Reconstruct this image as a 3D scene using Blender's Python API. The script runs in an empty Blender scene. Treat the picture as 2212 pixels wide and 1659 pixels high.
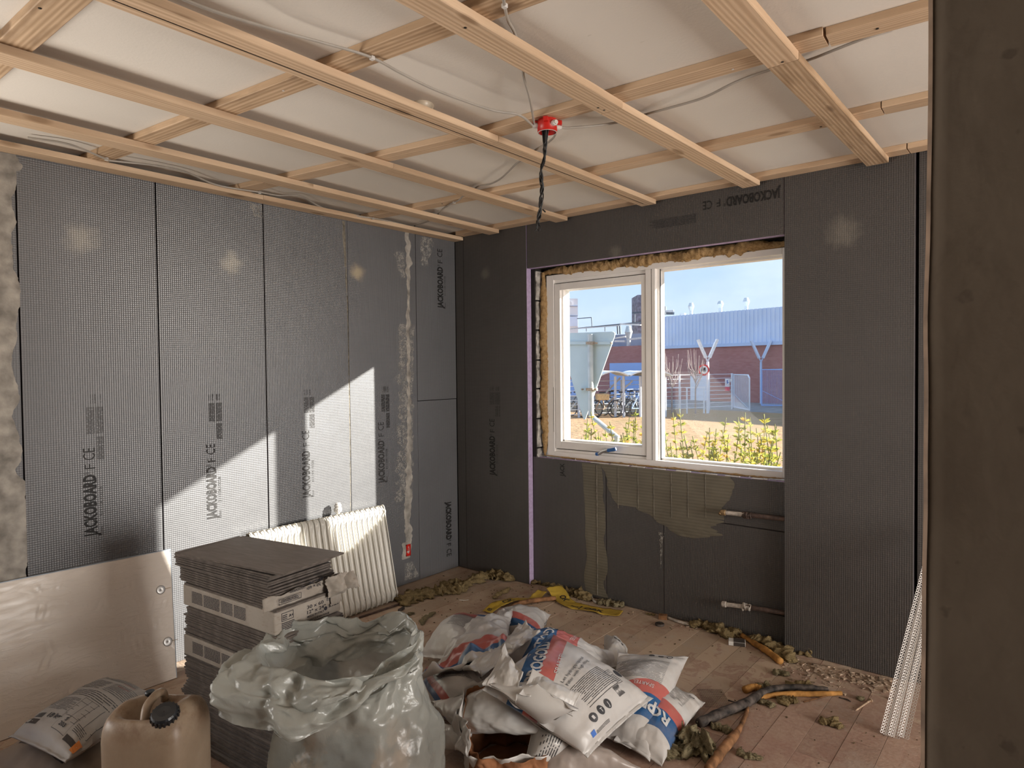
import bpy, bmesh, math, random
import numpy as np
from mathutils import Vector, Matrix, noise
random.seed(7)
PI = math.pi
SC = bpy.context.scene
COL = SC.collection

# ------------------------------------------------------------------ camera
RC = ((0.76954209, -0.00784789, 0.63854787),
      (0.63851225, 0.02565933, -0.76918379),
      (-0.01034824, 0.99963994, 0.02475691))
CP = Vector((3.62508, -3.68910, 1.56164))
FPX = 1423.896
cam_d = bpy.data.cameras.new('camera'); cam_d.sensor_width = 36; cam_d.lens = FPX/2212*36
cam_d.clip_start = 0.03; cam_d.clip_end = 400
cam = bpy.data.objects.new('camera', cam_d); COL.objects.link(cam)
m4 = Matrix.Identity(4)
for i in range(3):
    for j in range(3): m4[i][j] = RC[i][j]
    m4[i][3] = CP[i]
cam.matrix_world = m4
SC.camera = cam

# ------------------------------------------------------------------ world, sun, large lights, exposure
SUN_STRENGTH = 24.0
SKY = 1.38
SC.view_settings.view_transform = 'Standard'
SC.view_settings.look = 'None'
SC.view_settings.exposure = 0.0
SC.view_settings.gamma = 1.0
SC.view_settings.use_curve_mapping = False
try:
    SC.cycles.use_denoising = True
    SC.cycles.max_bounces = 10; SC.cycles.diffuse_bounces = 6; SC.cycles.transparent_max_bounces = 16
    SC.cycles.sample_clamp_indirect = 6.0
    SC.cycles.caustics_reflective = False; SC.cycles.caustics_refractive = False
except Exception: pass

def build_world():
    w = bpy.data.worlds.new('sky'); SC.world = w; w.use_nodes = True
    nt = w.node_tree; nt.nodes.clear()
    tc = nt.nodes.new('ShaderNodeTexCoord'); sep = nt.nodes.new('ShaderNodeSeparateXYZ')
    nt.links.new(tc.outputs['Generated'], sep.inputs[0])
    cr = nt.nodes.new('ShaderNodeValToRGB'); el = cr.color_ramp.elements
    el[0].position = 0.0; el[0].color = (0.62, 0.725, 0.93, 1)
    el[1].position = 1.0; el[1].color = (0.22, 0.42, 0.82, 1)
    e = el.new(0.22); e.color = (0.40, 0.60, 0.93, 1)
    nt.links.new(sep.outputs[2], cr.inputs[0])
    mp = nt.nodes.new('ShaderNodeMapping'); mp.inputs['Scale'].default_value = (1.5, 1.5, 5)
    nt.links.new(tc.outputs['Generated'], mp.inputs[0])
    nz = nt.nodes.new('ShaderNodeTexNoise'); nz.inputs['Scale'].default_value = 2.6; nz.inputs['Detail'].default_value = 5
    nt.links.new(mp.outputs[0], nz.inputs['Vector'])
    c2 = nt.nodes.new('ShaderNodeValToRGB'); c2.color_ramp.elements[0].position = .42; c2.color_ramp.elements[1].position = .75
    nt.links.new(nz.outputs[0], c2.inputs[0])
    mx = nt.nodes.new('ShaderNodeMix'); mx.data_type = 'RGBA'
    mx.inputs[7].default_value = (0.78, 0.87, 0.98, 1)
    mul = nt.nodes.new('ShaderNodeMath'); mul.operation = 'MULTIPLY'; mul.inputs[1].default_value = .75
    nt.links.new(c2.outputs[0], mul.inputs[0]); nt.links.new(mul.outputs[0], mx.inputs[0])
    nt.links.new(cr.outputs[0], mx.inputs[6])
    bg = nt.nodes.new('ShaderNodeBackground'); bg.inputs[1].default_value = SKY
    nt.links.new(mx.outputs[2], bg.inputs[0])
    out = nt.nodes.new('ShaderNodeOutputWorld'); nt.links.new(bg.outputs[0], out.inputs[0])
build_world()

def add_light(name, kind, loc, direction, energy, color=(1, 1, 1), size=(1, 1), spread=None):
    d = bpy.data.lights.new(name, kind); d.energy = energy; d.color = color
    if kind == 'AREA':
        d.shape = 'RECTANGLE'; d.size, d.size_y = size
        if spread: d.spread = spread
    if kind == 'SUN': d.angle = math.radians(0.6)
    o = bpy.data.objects.new(name, d); COL.objects.link(o)
    o.location = loc
    o.rotation_euler = Vector(direction).to_track_quat('-Z', 'Y').to_euler()
    return o
add_light('sun', 'SUN', (6, 9, 6), (-1.0, -1.01, -0.515), SUN_STRENGTH, (1.0, 0.93, 0.85))
# added fill lamps with no known source, set in two unseen openings: one in the left wall behind the
# photographer's left, one in the right wall behind the plastered pier
add_light('fill_light_left', 'AREA', (-0.02, -4.55, 1.0), (1.0, 0.15, 1.20), 86, (1.0, 0.91, 0.80), (1.7, 1.5))
add_light('fill_light_right', 'AREA', (8.10, -1.55, 1.10), (-1.0, -0.22, -0.03), 300, (1.0, 0.94, 0.87), (2.0, 1.7))

# ------------------------------------------------------------------ projection helpers (plane intersections)
def ray(px, py):
    v = (px-1106.0, -(py-829.5), -FPX)
    return Vector([sum(RC[i][k]*v[k] for k in range(3)) for i in range(3)])
def on(px, py, ax, val):
    d = ray(px, py); t = (val-CP[ax])/d[ax]; return CP + d*t
def onp(px, py, P0, Nn):
    d = ray(px, py); t = (Vector(P0)-CP).dot(Vector(Nn))/d.dot(Vector(Nn)); return CP + d*t

# ------------------------------------------------------------------ materials
class NB:
    """small node-graph helper"""
    def __init__(s, name):
        s.m = bpy.data.materials.new(name); s.m.use_nodes = True; s.t = s.m.node_tree
        s.b = s.t.nodes['Principled BSDF']; s.out = s.t.nodes['Material Output']
        s.tc = s.t.nodes.new('ShaderNodeTexCoord')
    def n(s, kind, ins=None, **kw):
        nd = s.t.nodes.new(kind)
        for k, v in kw.items(): setattr(nd, k, v)
        for k, v in (ins or {}).items(): s.set(nd.inputs[k], v)
        return nd
    def set(s, sock, v):
        if isinstance(v, bpy.types.NodeSocket): s.t.links.new(v, sock)
        elif isinstance(v, bpy.types.Node): s.t.links.new(v.outputs[0], sock)
        elif isinstance(v, (tuple, list)) and len(v) == 3 and sock.type == 'RGBA': sock.default_value = (*v, 1)
        else: sock.default_value = v
    def map(s, scale=(1, 1, 1), rot=(0, 0, 0), loc=(0, 0, 0), src='Object'):
        return s.n('ShaderNodeMapping', {'Vector': s.tc.outputs[src], 'Scale': scale, 'Rotation': rot, 'Location': loc})
    def noise(s, vec, scale, detail=3, rough=.5, dist=0):
        return s.n('ShaderNodeTexNoise', {'Vector': vec, 'Scale': scale, 'Detail': detail, 'Roughness': rough, 'Distortion': dist})
    def ramp(s, fac, stops, interp='LINEAR'):
        r = s.n('ShaderNodeValToRGB', {'Fac': fac}); r.color_ramp.interpolation = interp
        el = r.color_ramp.elements
        while len(el) < len(stops): el.new(.5)
        for e, (p, c) in zip(el, stops):
            e.position = p; e.color = (c, c, c, 1) if isinstance(c, (int, float)) else (*c, 1)
        return r
    def mix(s, f, a, b, blend='MIX'):
        nd = s.n('ShaderNodeMix', data_type='RGBA', blend_type=blend)
        s.set(nd.inputs[0], f); s.set(nd.inputs[6], a); s.set(nd.inputs[7], b); return nd.outputs[2]
    def math(s, op, a, b=0.0, c=0.0):
        nd = s.n('ShaderNodeMath', operation=op); s.set(nd.inputs[0], a); s.set(nd.inputs[1], b)
        if op in ('MULTIPLY_ADD', 'SMOOTH_MIN'): s.set(nd.inputs[2], c)
        return nd.outputs[0]
    def bump(s, h, strength=.3, dist=.01, normal=None):
        nd = s.n('ShaderNodeBump', {'Height': h, 'Strength': strength, 'Distance': dist})
        if normal: s.set(nd.inputs['Normal'], normal)
        return nd.outputs[0]
    def fin(s, color=None, rough=None, spec=None, normal=None, **kw):
        if color is not None: s.set(s.b.inputs['Base Color'], color)
        if rough is not None: s.set(s.b.inputs['Roughness'], rough)
        if spec is not None: s.set(s.b.inputs['Specular IOR Level'], spec)
        if normal is not None: s.set(s.b.inputs['Normal'], normal)
        for k, v in kw.items(): s.set(s.b.inputs[k], v)
        return s.m
    def rnd(s):
        return s.n('ShaderNodeObjectInfo').outputs['Random']

def plain(name, color, rough=.6, spec=.4, metal=0.0, nscale=18, namp=.12, bump=0.0, bscale=60):
    b = NB(name)
    nz = b.noise(b.map(), nscale, 4)
    dark = tuple(c*(1-namp*1.6) for c in color); lite = tuple(min(1, c*(1+namp)) for c in color)
    col = b.ramp(nz, [(.3, dark), (.7, lite)])
    kw = {}
    if bump: kw['normal'] = b.bump(b.noise(b.map(), bscale, 5), bump, .004)
    return b.fin(col, rough, spec, Metallic=metal, **kw)

def wood_mat(name, c_lo, c_hi, c_knot, dirt=0.0):
    b = NB(name); r = b.rnd()
    off = b.n('ShaderNodeCombineXYZ', {0: b.math('MULTIPLY', r, 37.0), 1: b.math('MULTIPLY', r, 11.0), 2: b.math('MULTIPLY', r, 5.0)})
    vec = b.n('ShaderNodeVectorMath', {0: b.tc.outputs['Object'], 1: off}, operation='ADD')
    st = b.n('ShaderNodeMapping', {'Vector': vec, 'Scale': (1.1, 14, 14)})
    n1 = b.noise(st, 2.2, 4, .55, .6)
    # wood rings: warped bands across the width
    wv = b.n('ShaderNodeTexWave', {'Vector': b.n('ShaderNodeMapping', {'Vector': vec, 'Scale': (.55, 9, 6)}), 'Scale': 2.1, 'Distortion': 13.0, 'Detail': 2.0, 'Detail Scale': .42}, bands_direction='Y')
    fine = b.noise(b.n('ShaderNodeMapping', {'Vector': vec, 'Scale': (4, 160, 160)}), 1.0, 3)
    f = b.math('ADD', b.math('MULTIPLY', wv.outputs['Fac'], .42), b.math('MULTIPLY', n1, .6))
    col = b.ramp(f, [(.18, c_lo), (.85, c_hi)])
    vo = b.n('ShaderNodeTexVoronoi', {'Vector': b.n('ShaderNodeMapping', {'Vector': vec, 'Scale': (2.6, 8, 8)}), 'Scale': 1.0})
    kn = b.ramp(vo.outputs['Distance'], [(.0, 1.0), (.10, 1.0), (.165, 0.0)])
    col = b.mix(b.math('MULTIPLY', kn, .75), col, c_knot)
    col = b.mix(b.math('MULTIPLY', b.ramp(fine, [(.45, 0.0), (.75, 1.0)]), .22), col, c_lo)
    tint = b.n('ShaderNodeHueSaturation', {'Value': b.math('MULTIPLY_ADD', r, .16, .92), 'Color': col})
    colf = tint.outputs[0]
    if dirt:
        dn = b.noise(b.n('ShaderNodeMapping', {'Vector': vec, 'Scale': (1.4, 9, 9)}), 3.0, 5)
        colf = b.mix(b.math('MULTIPLY', b.ramp(dn, [(.5, 0.0), (.72, 1.0)]), dirt), colf, c_knot)
    return b.fin(colf, .62, .3, b.bump(b.math('ADD', fine, wv.outputs['Fac']), .18, .002))

M = {}
M['wood'] = wood_mat('planed_pine', (.44, .30, .19), (.66, .49, .335), (.25, .15, .08))
M['wood_rough'] = wood_mat('weathered_pine', (.36, .235, .135), (.62, .45, .30), (.17, .10, .055), .5)

def board_mat(name, color, smudges=(), coat=0.0):
    """fibre-cement faced insulation board: fine square mesh relief, dust, soft pale fixing marks"""
    b = NB(name)
    geo = b.n('ShaderNodeNewGeometry')
    g = b.n('ShaderNodeSeparateXYZ', {0: geo.outputs['Position']})
    def lines(sock, per):
        w = b.math('FRACT', b.math('MULTIPLY', sock, 1/per)); w = b.math('ABSOLUTE', b.math('SUBTRACT', w, .5))
        return b.ramp(w, [(.0, 1.0), (.5, 0.0)])
    hx = b.math('ADD', g.outputs[0], g.outputs[1])
    grid = b.math('ADD', b.math('MULTIPLY', lines(hx, .0105), .9), b.math('MULTIPLY', lines(g.outputs[2], .0105), .5))
    big = b.noise(geo.outputs['Position'], 1.6, 4, .6)
    patch = b.noise(geo.outputs['Position'], 7.0, 4, .6)
    sp = b.noise(geo.outputs['Position'], 160, 2)
    c0 = tuple(c*.80 for c in color); c1 = tuple(c*1.18 for c in color)
    col = b.ramp(big, [(.3, c0), (.7, c1)])
    col = b.mix(b.math('MULTIPLY', b.ramp(patch, [(.35, 0.0), (.8, 1.0)]), .35), col, tuple(c*1.5 for c in color))
    col = b.mix(b.math('MULTIPLY', grid, .50), col, tuple(c*1.75 for c in color))
    dn = b.ramp(sp, [(.70, 0.0), (.78, 1.0)])
    col = b.mix(b.math('MULTIPLY', dn, .18), col, (.3, .29, .27))
    for (P, rad, amt, c) in smudges:
        dv = b.n('ShaderNodeVectorMath', {0: geo.outputs['Position'], 1: tuple(P)}, operation='DISTANCE')
        wob = b.math('ADD', dv.outputs['Value'], b.math('MULTIPLY', b.math('SUBTRACT', b.noise(geo.outputs['Position'], 18, 3), .5), rad*.9))
        mk = b.ramp(b.math('MULTIPLY', wob, 1/rad), [(.12, 1.0), (1.0, 0.0)], 'EASE')
        col = b.mix(b.math('MULTIPLY', mk, amt), col, c)
    nrm = b.bump(grid, .45, .0025)
    nrm = b.bump(big, .25, .02, nrm)
    return b.fin(col, .48, .55, nrm, **{'Coat Weight': coat, 'Coat IOR': 1.6, 'Coat Roughness': .34, 'Coat Normal': nrm})
def smudge(px, py, ax, rad, amt, c=(.42, .385, .315)): return (on(px, py, ax, 0.0), rad, amt, c)
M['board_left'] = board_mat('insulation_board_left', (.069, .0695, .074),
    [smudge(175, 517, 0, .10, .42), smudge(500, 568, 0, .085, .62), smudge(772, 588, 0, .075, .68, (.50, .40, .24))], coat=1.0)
M['board_win'] = board_mat('insulation_board_window_shaded', (.052, .0475, .0455),  # same boards as the left wall, darkened to carry this wall's shade
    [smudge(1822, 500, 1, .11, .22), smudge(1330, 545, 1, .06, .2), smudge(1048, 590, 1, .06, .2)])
M['board_edge'] = plain('violet_foam_edge', (.42, .33, .50), .75, .2, nscale=60, namp=.10, bump=.3, bscale=90)
M['gap_dark'] = plain('shadow_gap_backing', (.03, .028, .026), .9, .1)
M['print'] = plain('board_print_ink', (.018, .017, .017), .6, .3, nscale=120, namp=.3)
M['print_soft'] = plain('board_print_ink_faint', (.052, .05, .05), .6, .3, nscale=90, namp=.4)

def ceiling_mat():
    b = NB('plastered_ceiling')
    sp = b.noise(b.map(), 90, 4, .6); big = b.noise(b.map(), 1.2, 3)
    col = b.ramp(big, [(.3, (.66, .615, .555)), (.7, (.73, .685, .625))])
    sk = b.ramp(b.noise(b.map((9, 30, 1)), 1.0, 5), [(.74, 0.0), (.78, 1.0)])
    col = b.mix(b.math('MULTIPLY', sk, .35), col, (.30, .26, .22))
    return b.fin(col, .85, .2, b.bump(sp, .25, .003))
M['ceiling'] = ceiling_mat()

def floor_mat():
    b = NB('dusty_floor_boards'); geo = b.n('ShaderNodeNewGeometry'); P = geo.outputs['Position']
    wx = b.noise(P, 1.3, 5, .6, .5); sm = b.noise(P, 9, 5, .65, .8); fine = b.noise(P, 60, 4, .6)
    gx = b.n('ShaderNodeSeparateXYZ', {0: P})
    red = (.31, .175, .135); dust = (.46, .355, .265); grey = (.44, .385, .33)
    dirt = b.ramp(sm, [(.30, red), (.46, (.38, .265, .20)), (.62, dust)])
    col = b.mix(b.ramp(wx, [(.38, 0.0), (.62, 1.0)]), dirt, dust)
    # bare red paint shows through more near the open side of the room
    k = b.math('MULTIPLY_ADD', gx.outputs[0], .33, b.math('MULTIPLY', gx.outputs[1], -.30))
    k = b.ramp(b.math('ADD', k, b.math('MULTIPLY', b.math('SUBTRACT', sm, .5), 2.2)), [(.95, 0.0), (1.45, 1.0)])
    redm = b.ramp(fine, [(.35, (.26, .135, .105)), (.65, (.36, .235, .19))])
    col = b.mix(b.math('MULTIPLY', k, .55), col, redm)
    col = b.mix(b.ramp(b.noise(P, 3.1, 6, .7), [(.55, 0.0), (.72, .75)]), col, grey)
    rv = b.rnd()
    col = b.n('ShaderNodeHueSaturation', {'Value': b.math('MULTIPLY_ADD', rv, .22, .86), 'Color': col}).outputs[0]
    cr = b.ramp(b.noise(P, 140, 3, .7), [(.66, 0.0), (.74, 1.0)])
    col = b.mix(b.math('MULTIPLY', cr, .6), col, (.13, .085, .055))
    return b.fin(col, .78, .25, b.bump(b.math('ADD', sm, fine), .35, .006))
M['floor'] = floor_mat()
M['floor_under'] = plain('floor_gap_dirt', (.06, .045, .035), .95, .1)

def plaster_pier_mat():
    b = NB('stained_pier_plaster'); P = b.n('ShaderNodeNewGeometry').outputs['Position']
    big = b.noise(P, 2.4, 6, .6, .5); col = b.ramp(big, [(.3, (.135, .105, .078)), (.7, (.185, .148, .112))])
    st = b.noise(b.n('ShaderNodeMapping', {'Vector': P, 'Scale': (1.3, 1.3, .8), 'Location': (3, 1, 5)}), 5.5, 5, .62, .8)
    z = b.n('ShaderNodeSeparateXYZ', {0: P}).outputs[2]
    low = b.ramp(z, [(.55, 1.0), (1.0, .35)])
    k = b.ramp(st, [(.60, 0.0), (.70, 1.0)])
    col = b.mix(b.math('MULTIPLY', b.math('MULTIPLY', k, .80), low), col, (.07, .052, .038))
    dots = b.ramp(b.noise(P, 26, 3, .5), [(.70, 0.0), (.76, 1.0)])
    col = b.mix(b.math('MULTIPLY', dots, .5), col, (.07, .052, .04))
    return b.fin(col, .8, .25, b.bump(b.noise(P, 14, 5), .4, .01))
M['pier'] = plaster_pier_mat()
M['pier_bead'] = plain('pier_corner_bead', (.30, .21, .15), .6, .3, namp=.3)
M['plaster'] = plain('rough_plaster', (.36, .335, .30), .9, .15, nscale=14, namp=.28, bump=.5, bscale=60)
M['skim'] = None
def skim_mat():
    b = NB('thin_adhesive_skim'); P = b.n('ShaderNodeNewGeometry').outputs['Position']
    a = b.noise(P, 6, 4); col = b.ramp(a, [(.3, (.105, .092, .068)), (.7, (.150, .134, .10))])
    g = b.n('ShaderNodeSeparateXYZ', {0: P})
    ln = b.ramp(b.math('ABSOLUTE', b.math('SUBTRACT', b.math('FRACT', b.math('MULTIPLY', g.outputs[2], 52.0)), .5)), [(0.0, 1.0), (.5, 0.0)])
    col = b.mix(b.math('MULTIPLY', ln, .20), col, (.30, .27, .21))
    return b.fin(col, .55, .35, b.bump(a, .4, .01))
M['skim'] = skim_mat()
def brushed_mat():
    b = NB('dry_brushed_plaster'); P = b.n('ShaderNodeNewGeometry').outputs['Position']
    g = b.n('ShaderNodeSeparateXYZ', {0: P}); hx = b.math('ADD', g.outputs[0], g.outputs[1])
    n1 = b.noise(P, 26, 4, .7); n2 = b.noise(P, 95, 3, .6)
    a = b.ramp(b.math('ADD', b.math('MULTIPLY', n1, .6), b.math('MULTIPLY', n2, .5)), [(.50, 0.0), (.60, 1.0)])
    return b.fin((.36, .345, .32), .9, .1, Alpha=b.math('MULTIPLY', a, .75))
M['brushed'] = brushed_mat()
M['joint_filler'] = plain('joint_filler', (.20, .18, .145), .8, .2, nscale=40, namp=.3)
M['block'] = plain('concrete_block', (.40, .38, .35), .95, .1, nscale=25, namp=.4, bump=.9, bscale=50)
M['mortar'] = plain('dark_mortar', (.07, .06, .05), .95, .1, bump=.5)
M['white_paint'] = plain('white_window_paint', (.86, .84, .815), .32, .45, nscale=5, namp=.03)
M['gasket'] = plain('black_gasket', (.02, .02, .02), .5, .3)
M['blue_plastic'] = plain('blue_plastic', (.02, .12, .38), .35, .5, namp=.05)
M['grey_metal'] = plain('satin_grey_metal', (.42, .41, .40), .35, .5, .7, namp=.05)
M['cable'] = plain('grey_cable_sheath', (.36, .325, .285), .45, .4, namp=.06)
M['black_wire'] = plain('black_wire', (.012, .012, .012), .4, .5)
M['red_box'] = plain('red_box_plastic', (.55, .018, .012), .38, .5, namp=.05)
M['pale_plastic'] = plain('pale_plastic', (.62, .60, .57), .4, .4, namp=.05)
M['screw'] = plain('dark_screw', (.05, .045, .04), .4, .6, .7)
M['ceramic'] = plain('old_ceramic', (.55, .47, .36), .35, .5, namp=.3)

def glass_mat():
    b = NB('window_glass'); t = b.t
    tr = b.n('ShaderNodeBsdfTransparent', {'Color': (.96, .975, .97)})
    gl = b.n('ShaderNodeBsdfGlossy', {'Roughness': .02})
    fr = b.n('ShaderNodeFresnel', {'IOR': 1.45})
    f = b.math('MULTIPLY', fr.outputs[0], .2)
    # dusty film on the pane, thickened to add an even washed-out haze
    dn = b.ramp(b.noise(b.map(), 3.0, 5, .6), [(.40, .03), (.9, .085)])
    df = b.n('ShaderNodeBsdfDiffuse', {'Color': (.8, .8, .8)})
    m1 = b.n('ShaderNodeMixShader', {0: f, 1: tr, 2: gl}); m2 = b.n('ShaderNodeMixShader', {0: dn, 1: m1, 2: df})
    t.links.new(m2.outputs[0], b.out.inputs[0]); return b.m
M['glass'] = glass_mat()

def wool_mat(name, c0, c1):
    b = NB(name); mp = b.map((1, 1, 1)); a = b.noise(mp, 22, 6, .7, 1.2); f = b.noise(b.map((40, 90, 220)), 1.5, 4, .7)
    col = b.ramp(b.math('ADD', b.math('MULTIPLY', a, .7), b.math('MULTIPLY', f, .4)), [(.32, c0), (.68, c1)])
    return b.fin(col, .95, .08, b.bump(b.math('ADD', a, f), 1.0, .012))
M['wool_gold'] = wool_mat('golden_mineral_wool', (.30, .16, .05), (.74, .50, .25))
M['wool'] = wool_mat('olive_mineral_wool', (.095, .062, .026), (.42, .32, .165))
M['wool_grey'] = wool_mat('dusty_mineral_wool', (.12, .095, .05), (.40, .34, .21))

# ------------------------------------------------------------------ object helpers
def tag(o, label=None, cat=None, group=None, kind=None):
    if label: o['label'] = label
    if cat: o['category'] = cat
    if group: o['group'] = group
    if kind: o['kind'] = kind
    return o
def empty(name, loc, label=None, cat=None, group=None, kind=None):
    o = bpy.data.objects.new(name, None); COL.objects.link(o); o.location = loc
    o.empty_display_size = .05
    return tag(o, label, cat, group, kind)
def mk(name, verts, faces, mat, parent=None, smooth=False, origin=None, uv=None, mats=None, fm=None):
    """verts in world coordinates; origin = object location (or the parent's)"""
    V = [Vector(v) for v in verts]
    if parent is not None: base = Vector(parent.get('_wl', tuple(parent.location)))
    else: base = Vector((0, 0, 0))
    if origin is None: origin = base if parent is not None else Vector((0, 0, 0))
    origin = Vector(origin)
    me = bpy.data.meshes.new(name)
    me.from_pydata([tuple(v-origin) for v in V], [], faces); me.update()
    for mm in (mats or [mat]): me.materials.append(mm)
    if fm is not None: me.polygons.foreach_set('material_index', fm)
    if smooth: me.polygons.foreach_set('use_smooth', [True]*len(me.polygons))
    if uv is not None:
        ul = me.uv_layers.new(name='UVMap')
        li = np.empty(len(me.loops), dtype=np.int32); me.loops.foreach_get('vertex_index', li)
        ul.data.foreach_set('uv', np.asarray(uv, dtype=np.float32)[li].ravel())
    o = bpy.data.objects.new(name, me); COL.objects.link(o)
    if parent is not None: o.parent = parent; o.location = origin-base; o['_wl'] = tuple(origin)
    else: o.location = origin
    return o

BOXF = [(0, 3, 2, 1), (4, 5, 6, 7), (0, 1, 5, 4), (1, 2, 6, 5), (2, 3, 7, 6), (3, 0, 4, 7)]
class MB:
    def __init__(s): s.v = []; s.f = []; s.mi = []; s.cur = 0
    def add(s, vs, fs):
        n = len(s.v); s.v += [Vector(v) for v in vs]; s.f += [tuple(i+n for i in f) for f in fs]; s.mi += [s.cur]*len(fs); return s
    def box(s, x0, x1, y0, y1, z0, z1):
        return s.add([(x0, y0, z0), (x1, y0, z0), (x1, y1, z0), (x0, y1, z0), (x0, y0, z1), (x1, y0, z1), (x1, y1, z1), (x0, y1, z1)], BOXF)
    def obox(s, c, ax, ay, az):
        c, ax, ay, az = map(Vector, (c, ax, ay, az))
        vs = [c+sx*ax+sy*ay+sz*az for sz in (-1, 1) for sx, sy in ((-1, -1), (1, -1), (1, 1), (-1, 1))]
        return s.add(vs, BOXF)
    def bar(s, p, q, w, h=None, up=(0, 0, 1)):
        p, q = Vector(p), Vector(q); h = h or w; d = (q-p); a = d.normalized(); u = Vector(up)
        if abs(a.dot(u)) > .98: u = Vector((1, 0, 0))
        b = a.cross(u).normalized(); c = b.cross(a)
        return s.obox((p+q)/2, d/2, b*w/2, c*h/2)
    def tube(s, pts, r, n=8, cap=True):
        P = [Vector(p) for p in pts]; k = len(P)
        R = r if isinstance(r, (list, tuple)) else [r]*k
        base = len(s.v); u = None
        for i, p in enumerate(P):
            t = (P[min(i+1, k-1)]-P[max(i-1, 0)]).normalized()
            if u is None: u = t.orthogonal().normalized()
            u = (u-t*u.dot(t)).normalized(); w = t.cross(u)
            for j in range(n):
                a = 2*PI*j/n; s.v.append(p+(u*math.cos(a)+w*math.sin(a))*R[i])
        for i in range(k-1):
            for j in range(n):
                a = base+i*n+j; b = base+i*n+(j+1) % n; s.f.append((a, b, b+n, a+n)); s.mi.append(s.cur)
        if cap:
            s.f.append(tuple(base+j for j in reversed(range(n)))); s.mi.append(s.cur)
            s.f.append(tuple(base+(k-1)*n+j for j in range(n))); s.mi.append(s.cur)
        return s
    def lathe(s, c, prof, n=20, axis=(0, 0, 1), cap=True):
        c = Vector(c); a = Vector(axis).normalized(); u = a.orthogonal().normalized(); w = a.cross(u); base = len(s.v)
        for (r, h) in prof:
            for j in range(n):
                t = 2*PI*j/n; s.v.append(c+a*h+(u*math.cos(t)+w*math.sin(t))*r)
        for i in range(len(prof)-1):
            for j in range(n):
                p = base+i*n+j; q = base+i*n+(j+1) % n; s.f.append((p, q, q+n, p+n)); s.mi.append(s.cur)
        if cap:
            s.f.append(tuple(base+j for j in reversed(range(n)))); s.mi.append(s.cur)
            k = len(prof)-1; s.f.append(tuple(base+k*n+j for j in range(n))); s.mi.append(s.cur)
        return s
    def poly_prism(s, pts, n, t):
        """extrude a convex/concave planar outline pts by vector n*t"""
        k = len(pts); d = Vector(n)*t
        vs = [Vector(p) for p in pts]+[Vector(p)+d for p in pts]
        fs = [tuple(reversed(range(k))), tuple(range(k, 2*k))]+[(i, (i+1) % k, (i+1) % k+k, i+k) for i in range(k)]
        return s.add(vs, fs)
    def build(s, name, mat, parent=None, smooth=False, origin=None, mats=None, bevel=0.0):
        if parent is None and origin is None:
            xs = [v.x for v in s.v]; ys = [v.y for v in s.v]; zs = [v.z for v in s.v]
            origin = ((min(xs)+max(xs))/2, (min(ys)+max(ys))/2, min(zs))
        o = mk(name, s.v, s.f, mat, parent, smooth, origin, mats=mats, fm=s.mi if mats else None)
        if bevel:
            md = o.modifiers.new('bevel', 'BEVEL'); md.width = bevel; md.segments = 2; md.limit_method = 'ANGLE'
        return o
def S(o, kind='structure'): o['kind'] = kind; return o

def smooth_path(pts, per=8):
    P = [Vector(p) for p in pts]; out = []
    P = [P[0]*2-P[1]]+P+[P[-1]*2-P[-2]]
    for i in range(1, len(P)-2):
        for k in range(per):
            t = k/per; a, b, c, d = P[i-1], P[i], P[i+1], P[i+2]
            out.append(.5*((2*b)+(c-a)*t+(2*a-5*b+4*c-d)*t*t+(3*b-a-3*c+d)*t**3))
    out.append(P[-2]); return out

_TC = {}
def text_geo(s, bold=0.0):
    """triangulated text outline, height ~1 units of the font size; returns verts (2D) and faces"""
    key = (s, bold)
    if key in _TC: return _TC[key]
    cu = bpy.data.curves.new('t', 'FONT'); cu.body = s; cu.size = 1.0; cu.offset = bold; cu.resolution_u = 2
    cu.align_x = 'LEFT'
    o = bpy.data.objects.new('t', cu); COL.objects.link(o)
    dg = bpy.context.evaluated_depsgraph_get(); dg.update()
    me = bpy.data.meshes.new_from_object(o.evaluated_get(dg))
    bpy.data.objects.remove(o); bpy.data.curves.remove(cu)
    vs = [(v.co.x, v.co.y) for v in me.vertices]; fs = [tuple(p.vertices) for p in me.polygons]
    bpy.data.meshes.remove(me)
    x0 = min(v[0] for v in vs); x1 = max(v[0] for v in vs)
    _TC[key] = ([(v[0]-x0, v[1]) for v in vs], fs, x1-x0); return _TC[key]
def put_text(mb, s, O, D, U, N, width=None, height=None, bold=0.0, off=.0008):
    vs, fs, w = text_geo(s, bold); O, D, U, N = map(Vector, (O, D, U, N))
    sx = (width/w) if width else height/.72; sy = (height/.72) if height else sx
    mb.add([O+D*(x*sx)+U*(y*sy)+N*off for x, y in vs], fs)
# ------------------------------------------------------------------ the room shell
ZC = 2.596; ZB = 2.569; ZL = 2.542; T = 0.026
XR = 8.15; YB = -6.2
# floor: sub floor slab and individual boards running along the left wall
MB().box(-.3, XR+.3, YB-.2, .35, -.20, -.024).build('ground_slab', M['floor_under'], origin=(0, 0, -.2))
flr = bpy.data.objects['ground_slab']; flr.name = 'floor'; S(flr)
rf = random.Random(3); x = -.02; PW = .135
while x < XR:
    y = .1-rf.random()*1.4; ys = [.1]
    while y > YB: ys.append(y); y -= 1.1+rf.random()*1.5
    ys.append(YB)
    for a, b_ in zip(ys[:-1], ys[1:]):
        dz = rf.uniform(-.0012, .0006)
        p = MB().box(x+.0009, x+PW-.0009, b_+.001, a-.001, -.022, dz).build('floor_board', M['floor'], flr)
    x += PW

# ceiling
o = MB().box(-.3, XR+.3, YB-.2, .35, ZC, ZC+.15).build('ceiling', M['ceiling'], origin=(0, 0, ZC)); S(o)

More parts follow.
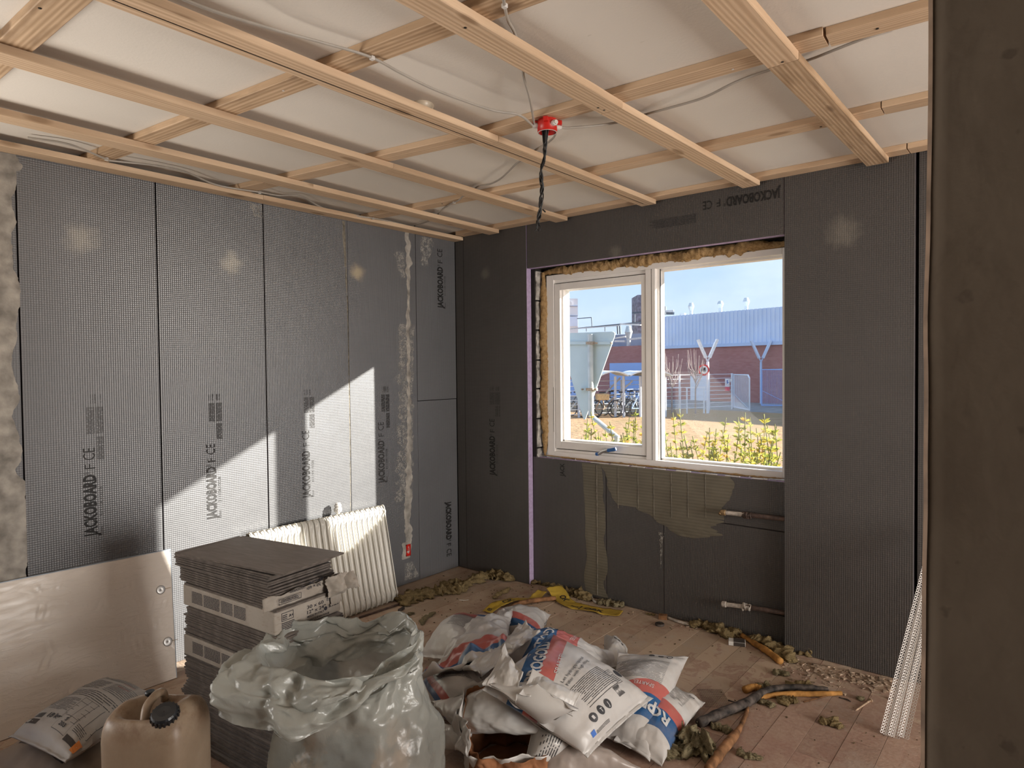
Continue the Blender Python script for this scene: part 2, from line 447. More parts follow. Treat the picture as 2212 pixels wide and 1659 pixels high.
# left wall: blockwork with an unseen opening added for fill light behind the photographer's left, insulation boards in front
mb = MB(); X0, X1 = -.30, -.052
mb.box(X0, X1, -3.55, .33, -.02, ZC); mb.box(X0, X1, YB, -5.55, -.02, ZC)
mb.box(X0, X1, -5.55, -3.55, -.02, .28); mb.box(X0, X1, -5.55, -3.55, 1.90, ZC)
wl = mb.build('wall_left', M['gap_dark'], origin=(0, 0, 0)); S(wl)
M['seam_edge'] = plain('seam_shade_edge', (.07, .06, .065), .9, .1)  # foam edges darkened so the seams read as shaded gaps
def board(parent, mat, x0, x1, y0, y1, z0, z1, violet=False):
    m_ = MB().box(x0, x1, y0, y1, z0, z1)
    if parent is wl: m_.mi = [1, 1, 1, 0, 1, 1]
    else: m_.mi = [1, 1, 0, 1, 1, 1]
    if violet == 'top': m_.mi = [2, 1, 0, 2, 2, 2]
    return m_.build('insulation_board', None, parent, mats=[mat, M['board_edge'] if violet else M['seam_edge'], M['seam_edge']], bevel=.0012)
LB = [(-3.412, -2.812), (-2.806, -2.214), (-2.207, -1.612), (-1.606, -1.013), (-1.009, -.413)]
for i, (a, b_) in enumerate(LB):
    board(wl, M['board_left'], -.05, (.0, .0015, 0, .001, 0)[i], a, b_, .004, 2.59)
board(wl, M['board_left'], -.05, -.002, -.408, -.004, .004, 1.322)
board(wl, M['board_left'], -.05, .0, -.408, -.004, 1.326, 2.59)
LBOARDS = [c for c in wl.children]

# window wall
mb = MB()
mb.box(-.05, .742, .052, .33, -.02, ZC); mb.box(2.56, XR, .052, .33, -.02, ZC)
mb.box(.742, 2.56, .052, .15, 2.268, ZC); mb.box(.742, 2.56, .15, .33, 2.245, ZC); mb.box(.742, 2.56, .102, .33, -.02, .90)
ww = mb.build('wall_window', M['gap_dark'], origin=(0, 0, 0)); S(ww)
# unseen overhang, added to cut the sun patches at the right height
MB().box(.2, 3.2, .335, .60, 2.29, 2.42).build('sun_trim_overhang', M['block'], ww)
for a, b_, z0, z1, t0, t1 in [(.002, .088, .004, 2.59, 0, .05), (.091, .708, .004, 2.59, -.001, .05), (.712, 2.478, 2.264, 2.59, 0, .05),
                              (2.481, 3.088, .004, 2.59, -.002, .05), (3.102, 3.72, .004, 2.59, .012, .05), (3.725, 4.34, .004, 2.59, .0, .05), (4.345, 4.94, .004, 2.59, .0, .05), (4.945, 5.54, .004, 2.59, .0, .05), (5.545, 6.14, .004, 2.59, .0, .05), (6.145, 7.1, .004, 2.59, .0, .05), (7.105, 8.1, .004, 2.59, .0, .05),
                              (.712, 1.318, .004, .918, .05, .10), (1.322, 1.735, .004, .915, .051, .10), (1.322, 1.735, .0, .001, .05, .1), (1.739, 2.60, .004, .636, .05, .10), (1.739, 2.60, .640, .915, .05, .10)]:
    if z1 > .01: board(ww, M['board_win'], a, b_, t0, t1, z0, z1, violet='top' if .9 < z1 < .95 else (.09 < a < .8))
# concrete blocks of the left reveal, seen edge on beside the mineral wool
zz = .905
rb = random.Random(5)
for h in (.085, .21, .215, .205, .215, .21, .215):
    z1 = min(zz+h-.012, 2.255)
    m_ = MB(); nseg = 5
    vs = []; fs = []
    for i in range(nseg+1):
        z = zz+(z1-zz)*i/nseg
        for yy in (.054, .10, .16): vs.append((.744+rb.uniform(0, .009), yy, z))
    for i in range(nseg):
        for j in range(2): a = i*3+j; fs.append((a, a+3, a+4, a+1))
    m_.add(vs, fs); m_.box(.735, .743, .054, .16, zz, z1)
    m_.build('concrete_block', M['block'], ww)
    zz += h
    if zz > 2.24: break

# right wall (hidden behind the pier) with an opening added for the fill light, rear wall, and the plastered pier the photographer stands beside
mb = MB(); mb.box(XR, XR+.2, -2.75, -2.55, 0, ZC); mb.box(XR, XR+.2, -.55, .05, 0, ZC)
mb.box(XR, XR+.2, -2.55, -.55, 0, .20); mb.box(XR, XR+.2, -2.55, -.55, 2.00, ZC); mb.box(XR, XR+.2, YB, -2.75, 0, ZC)
S(mb.build('wall_right', M['plaster'], origin=(XR, 0, 0)))
S(MB().box(-.3, XR+.2, YB-.2, YB, 0, ZC).build('wall_rear', M['plaster'], origin=(0, YB, 0)))
px_edge = [(2006, 0), (2006, 180), (2001, 480), (1998, 600), (1997, 700), (1996, 950), (1993, 1240), (1991, 1450), (1989, 1659)]
YP = -2.78
edge = [on(px, py, 1, YP) for px, py in px_edge]
zs = [-.0]+[2.59-2.59*i/60 for i in range(59, -1, -1)]
ep = sorted([(e.z, e.x) for e in edge]); ez = [e[0] for e in ep]; ex = [e[1] for e in ep]
vs = []; fs = []
prof = lambda z: float(np.interp(z, ez, ex))+.0012*noise.noise(Vector((0, 0, z*9)))
cols = [(0.0, 0.0, .012), (.012, -.003, .004), (.03, -.004, .0)]
nz_ = 90; nx_ = 26
grid = []
for i in range(nz_+1):
    z = ZC*i/nz_; xe = prof(z); row = []
    row.append(len(vs)); vs.append((xe+.004, YP+.20, z))
    row.append(len(vs)); vs.append((xe, YP+.020, z))
    row.append(len(vs)); vs.append((xe+.0006, YP+.003, z))
    row.append(len(vs)); vs.append((xe+.0025, YP, z))
    for j in range(1, nx_+1):
        xx = xe+.0025+(XR-xe-.0025)*(j/nx_)**1.7
        row.append(len(vs)); vs.append((xx, YP+.006*noise.noise(Vector((xx*3, 1, z*3))), z))
    grid.append(row)
for i in range(nz_):
    for j in range(len(grid[0])-1):
        fs.append((grid[i][j], grid[i][j+1], grid[i+1][j+1], grid[i+1][j]))
pier = mk('wall_pier', vs, fs, M['pier'], smooth=True, origin=(3.4, YP, 0)); S(pier)
MB().box(3.62, XR, YP+.05, YP+.20, 0, ZC).build('pier_core', M['plaster'], pier)
# pale corner arris
vs = []; fs = []
for i in range(nz_+1):
    z = ZC*i/nz_; xe = prof(z)
    for dx, dy in ((-.0010, .016), (-.0012, .006), (-.0004, .0008), (.0042, -.0012)): vs.append((xe+dx, YP+dy, z))
for i in range(nz_):
    for j in range(3): a = i*4+j; fs.append((a, a+1, a+5, a+4))
mk('corner_bead', vs, fs, M['pier_bead'], pier, smooth=True)

# ------------------------------------------------------------------ ceiling battens
def member(name, label, group, a, b, w, zb, t, mat, seed, slant=0.0):
    a = Vector((a[0], a[1], 0)); b = Vector((b[0], b[1], 0)); L = (b-a).length; d = (b-a)/L
    ang = math.atan2(d.y, d.x); r = random.Random(seed); n = max(6, int(L/.09))
    vs = []; ch = .0025
    prof_ = [(-w/2, ch), (-w/2+ch, 0), (w/2-ch, 0), (w/2, ch), (w/2, t), (-w/2, t)]
    fs = []
    for i in range(n+1):
        s = L*i/n; e1 = .0022*noise.noise(Vector((s*2.3+seed, 1.3, 0))); e2 = .0022*noise.noise(Vector((s*2.1+seed, 7.3, 0)))
        j1 = (.0016*noise.noise(Vector((s*31+seed, 3, 0))))
        sl = 0
        for k, (yy, zz) in enumerate(prof_):
            if i == n: sl = slant*yy
            vs.append((s+sl-(.001 if i == n else 0), yy+(e1+j1 if yy < 0 else e2-j1), zz))
    for i in range(n):
        for k in range(6):
            p = i*6+k; q = i*6+(k+1) % 6; fs.append((p, p+6, q+6, q))
    fs.append(tuple(range(6))); fs.append(tuple(n*6+k for k in reversed(range(6))))
    o = mk(name, vs, fs, mat)
    o.location = (a.x, a.y, zb); o.rotation_euler = (0, 0, ang)
    tag(o, label, 'batten', group); return o
GJ = 'lower ceiling battens running toward the window wall'
GU = 'upper ceiling battens running along the window wall'
W = M['wood']; WR = M['wood_rough']
YN = -4.4
lower = [
 ('wooden batten tight against the left wall, far length ending in the room corner', (.052, -1.66), (.048, -.006), .094, W),
 ('wooden batten tight against the left wall, near length leading out of frame', (.058, YN), (.052, -1.66), .094, W),
 ('second lower batten from the left wall, far length ending at the window wall', (.458, -1.60), (.431, -.03), .096, W),
 ('second lower batten from the left wall, near length', (.505, YN), (.458, -1.60), .096, W),
 ('third lower batten from the left wall, far length', (1.060, -1.55), (1.037, -.03), .098, W),
 ('third lower batten from the left wall, near length above the tile stack', (1.100, YN), (1.060, -1.55), .098, W),
 ('lower batten with a thin dark pencil line, far length left of the red box', (1.697, -1.50), (1.693, -.04), .099, W),
 ('lower batten with a thin dark pencil line, near length hiding the ceiling rose', (1.716, YN), (1.697, -1.50), .099, W),
 ('lower batten right of the red box, far length with a dark oval knot', (2.292, -1.468), (2.315, -.035), .096, W),
 ('broad planed lower batten just right of the red box, near length', (2.318, YN), (2.294, -1.47), .098, W),
 ('rightmost lower batten, far length with bold grain and bark along its edge', (2.924, -1.442), (2.930, -.02), .098, WR),
 ('rightmost lower batten, near length with brown stained end at the frame top', (2.928, YN), (2.924, -1.444), .098, W),
]
for i, (lb, a, b_, w, mm) in enumerate(lower): member('ceiling_batten', lb, GJ, a, b_, w, ZL, T, mm, 11+i*3.7)
upper = [
 ('upper batten along the top of the window wall, long left length', (.105, -.052), (3.066, -.052), .094, W, 0),
 ('upper batten along the top of the window wall, short length beside the pier', (3.070, -.052), (5.2, -.052), .094, W, 0),
 ('second upper batten from the window wall, left length', (.03, -.878), (1.69, -.735), .092, W, 0),
 ('second upper batten from the window wall, middle length', (1.692, -.735), (3.075, -.690), .092, W, 0),
 ('second upper batten from the window wall, length beside the pier', (3.078, -.690), (5.2, -.62), .092, W, 0),
 ('third upper batten from the window wall, left length up to the pencil-line batten', (.03, -1.79), (1.70, -1.530), .092, W, 0),
 ('third upper batten from the window wall, length carrying the red box', (1.702, -1.530), (3.058, -1.458), .092, W, 0),
 ('third upper batten from the window wall, length running to the pier', (3.064, -1.448), (5.2, -1.31), .092, W, 0),
 ('fourth upper batten from the window wall with three round knots and a cable clip', (.03, -2.515), (3.3, -2.17), .092, WR, 0),
 ('nearest upper batten at the top left corner with a reddish streak', (.03, -3.12), (3.3, -2.985), .090, WR, 0),
]
for i, (lb, a, b_, w, mm, sl) in enumerate(upper): member('ceiling_batten', lb, GU, a, b_, w, ZB, T, mm, 71+i*5.1, sl)
# pencil / string line under the fourth lower batten
P_ = [on(245, 0, 2, ZL-.0012), on(700, 178, 2, ZL-.0012), on(1330, 415, 2, ZL-.0012)]
tag(MB().tube(smooth_path([(1.700, -3.3, ZL-.001), (1.690, -2.2, ZL-.001), (1.692, -1.2, ZL-.001), (1.688, -.10, ZL-.001)], 6), .0011, 5).build('marking_string', M['black_wire']),
    'thin dark marking line stretched along a lower ceiling batten', 'string')
# screws in battens
for i, (px, py, zz) in enumerate([(612, 196, ZB), (86, 18, ZB), (1583, 150, ZB), (1773, 274, ZB), (1895, 62, ZB), (1292, 233, ZL), (1005, 60, ZL), (1690, 134, ZL), (955, 440, ZB), (1305, 238, ZL)]):
    p = on(px, py, 2, zz-.0008); m_ = MB().lathe(p, [(.0045, .0006), (.0045, -.0008), (.002, -.001)], 10)
    tag(m_.build('screw', M['screw'] if i not in (0, 2) else M['pale_plastic']), 'screw head '+['at the crossing of the pencil-line batten and the three-knot batten', 'in the wide batten at the top left corner', 'with bright rim between the two rightmost lower battens', 'left of the rightmost lower batten near its far end', 'in the batten beside the pier at the top right', 'nearest the joint of the batten right of the red box', 'at the top of the batten right of the red box', 'near the joint of the rightmost lower batten', 'in the second lower batten near the room corner', 'second near the joint right of the red box'][i], 'screw', 'screws in the ceiling battens')

# ------------------------------------------------------------------ board printing and smears
def jacko(parent, x0, y0, x1, y1, ax, down=False, parts=4, off=.0016, mat='print', bl=None, val=0.0, sub=True):
    a = on(x0, y0, ax, val); e = on(x1, y1, ax, val)
    D = Vector((0, 0, -1 if down else 1)); L = abs(e.z-a.z)
    N = Vector((1, 0, 0)) if ax == 0 else Vector((0, -1, 0))
    rt = Vector((0, 1, 0)) if ax == 0 else Vector((1, 0, 0))      # picture right
    U = (rt if down else -rt)
    mb = MB(); w = L*.70; h = w*.178
    O = a-U*h*.5
    put_text(mb, 'JACKOBOARD', O, D, U, N, width=w, height=h, bold=.045, off=off)
    if parts > 1:
        put_text(mb, '®', O+D*L*.705+U*h*.5, D, U, N, width=L*.028, height=h*.45, off=off)
        put_text(mb, 'F', O+D*L*.765, D, U, N, width=L*.052, height=h*.9, off=off)
        put_text(mb, 'CE', O+D*L*.865, D, U, N, width=L*.135, height=h*1.0, off=off)
    mb.build('printed_lettering', M[mat], parent)
    m2 = MB()
    if sub:
        put_text(m2, '60mm', O-U*h*.55, D, U, N, width=L*.10, height=h*.30, off=off)
        put_text(m2, '31110K10028', O-U*h*.55+D*L*.22, D, U, N, width=L*.33, height=h*.30, off=off)
    if bl:
        r = random.Random(int(x0)); q0 = on(bl[0], bl[2], ax, val); q1 = on(bl[1], bl[3], ax, val)
        wdt = abs((q1-q0).dot(rt)); zt, zb_ = max(q0.z, q1.z), min(q0.z, q1.z); H_ = zt-zb_
        s0 = q0.dot(rt); nc = 17
        for (f0, f1, cf) in ((0.0, .13, .5), (.18, .56, 1.0), (.60, .93, .92)):
            for c in range(nc):
                if r.random() > cf or (c in (8,) and f0 > .1) or (f0 > .5 and c < 8): continue
                sx = s0+wdt*(c+.5)/nc; t = f0
                while t < f1:
                    ln = r.uniform(.02, .12); t2 = min(f1, t+ln)
                    base = rt*sx; z0_ = zt-H_*t2; z1_ = zt-H_*t
                    o_ = N*(val*(-1 if ax == 1 else 1)+off) if ax == 1 else N*(val+off)
                    hw = wdt/nc*.27
                    m2.add([base+rt*(-hw)+Vector((0, 0, z0_))+o_, base+rt*hw+Vector((0, 0, z0_))+o_, base+rt*hw+Vector((0, 0, z1_))+o_, base+rt*(-hw)+Vector((0, 0, z1_))+o_], [(0, 1, 2, 3)])
                    t = t2+r.uniform(.004, .02)
    if m2.v: m2.build('printed_small_text', M['print_soft'], parent)
LC = LBOARDS; jacko(LC[1], 196, 1160, 190, 968, 0, bl=(185, 226, 852, 1002))
jacko(LC[2], 458, 1122, 452, 960, 0, bl=(450, 481, 852, 955), mat='print_soft')
jacko(LC[3], 662, 1076, 659, 930, 0, bl=(655, 680, 842, 930), mat='print_soft')
jacko(LC[4], 824, 1044, 823, 912, 0, bl=(823, 842, 835, 930), mat='print_soft')
jacko(LC[6], 951, 666, 949, 538, 0)
jacko(LC[5], 969, 1083, 974, 1200, 0, down=True, sub=False)
WC = [c for c in ww.children if c.name.startswith('insulation_board')]
jacko(WC[1], 1064, 1027, 1062, 905, 1, bl=(1058, 1081, 835, 905))
jacko(WC[3], 1809, 1120, 1807, 945, 1, bl=(1803, 1846, 832, 945))
# cut off word on the board below the sill
a = on(1214, 1029, 1, .05); m_ = MB()
put_text(m_, 'JACK', a-Vector((-1, 0, 0))*.02, (0, 0, 1), (-1, 0, 0), (0, -1, 0), width=.092, height=.036, bold=.028, off=.001)
m_.build('printed_lettering', M['print'], WC[7])
# upside-down printing on the board above the window
a = on(1692, 392, 1, 0); e = on(1608, 418, 1, 0); m_ = MB()
Lw = 2.455-e.x; D = (-1, 0, 0); U = (0, 0, -1); N = (0, -1, 0); O = Vector((2.462, 0, 2.515))
put_text(m_, 'JACKOBOARD', O, D, U, N, width=.30, height=.052, bold=.028, off=.002)
put_text(m_, '®', O+Vector((-.305, 0, -.03)), D, U, N, width=.012, height=.018, off=.002)
put_text(m_, 'F', O+Vector((-.335, 0, 0)), D, U, N, width=.022, height=.045, off=.002)
put_text(m_, 'CE', O+Vector((-.385, 0, 0)), D, U, N, width=.055, height=.05, off=.002)
m_.build('printed_lettering', M['print'], WC[2])
m_ = MB(); r_ = random.Random(4)
for k in range(9):
    z = 2.45-.006*k
    x = 1.98
    while x > 1.72:
        l = r_.uniform(.01, .05); m_.add([(x, -.0016, z), (x-l, -.0016, z), (x-l, -.0016, z+.0035), (x, -.0016, z+.0035)], [(0, 1, 2, 3)]); x -= l+.006
m_.build('printed_small_text', M['print_soft'], WC[2])

def smear(name, parent, pts, ax, mat, thick=.003, seed=0, rag=.35, off=.0006, val=0.0, freq=14, nacross=10, ns=None):
    """pts: list of (px, py, half-left m, half-right m) along a vertical-ish path on a wall"""
    ctr = [on(p[0], p[1], ax, val) for p in pts]; N = Vector((1, 0, 0)) if ax == 0 else Vector((0, -1, 0))
    rt = Vector((0, 1, 0)) if ax == 0 else Vector((1, 0, 0))
    L = sum((ctr[i+1]-ctr[i]).length for i in range(len(ctr)-1)); n = ns or max(20, int(L/.009))
    cum = [0]
    for i in range(len(ctr)-1): cum.append(cum[-1]+(ctr[i+1]-ctr[i]).length)
    vs = []; fs = []
    for i in range(n+1):
        s = L*i/n
        c = Vector([float(np.interp(s, cum, [q[k] for q in ctr])) for k in range(3)])
        wl_ = float(np.interp(s, cum, [p[2] for p in pts])); wr_ = float(np.interp(s, cum, [p[3] for p in pts]))
        wl_ *= 1+rag*1.8*noise.fractal(Vector((s*freq, seed, 0)), 1.0, 2.1, 4); wr_ *= 1+rag*1.8*noise.fractal(Vector((s*freq, seed+9.1, 0)), 1.0, 2.1, 4)
        wl_ = max(wl_, .001); wr_ = max(wr_, .001)
        for j in range(nacross+1):
            t = j/nacross; d = -wl_+(wl_+wr_)*t; e = min(1, 4*t*(1-t)*2)
            h = off+thick*e*(.55+.8*noise.fractal(Vector((s*22, d*30, seed)), 1, 2, 4))
            vs.append(c+rt*d+N*max(h, off*.6))
    k = nacross+1
    for i in range(n):
        for j in range(nacross): a = i*k+j; fs.append((a, a+1, a+k+1, a+k) if ax == 0 else (a, a+1, a+k+1, a+k))
    return mk(name, vs, fs, mat, parent, smooth=True)
# ragged render at the far left, joint render near the corner
smear('plaster_smear', wl, [(-14, 318, .16, .085), (-10, 520, .16, .075), (-6, 640, .16, .085), (-6, 800, .16, .050), (0, 900, .15, .060), (0, 1000, .15, .085), (4, 1130, .15, .085), (8, 1270, .15, .10)], 0, M['plaster'], .003, 3, .34, freq=6, nacross=26)
smear('plaster_smear', wl, [(879, 502, .016, .022), (881, 560, .022, .026), (882, 640, .010, .012), (882, 720, .020, .016), (883, 850, .013, .015), (884, 960, .020, .026), (883, 1060, .034, .026), (882, 1130, .042, .030), (883, 1176, .030, .028)], 0, M['plaster'], .006, 5, .55, freq=16)
smear('plaster_smear', wl, [(880, 1170, .05, .03), (880, 1206, .05, .035)], 0, M['plaster'], .004, 9, .4)
smear('brushed_plaster', wl, [(866, 545, .050, .03), (868, 575, .05, .03), (872, 600, .03, .02)], 0, M['brushed'], .001, 12, .3)
smear('brushed_plaster', wl, [(917, 512, .035, .075), (917, 540, .035, .07), (917, 575, .03, .03)], 0, M['brushed'], .001, 15, .3, off=.001)
smear('brushed_plaster', wl, [(884, 700, .10, .045), (882, 900, .09, .04), (880, 1080, .10, .05)], 0, M['brushed'], .0006, 19, .4)
smear('brushed_plaster', wl, [(555, 440, .05, .03), (560, 470, .03, .025)], 0, M['brushed'], .0006, 21, .3)
smear('brushed_plaster', wl, [(884, 1215, .035, .03), (888, 1250, .06, .06)], 0, M['brushed'], .0006, 24, .3)
smear('joint_filler', wl, [(744, 478, .022, .006), (747, 560, .014, .005), (750, 640, .006, .004), (752, 720, .004, .003), (755, 860, .006, .002), (756, 960, .003, .003), (757, 1120, .003, .003)], 0, M['joint_filler'], .0015, 31, .3)
# adhesive skim over the boards below the sill
V5 = .05
smear('adhesive_skim', ww, [(1271, 1001, .055, .105), (1275, 1100, .045, .11), (1280, 1200, .045, .115), (1276, 1250, .06, .11), (1276, 1283, .03, .12)], 1, M['skim'], .0016, 41, .16, val=V5, freq=5, nacross=14)
smear('adhesive_skim', ww, [(1402, 1012, .36, .52), (1402, 1040, .34, .50), (1402, 1070, .30, .48), (1402, 1100, .22, .47)], 1, M['skim'], .0016, 45, .08, val=V5, freq=6, nacross=30)
smear('adhesive_skim', ww, [(1450, 1100, .20, .36), (1450, 1122, .14, .32), (1460, 1140, .08, .24), (1470, 1158, .02, .12)], 1, M['skim'], .0018, 49, .45, val=V5, freq=20, nacross=24)
for px in (1335, 1378, 1412, 1450, 1486, 1524):
    smear('skim_ridge', ww, [(px, 1010 if px < 1400 else 1022, .0015, .0015), (px+1, 1098 if px < 1400 else 1118, .0015, .0015)], 1, M['joint_filler'], .0035, px, .2, val=V5, nacross=4, off=.002)
smear('skim_ridge', ww, [(1289, 1005, .003, .003), (1290, 1120, .003, .003), (1291, 1285, .003, .003)], 1, M['joint_filler'], .004, 77, .3, val=V5, nacross=4, off=.002)
smear('brushed_plaster', ww, [(1425, 1150, .008, .03), (1427, 1180, .006, .012), (1427, 1230, .004, .004)], 1, M['brushed'], .0008, 81, .3, val=V5)
# small specks / dimples
# ------------------------------------------------------------------ window
YF = .11
def wx(px, py, y=YF): return on(px, py, 1, y).x
def wz(px, py, y=YF): return on(px, py, 1, y).z
fx0, fx1, fz0, fz1 = .800, 2.54, .922, 2.214
sx0, sx1 = wx(1198, 800), wx(1394, 800); sz0, sz1 = .985, 2.150
gx0, gx1 = sx0+.048, sx1-.030; gz0, gz1 = sz0+.052, sz1-.046
mx0, mx1 = sx1+.004, wx(1416, 800)
px1 = 2.435; pz0, pz1 = .962, 2.178
win = empty('window_1', (fx0, YF, fz0), kind='structure')
W_ = M['white_paint']; D0, D1 = YF, YF+.105
def wbar(name, x0, x1, y0, y1, z0, z1, mat=W_, bev=.002, par=None):
    return MB().box(x0, x1, y0, y1, z0, z1).build(name, mat, par or win, bevel=bev)
wbar('frame_jamb', fx0, sx0-.004, D0, D1, fz0, fz1); wbar('frame_jamb', px1, fx1, D0, D1, fz0, fz1)
wbar('frame_head', sx0-.004, px1, D0, D1, pz1, fz1); wbar('frame_sill', sx0-.004, px1, D0, D1, fz0, pz0)
wbar('frame_head', sx0-.004, mx0, D0+.012, D1, sz1+.006, pz1); wbar('frame_sill', sx0-.004, mx0, D0+.010, D1, pz0, sz0-.006)
wbar('mullion', mx0, mx1, D0-.001, D1, pz0, pz1)
wbar('mullion_groove', mx0+.042, mx0+.0445, D0-.002, D0+.002, pz0, pz1, M['gasket'], 0)
# opening sash
sash = MB()
sash.box(sx0, gx0, D0+.004, D1+.01, sz0, sz1).box(gx1, sx1, D0+.004, D1+.01, sz0, sz1).box(gx0, gx1, D0+.004, D1+.01, gz1, sz1).box(gx0, gx1, D0+.004, D1+.01, sz0, gz0)
so = sash.build('sash', W_, win, bevel=.002)
MB().box(sx0-.005, sx1+.003, D0+.03, D0+.05, sz0-.006, sz0).box(sx0-.005, sx1+.003, D0+.03, D0+.05, sz1, sz1+.007).box(sx0-.005, sx0, D0+.03, D0+.05, sz0, sz1).build('gasket', M['gasket'], win)
MB().box(gx0, gx0+.012, D0+.03, D1, gz0, gz1).box(gx0, gx1, D0+.03, D1, gz0, gz0+.010).build('glazing_bead', W_, so, bevel=.001)
MB().box(gx0, gx1, YF+.055, YF+.059, gz0, gz1).build('pane', M['glass'], so)
pl0 = mx1+.012
MB().box(mx1, mx1+.012, D0+.035, D1, pz0, pz1).box(mx1+.012, px1, D0+.05, D1, pz0, pz0+.012).box(mx1+.012, px1, D0+.05, D1, pz1-.012, pz1).box(px1-.012, px1, D0+.05, D1, pz0, pz1).build('glazing_bead', W_, win, bevel=.001)
MB().box(mx1+.012, mx1+.0165, D0+.040, D0+.046, pz0, pz1).build('gasket_line', M['gasket'], win)
MB().box(mx1+.01, px1-.01, YF+.072, YF+.076, pz0+.01, pz1-.01).build('pane', M['glass'], win)
# friction strip slot on the left jamb
MB().box(sx0-.012, sx0-.0105, D0-.0012, D0, 1.10, 1.42).build('hinge_slot', M['gasket'], win)
# crank handle
hp = on(1310, 973, 1, YF-.02)
h_ = empty('window_handle', (hp.x, YF-.005, hp.z-.01)); h_.parent = win; h_.location = Vector((hp.x, YF-.005, hp.z-.01))-win.location; h_['_wl'] = (hp.x, YF-.005, hp.z-.01)
a = on(1288, 981, 1, YF-.03); e = on(1330, 970, 1, YF-.05)
pth = smooth_path([a, a+Vector((.03, -.004, .006)), a+Vector((.065, -.010, .024)), e], 5)
mb = MB(); mb.cur = 0; mb.tube(pth[3:-3], .009, 10); mb.cur = 1; mb.tube(pth[:4], .0115, 12); mb.tube(pth[-4:], .0115, 12); mb.cur = 2
mb.lathe(pth[-1], [(.004, 0), (.008, .0006)], 10, axis=(1, -.2, 0)); mb.cur = 3; mb.box(hp.x-.03, hp.x+.05, YF-.012, YF+.002, hp.z-.006, hp.z+.012)
me_o = mb.build('window_crank', None, win, smooth=False, mats=[M['grey_metal'], M['blue_plastic'], M['pale_plastic'], M['grey_metal']])
bpy.data.objects.remove(h_)
# mineral wool packing round the frame: three tags of one strip each
def wool_strip(name, pts, r0, seed, mat, flat=(1, 1, 1), n=14, amp=.45, parent=None, freq=26):
    P = smooth_path(pts, 14); vs = []; fs = []; k = len(P); u = None
    for i, p in enumerate(P):
        t = (P[min(i+1, k-1)]-P[max(i-1, 0)]).normalized()
        if u is None: u = t.orthogonal().normalized()
        u = (u-t*u.dot(t)).normalized(); w = t.cross(u)
        tap = min(1, .35+4*min(i, k-1-i)/k)
        for j in range(n):
            a = 2*PI*j/n; d = u*math.cos(a)+w*math.sin(a)
            q = p+d*r0*tap
            nn = noise.fractal(Vector((q.x*freq, q.y*freq, q.z*freq))+Vector((seed, 0, 0)), .9, 2.1, 5)
            q = p+Vector((d.x*flat[0], d.y*flat[1], d.z*flat[2]))*r0*tap*(1+amp*1.5*nn)
            vs.append(q)
    for i in range(k-1):
        for j in range(n):
            a = i*n+j; b = i*n+(j+1) % n; fs.append((a, b, b+n, a+n))
    fs.append(tuple(reversed(range(n)))); fs.append(tuple((k-1)*n+j for j in range(n)))
    return mk(name, vs, fs, mat, parent, smooth=True, origin=None if parent else tuple(min(P, key=lambda q: q.z)))
xs = np.linspace(.765, 2.50, 34)
ws = wool_strip('wool_packing', [(x, .118+.008*math.sin(x*19), 2.240+.005*math.sin(x*23)) for x in xs], .040, 2.0, M['wool_gold'], (1, .75, .85), 18, .30)
tag(ws, 'golden mineral wool packed above the window frame', 'insulation')
ws = wool_strip('wool_packing', [(.776+.004*math.sin(z*13), .110, z) for z in np.linspace(.925, 2.24, 30)], .033, 7.0, M['wool_gold'], (.85, .8, 1), 18, .25)
tag(ws, 'golden mineral wool strip packed left of the window frame', 'insulation')
ws = wool_strip('wool_packing', [(.78, .09, .932), (1.0, .104, .924), (1.3, .104, .922), (1.6, .104, .922), (1.9, .104, .922), (2.3, .10, .922), (2.45, .09, .928)], .007, 11.0, M['wool_gold'], (1, 1, .7), 10, .8, freq=60)
tag(ws, 'thin fluffy wool edge along the foot of the window frame', 'insulation')
# torn fibre fringe on the sill boards: real little flakes
rr = random.Random(9); mb = MB()
for i in range(110):
    x = rr.uniform(.78, 2.45); y = .049+rr.uniform(-.004, .03); z = .919; l = rr.uniform(.006, .022); a = rr.uniform(-1.2, 1.2); w = rr.uniform(.001, .003)
    d = Vector((math.sin(a), -.3*rr.random(), rr.uniform(-.4, .5))).normalized()*l; s = Vector((w, 0, 0))
    mb.add([Vector((x, y, z))-s, Vector((x, y, z))+s, Vector((x, y, z))+d+s*.4], [(0, 1, 2)])
for i in range(8):
    x = 1.2+i*.155; mb.box(x, x+rr.uniform(.08, .14), .0485, .049+rr.uniform(.01, .03), .9175, .9195+rr.uniform(0, .004))
M['torn_edge'] = plain('torn_white_mesh', (.72, .69, .66), .9, .1)
o = mb.build('torn_mesh_fringe', M['torn_edge'], ww)
o['kind'] = 'stuff'
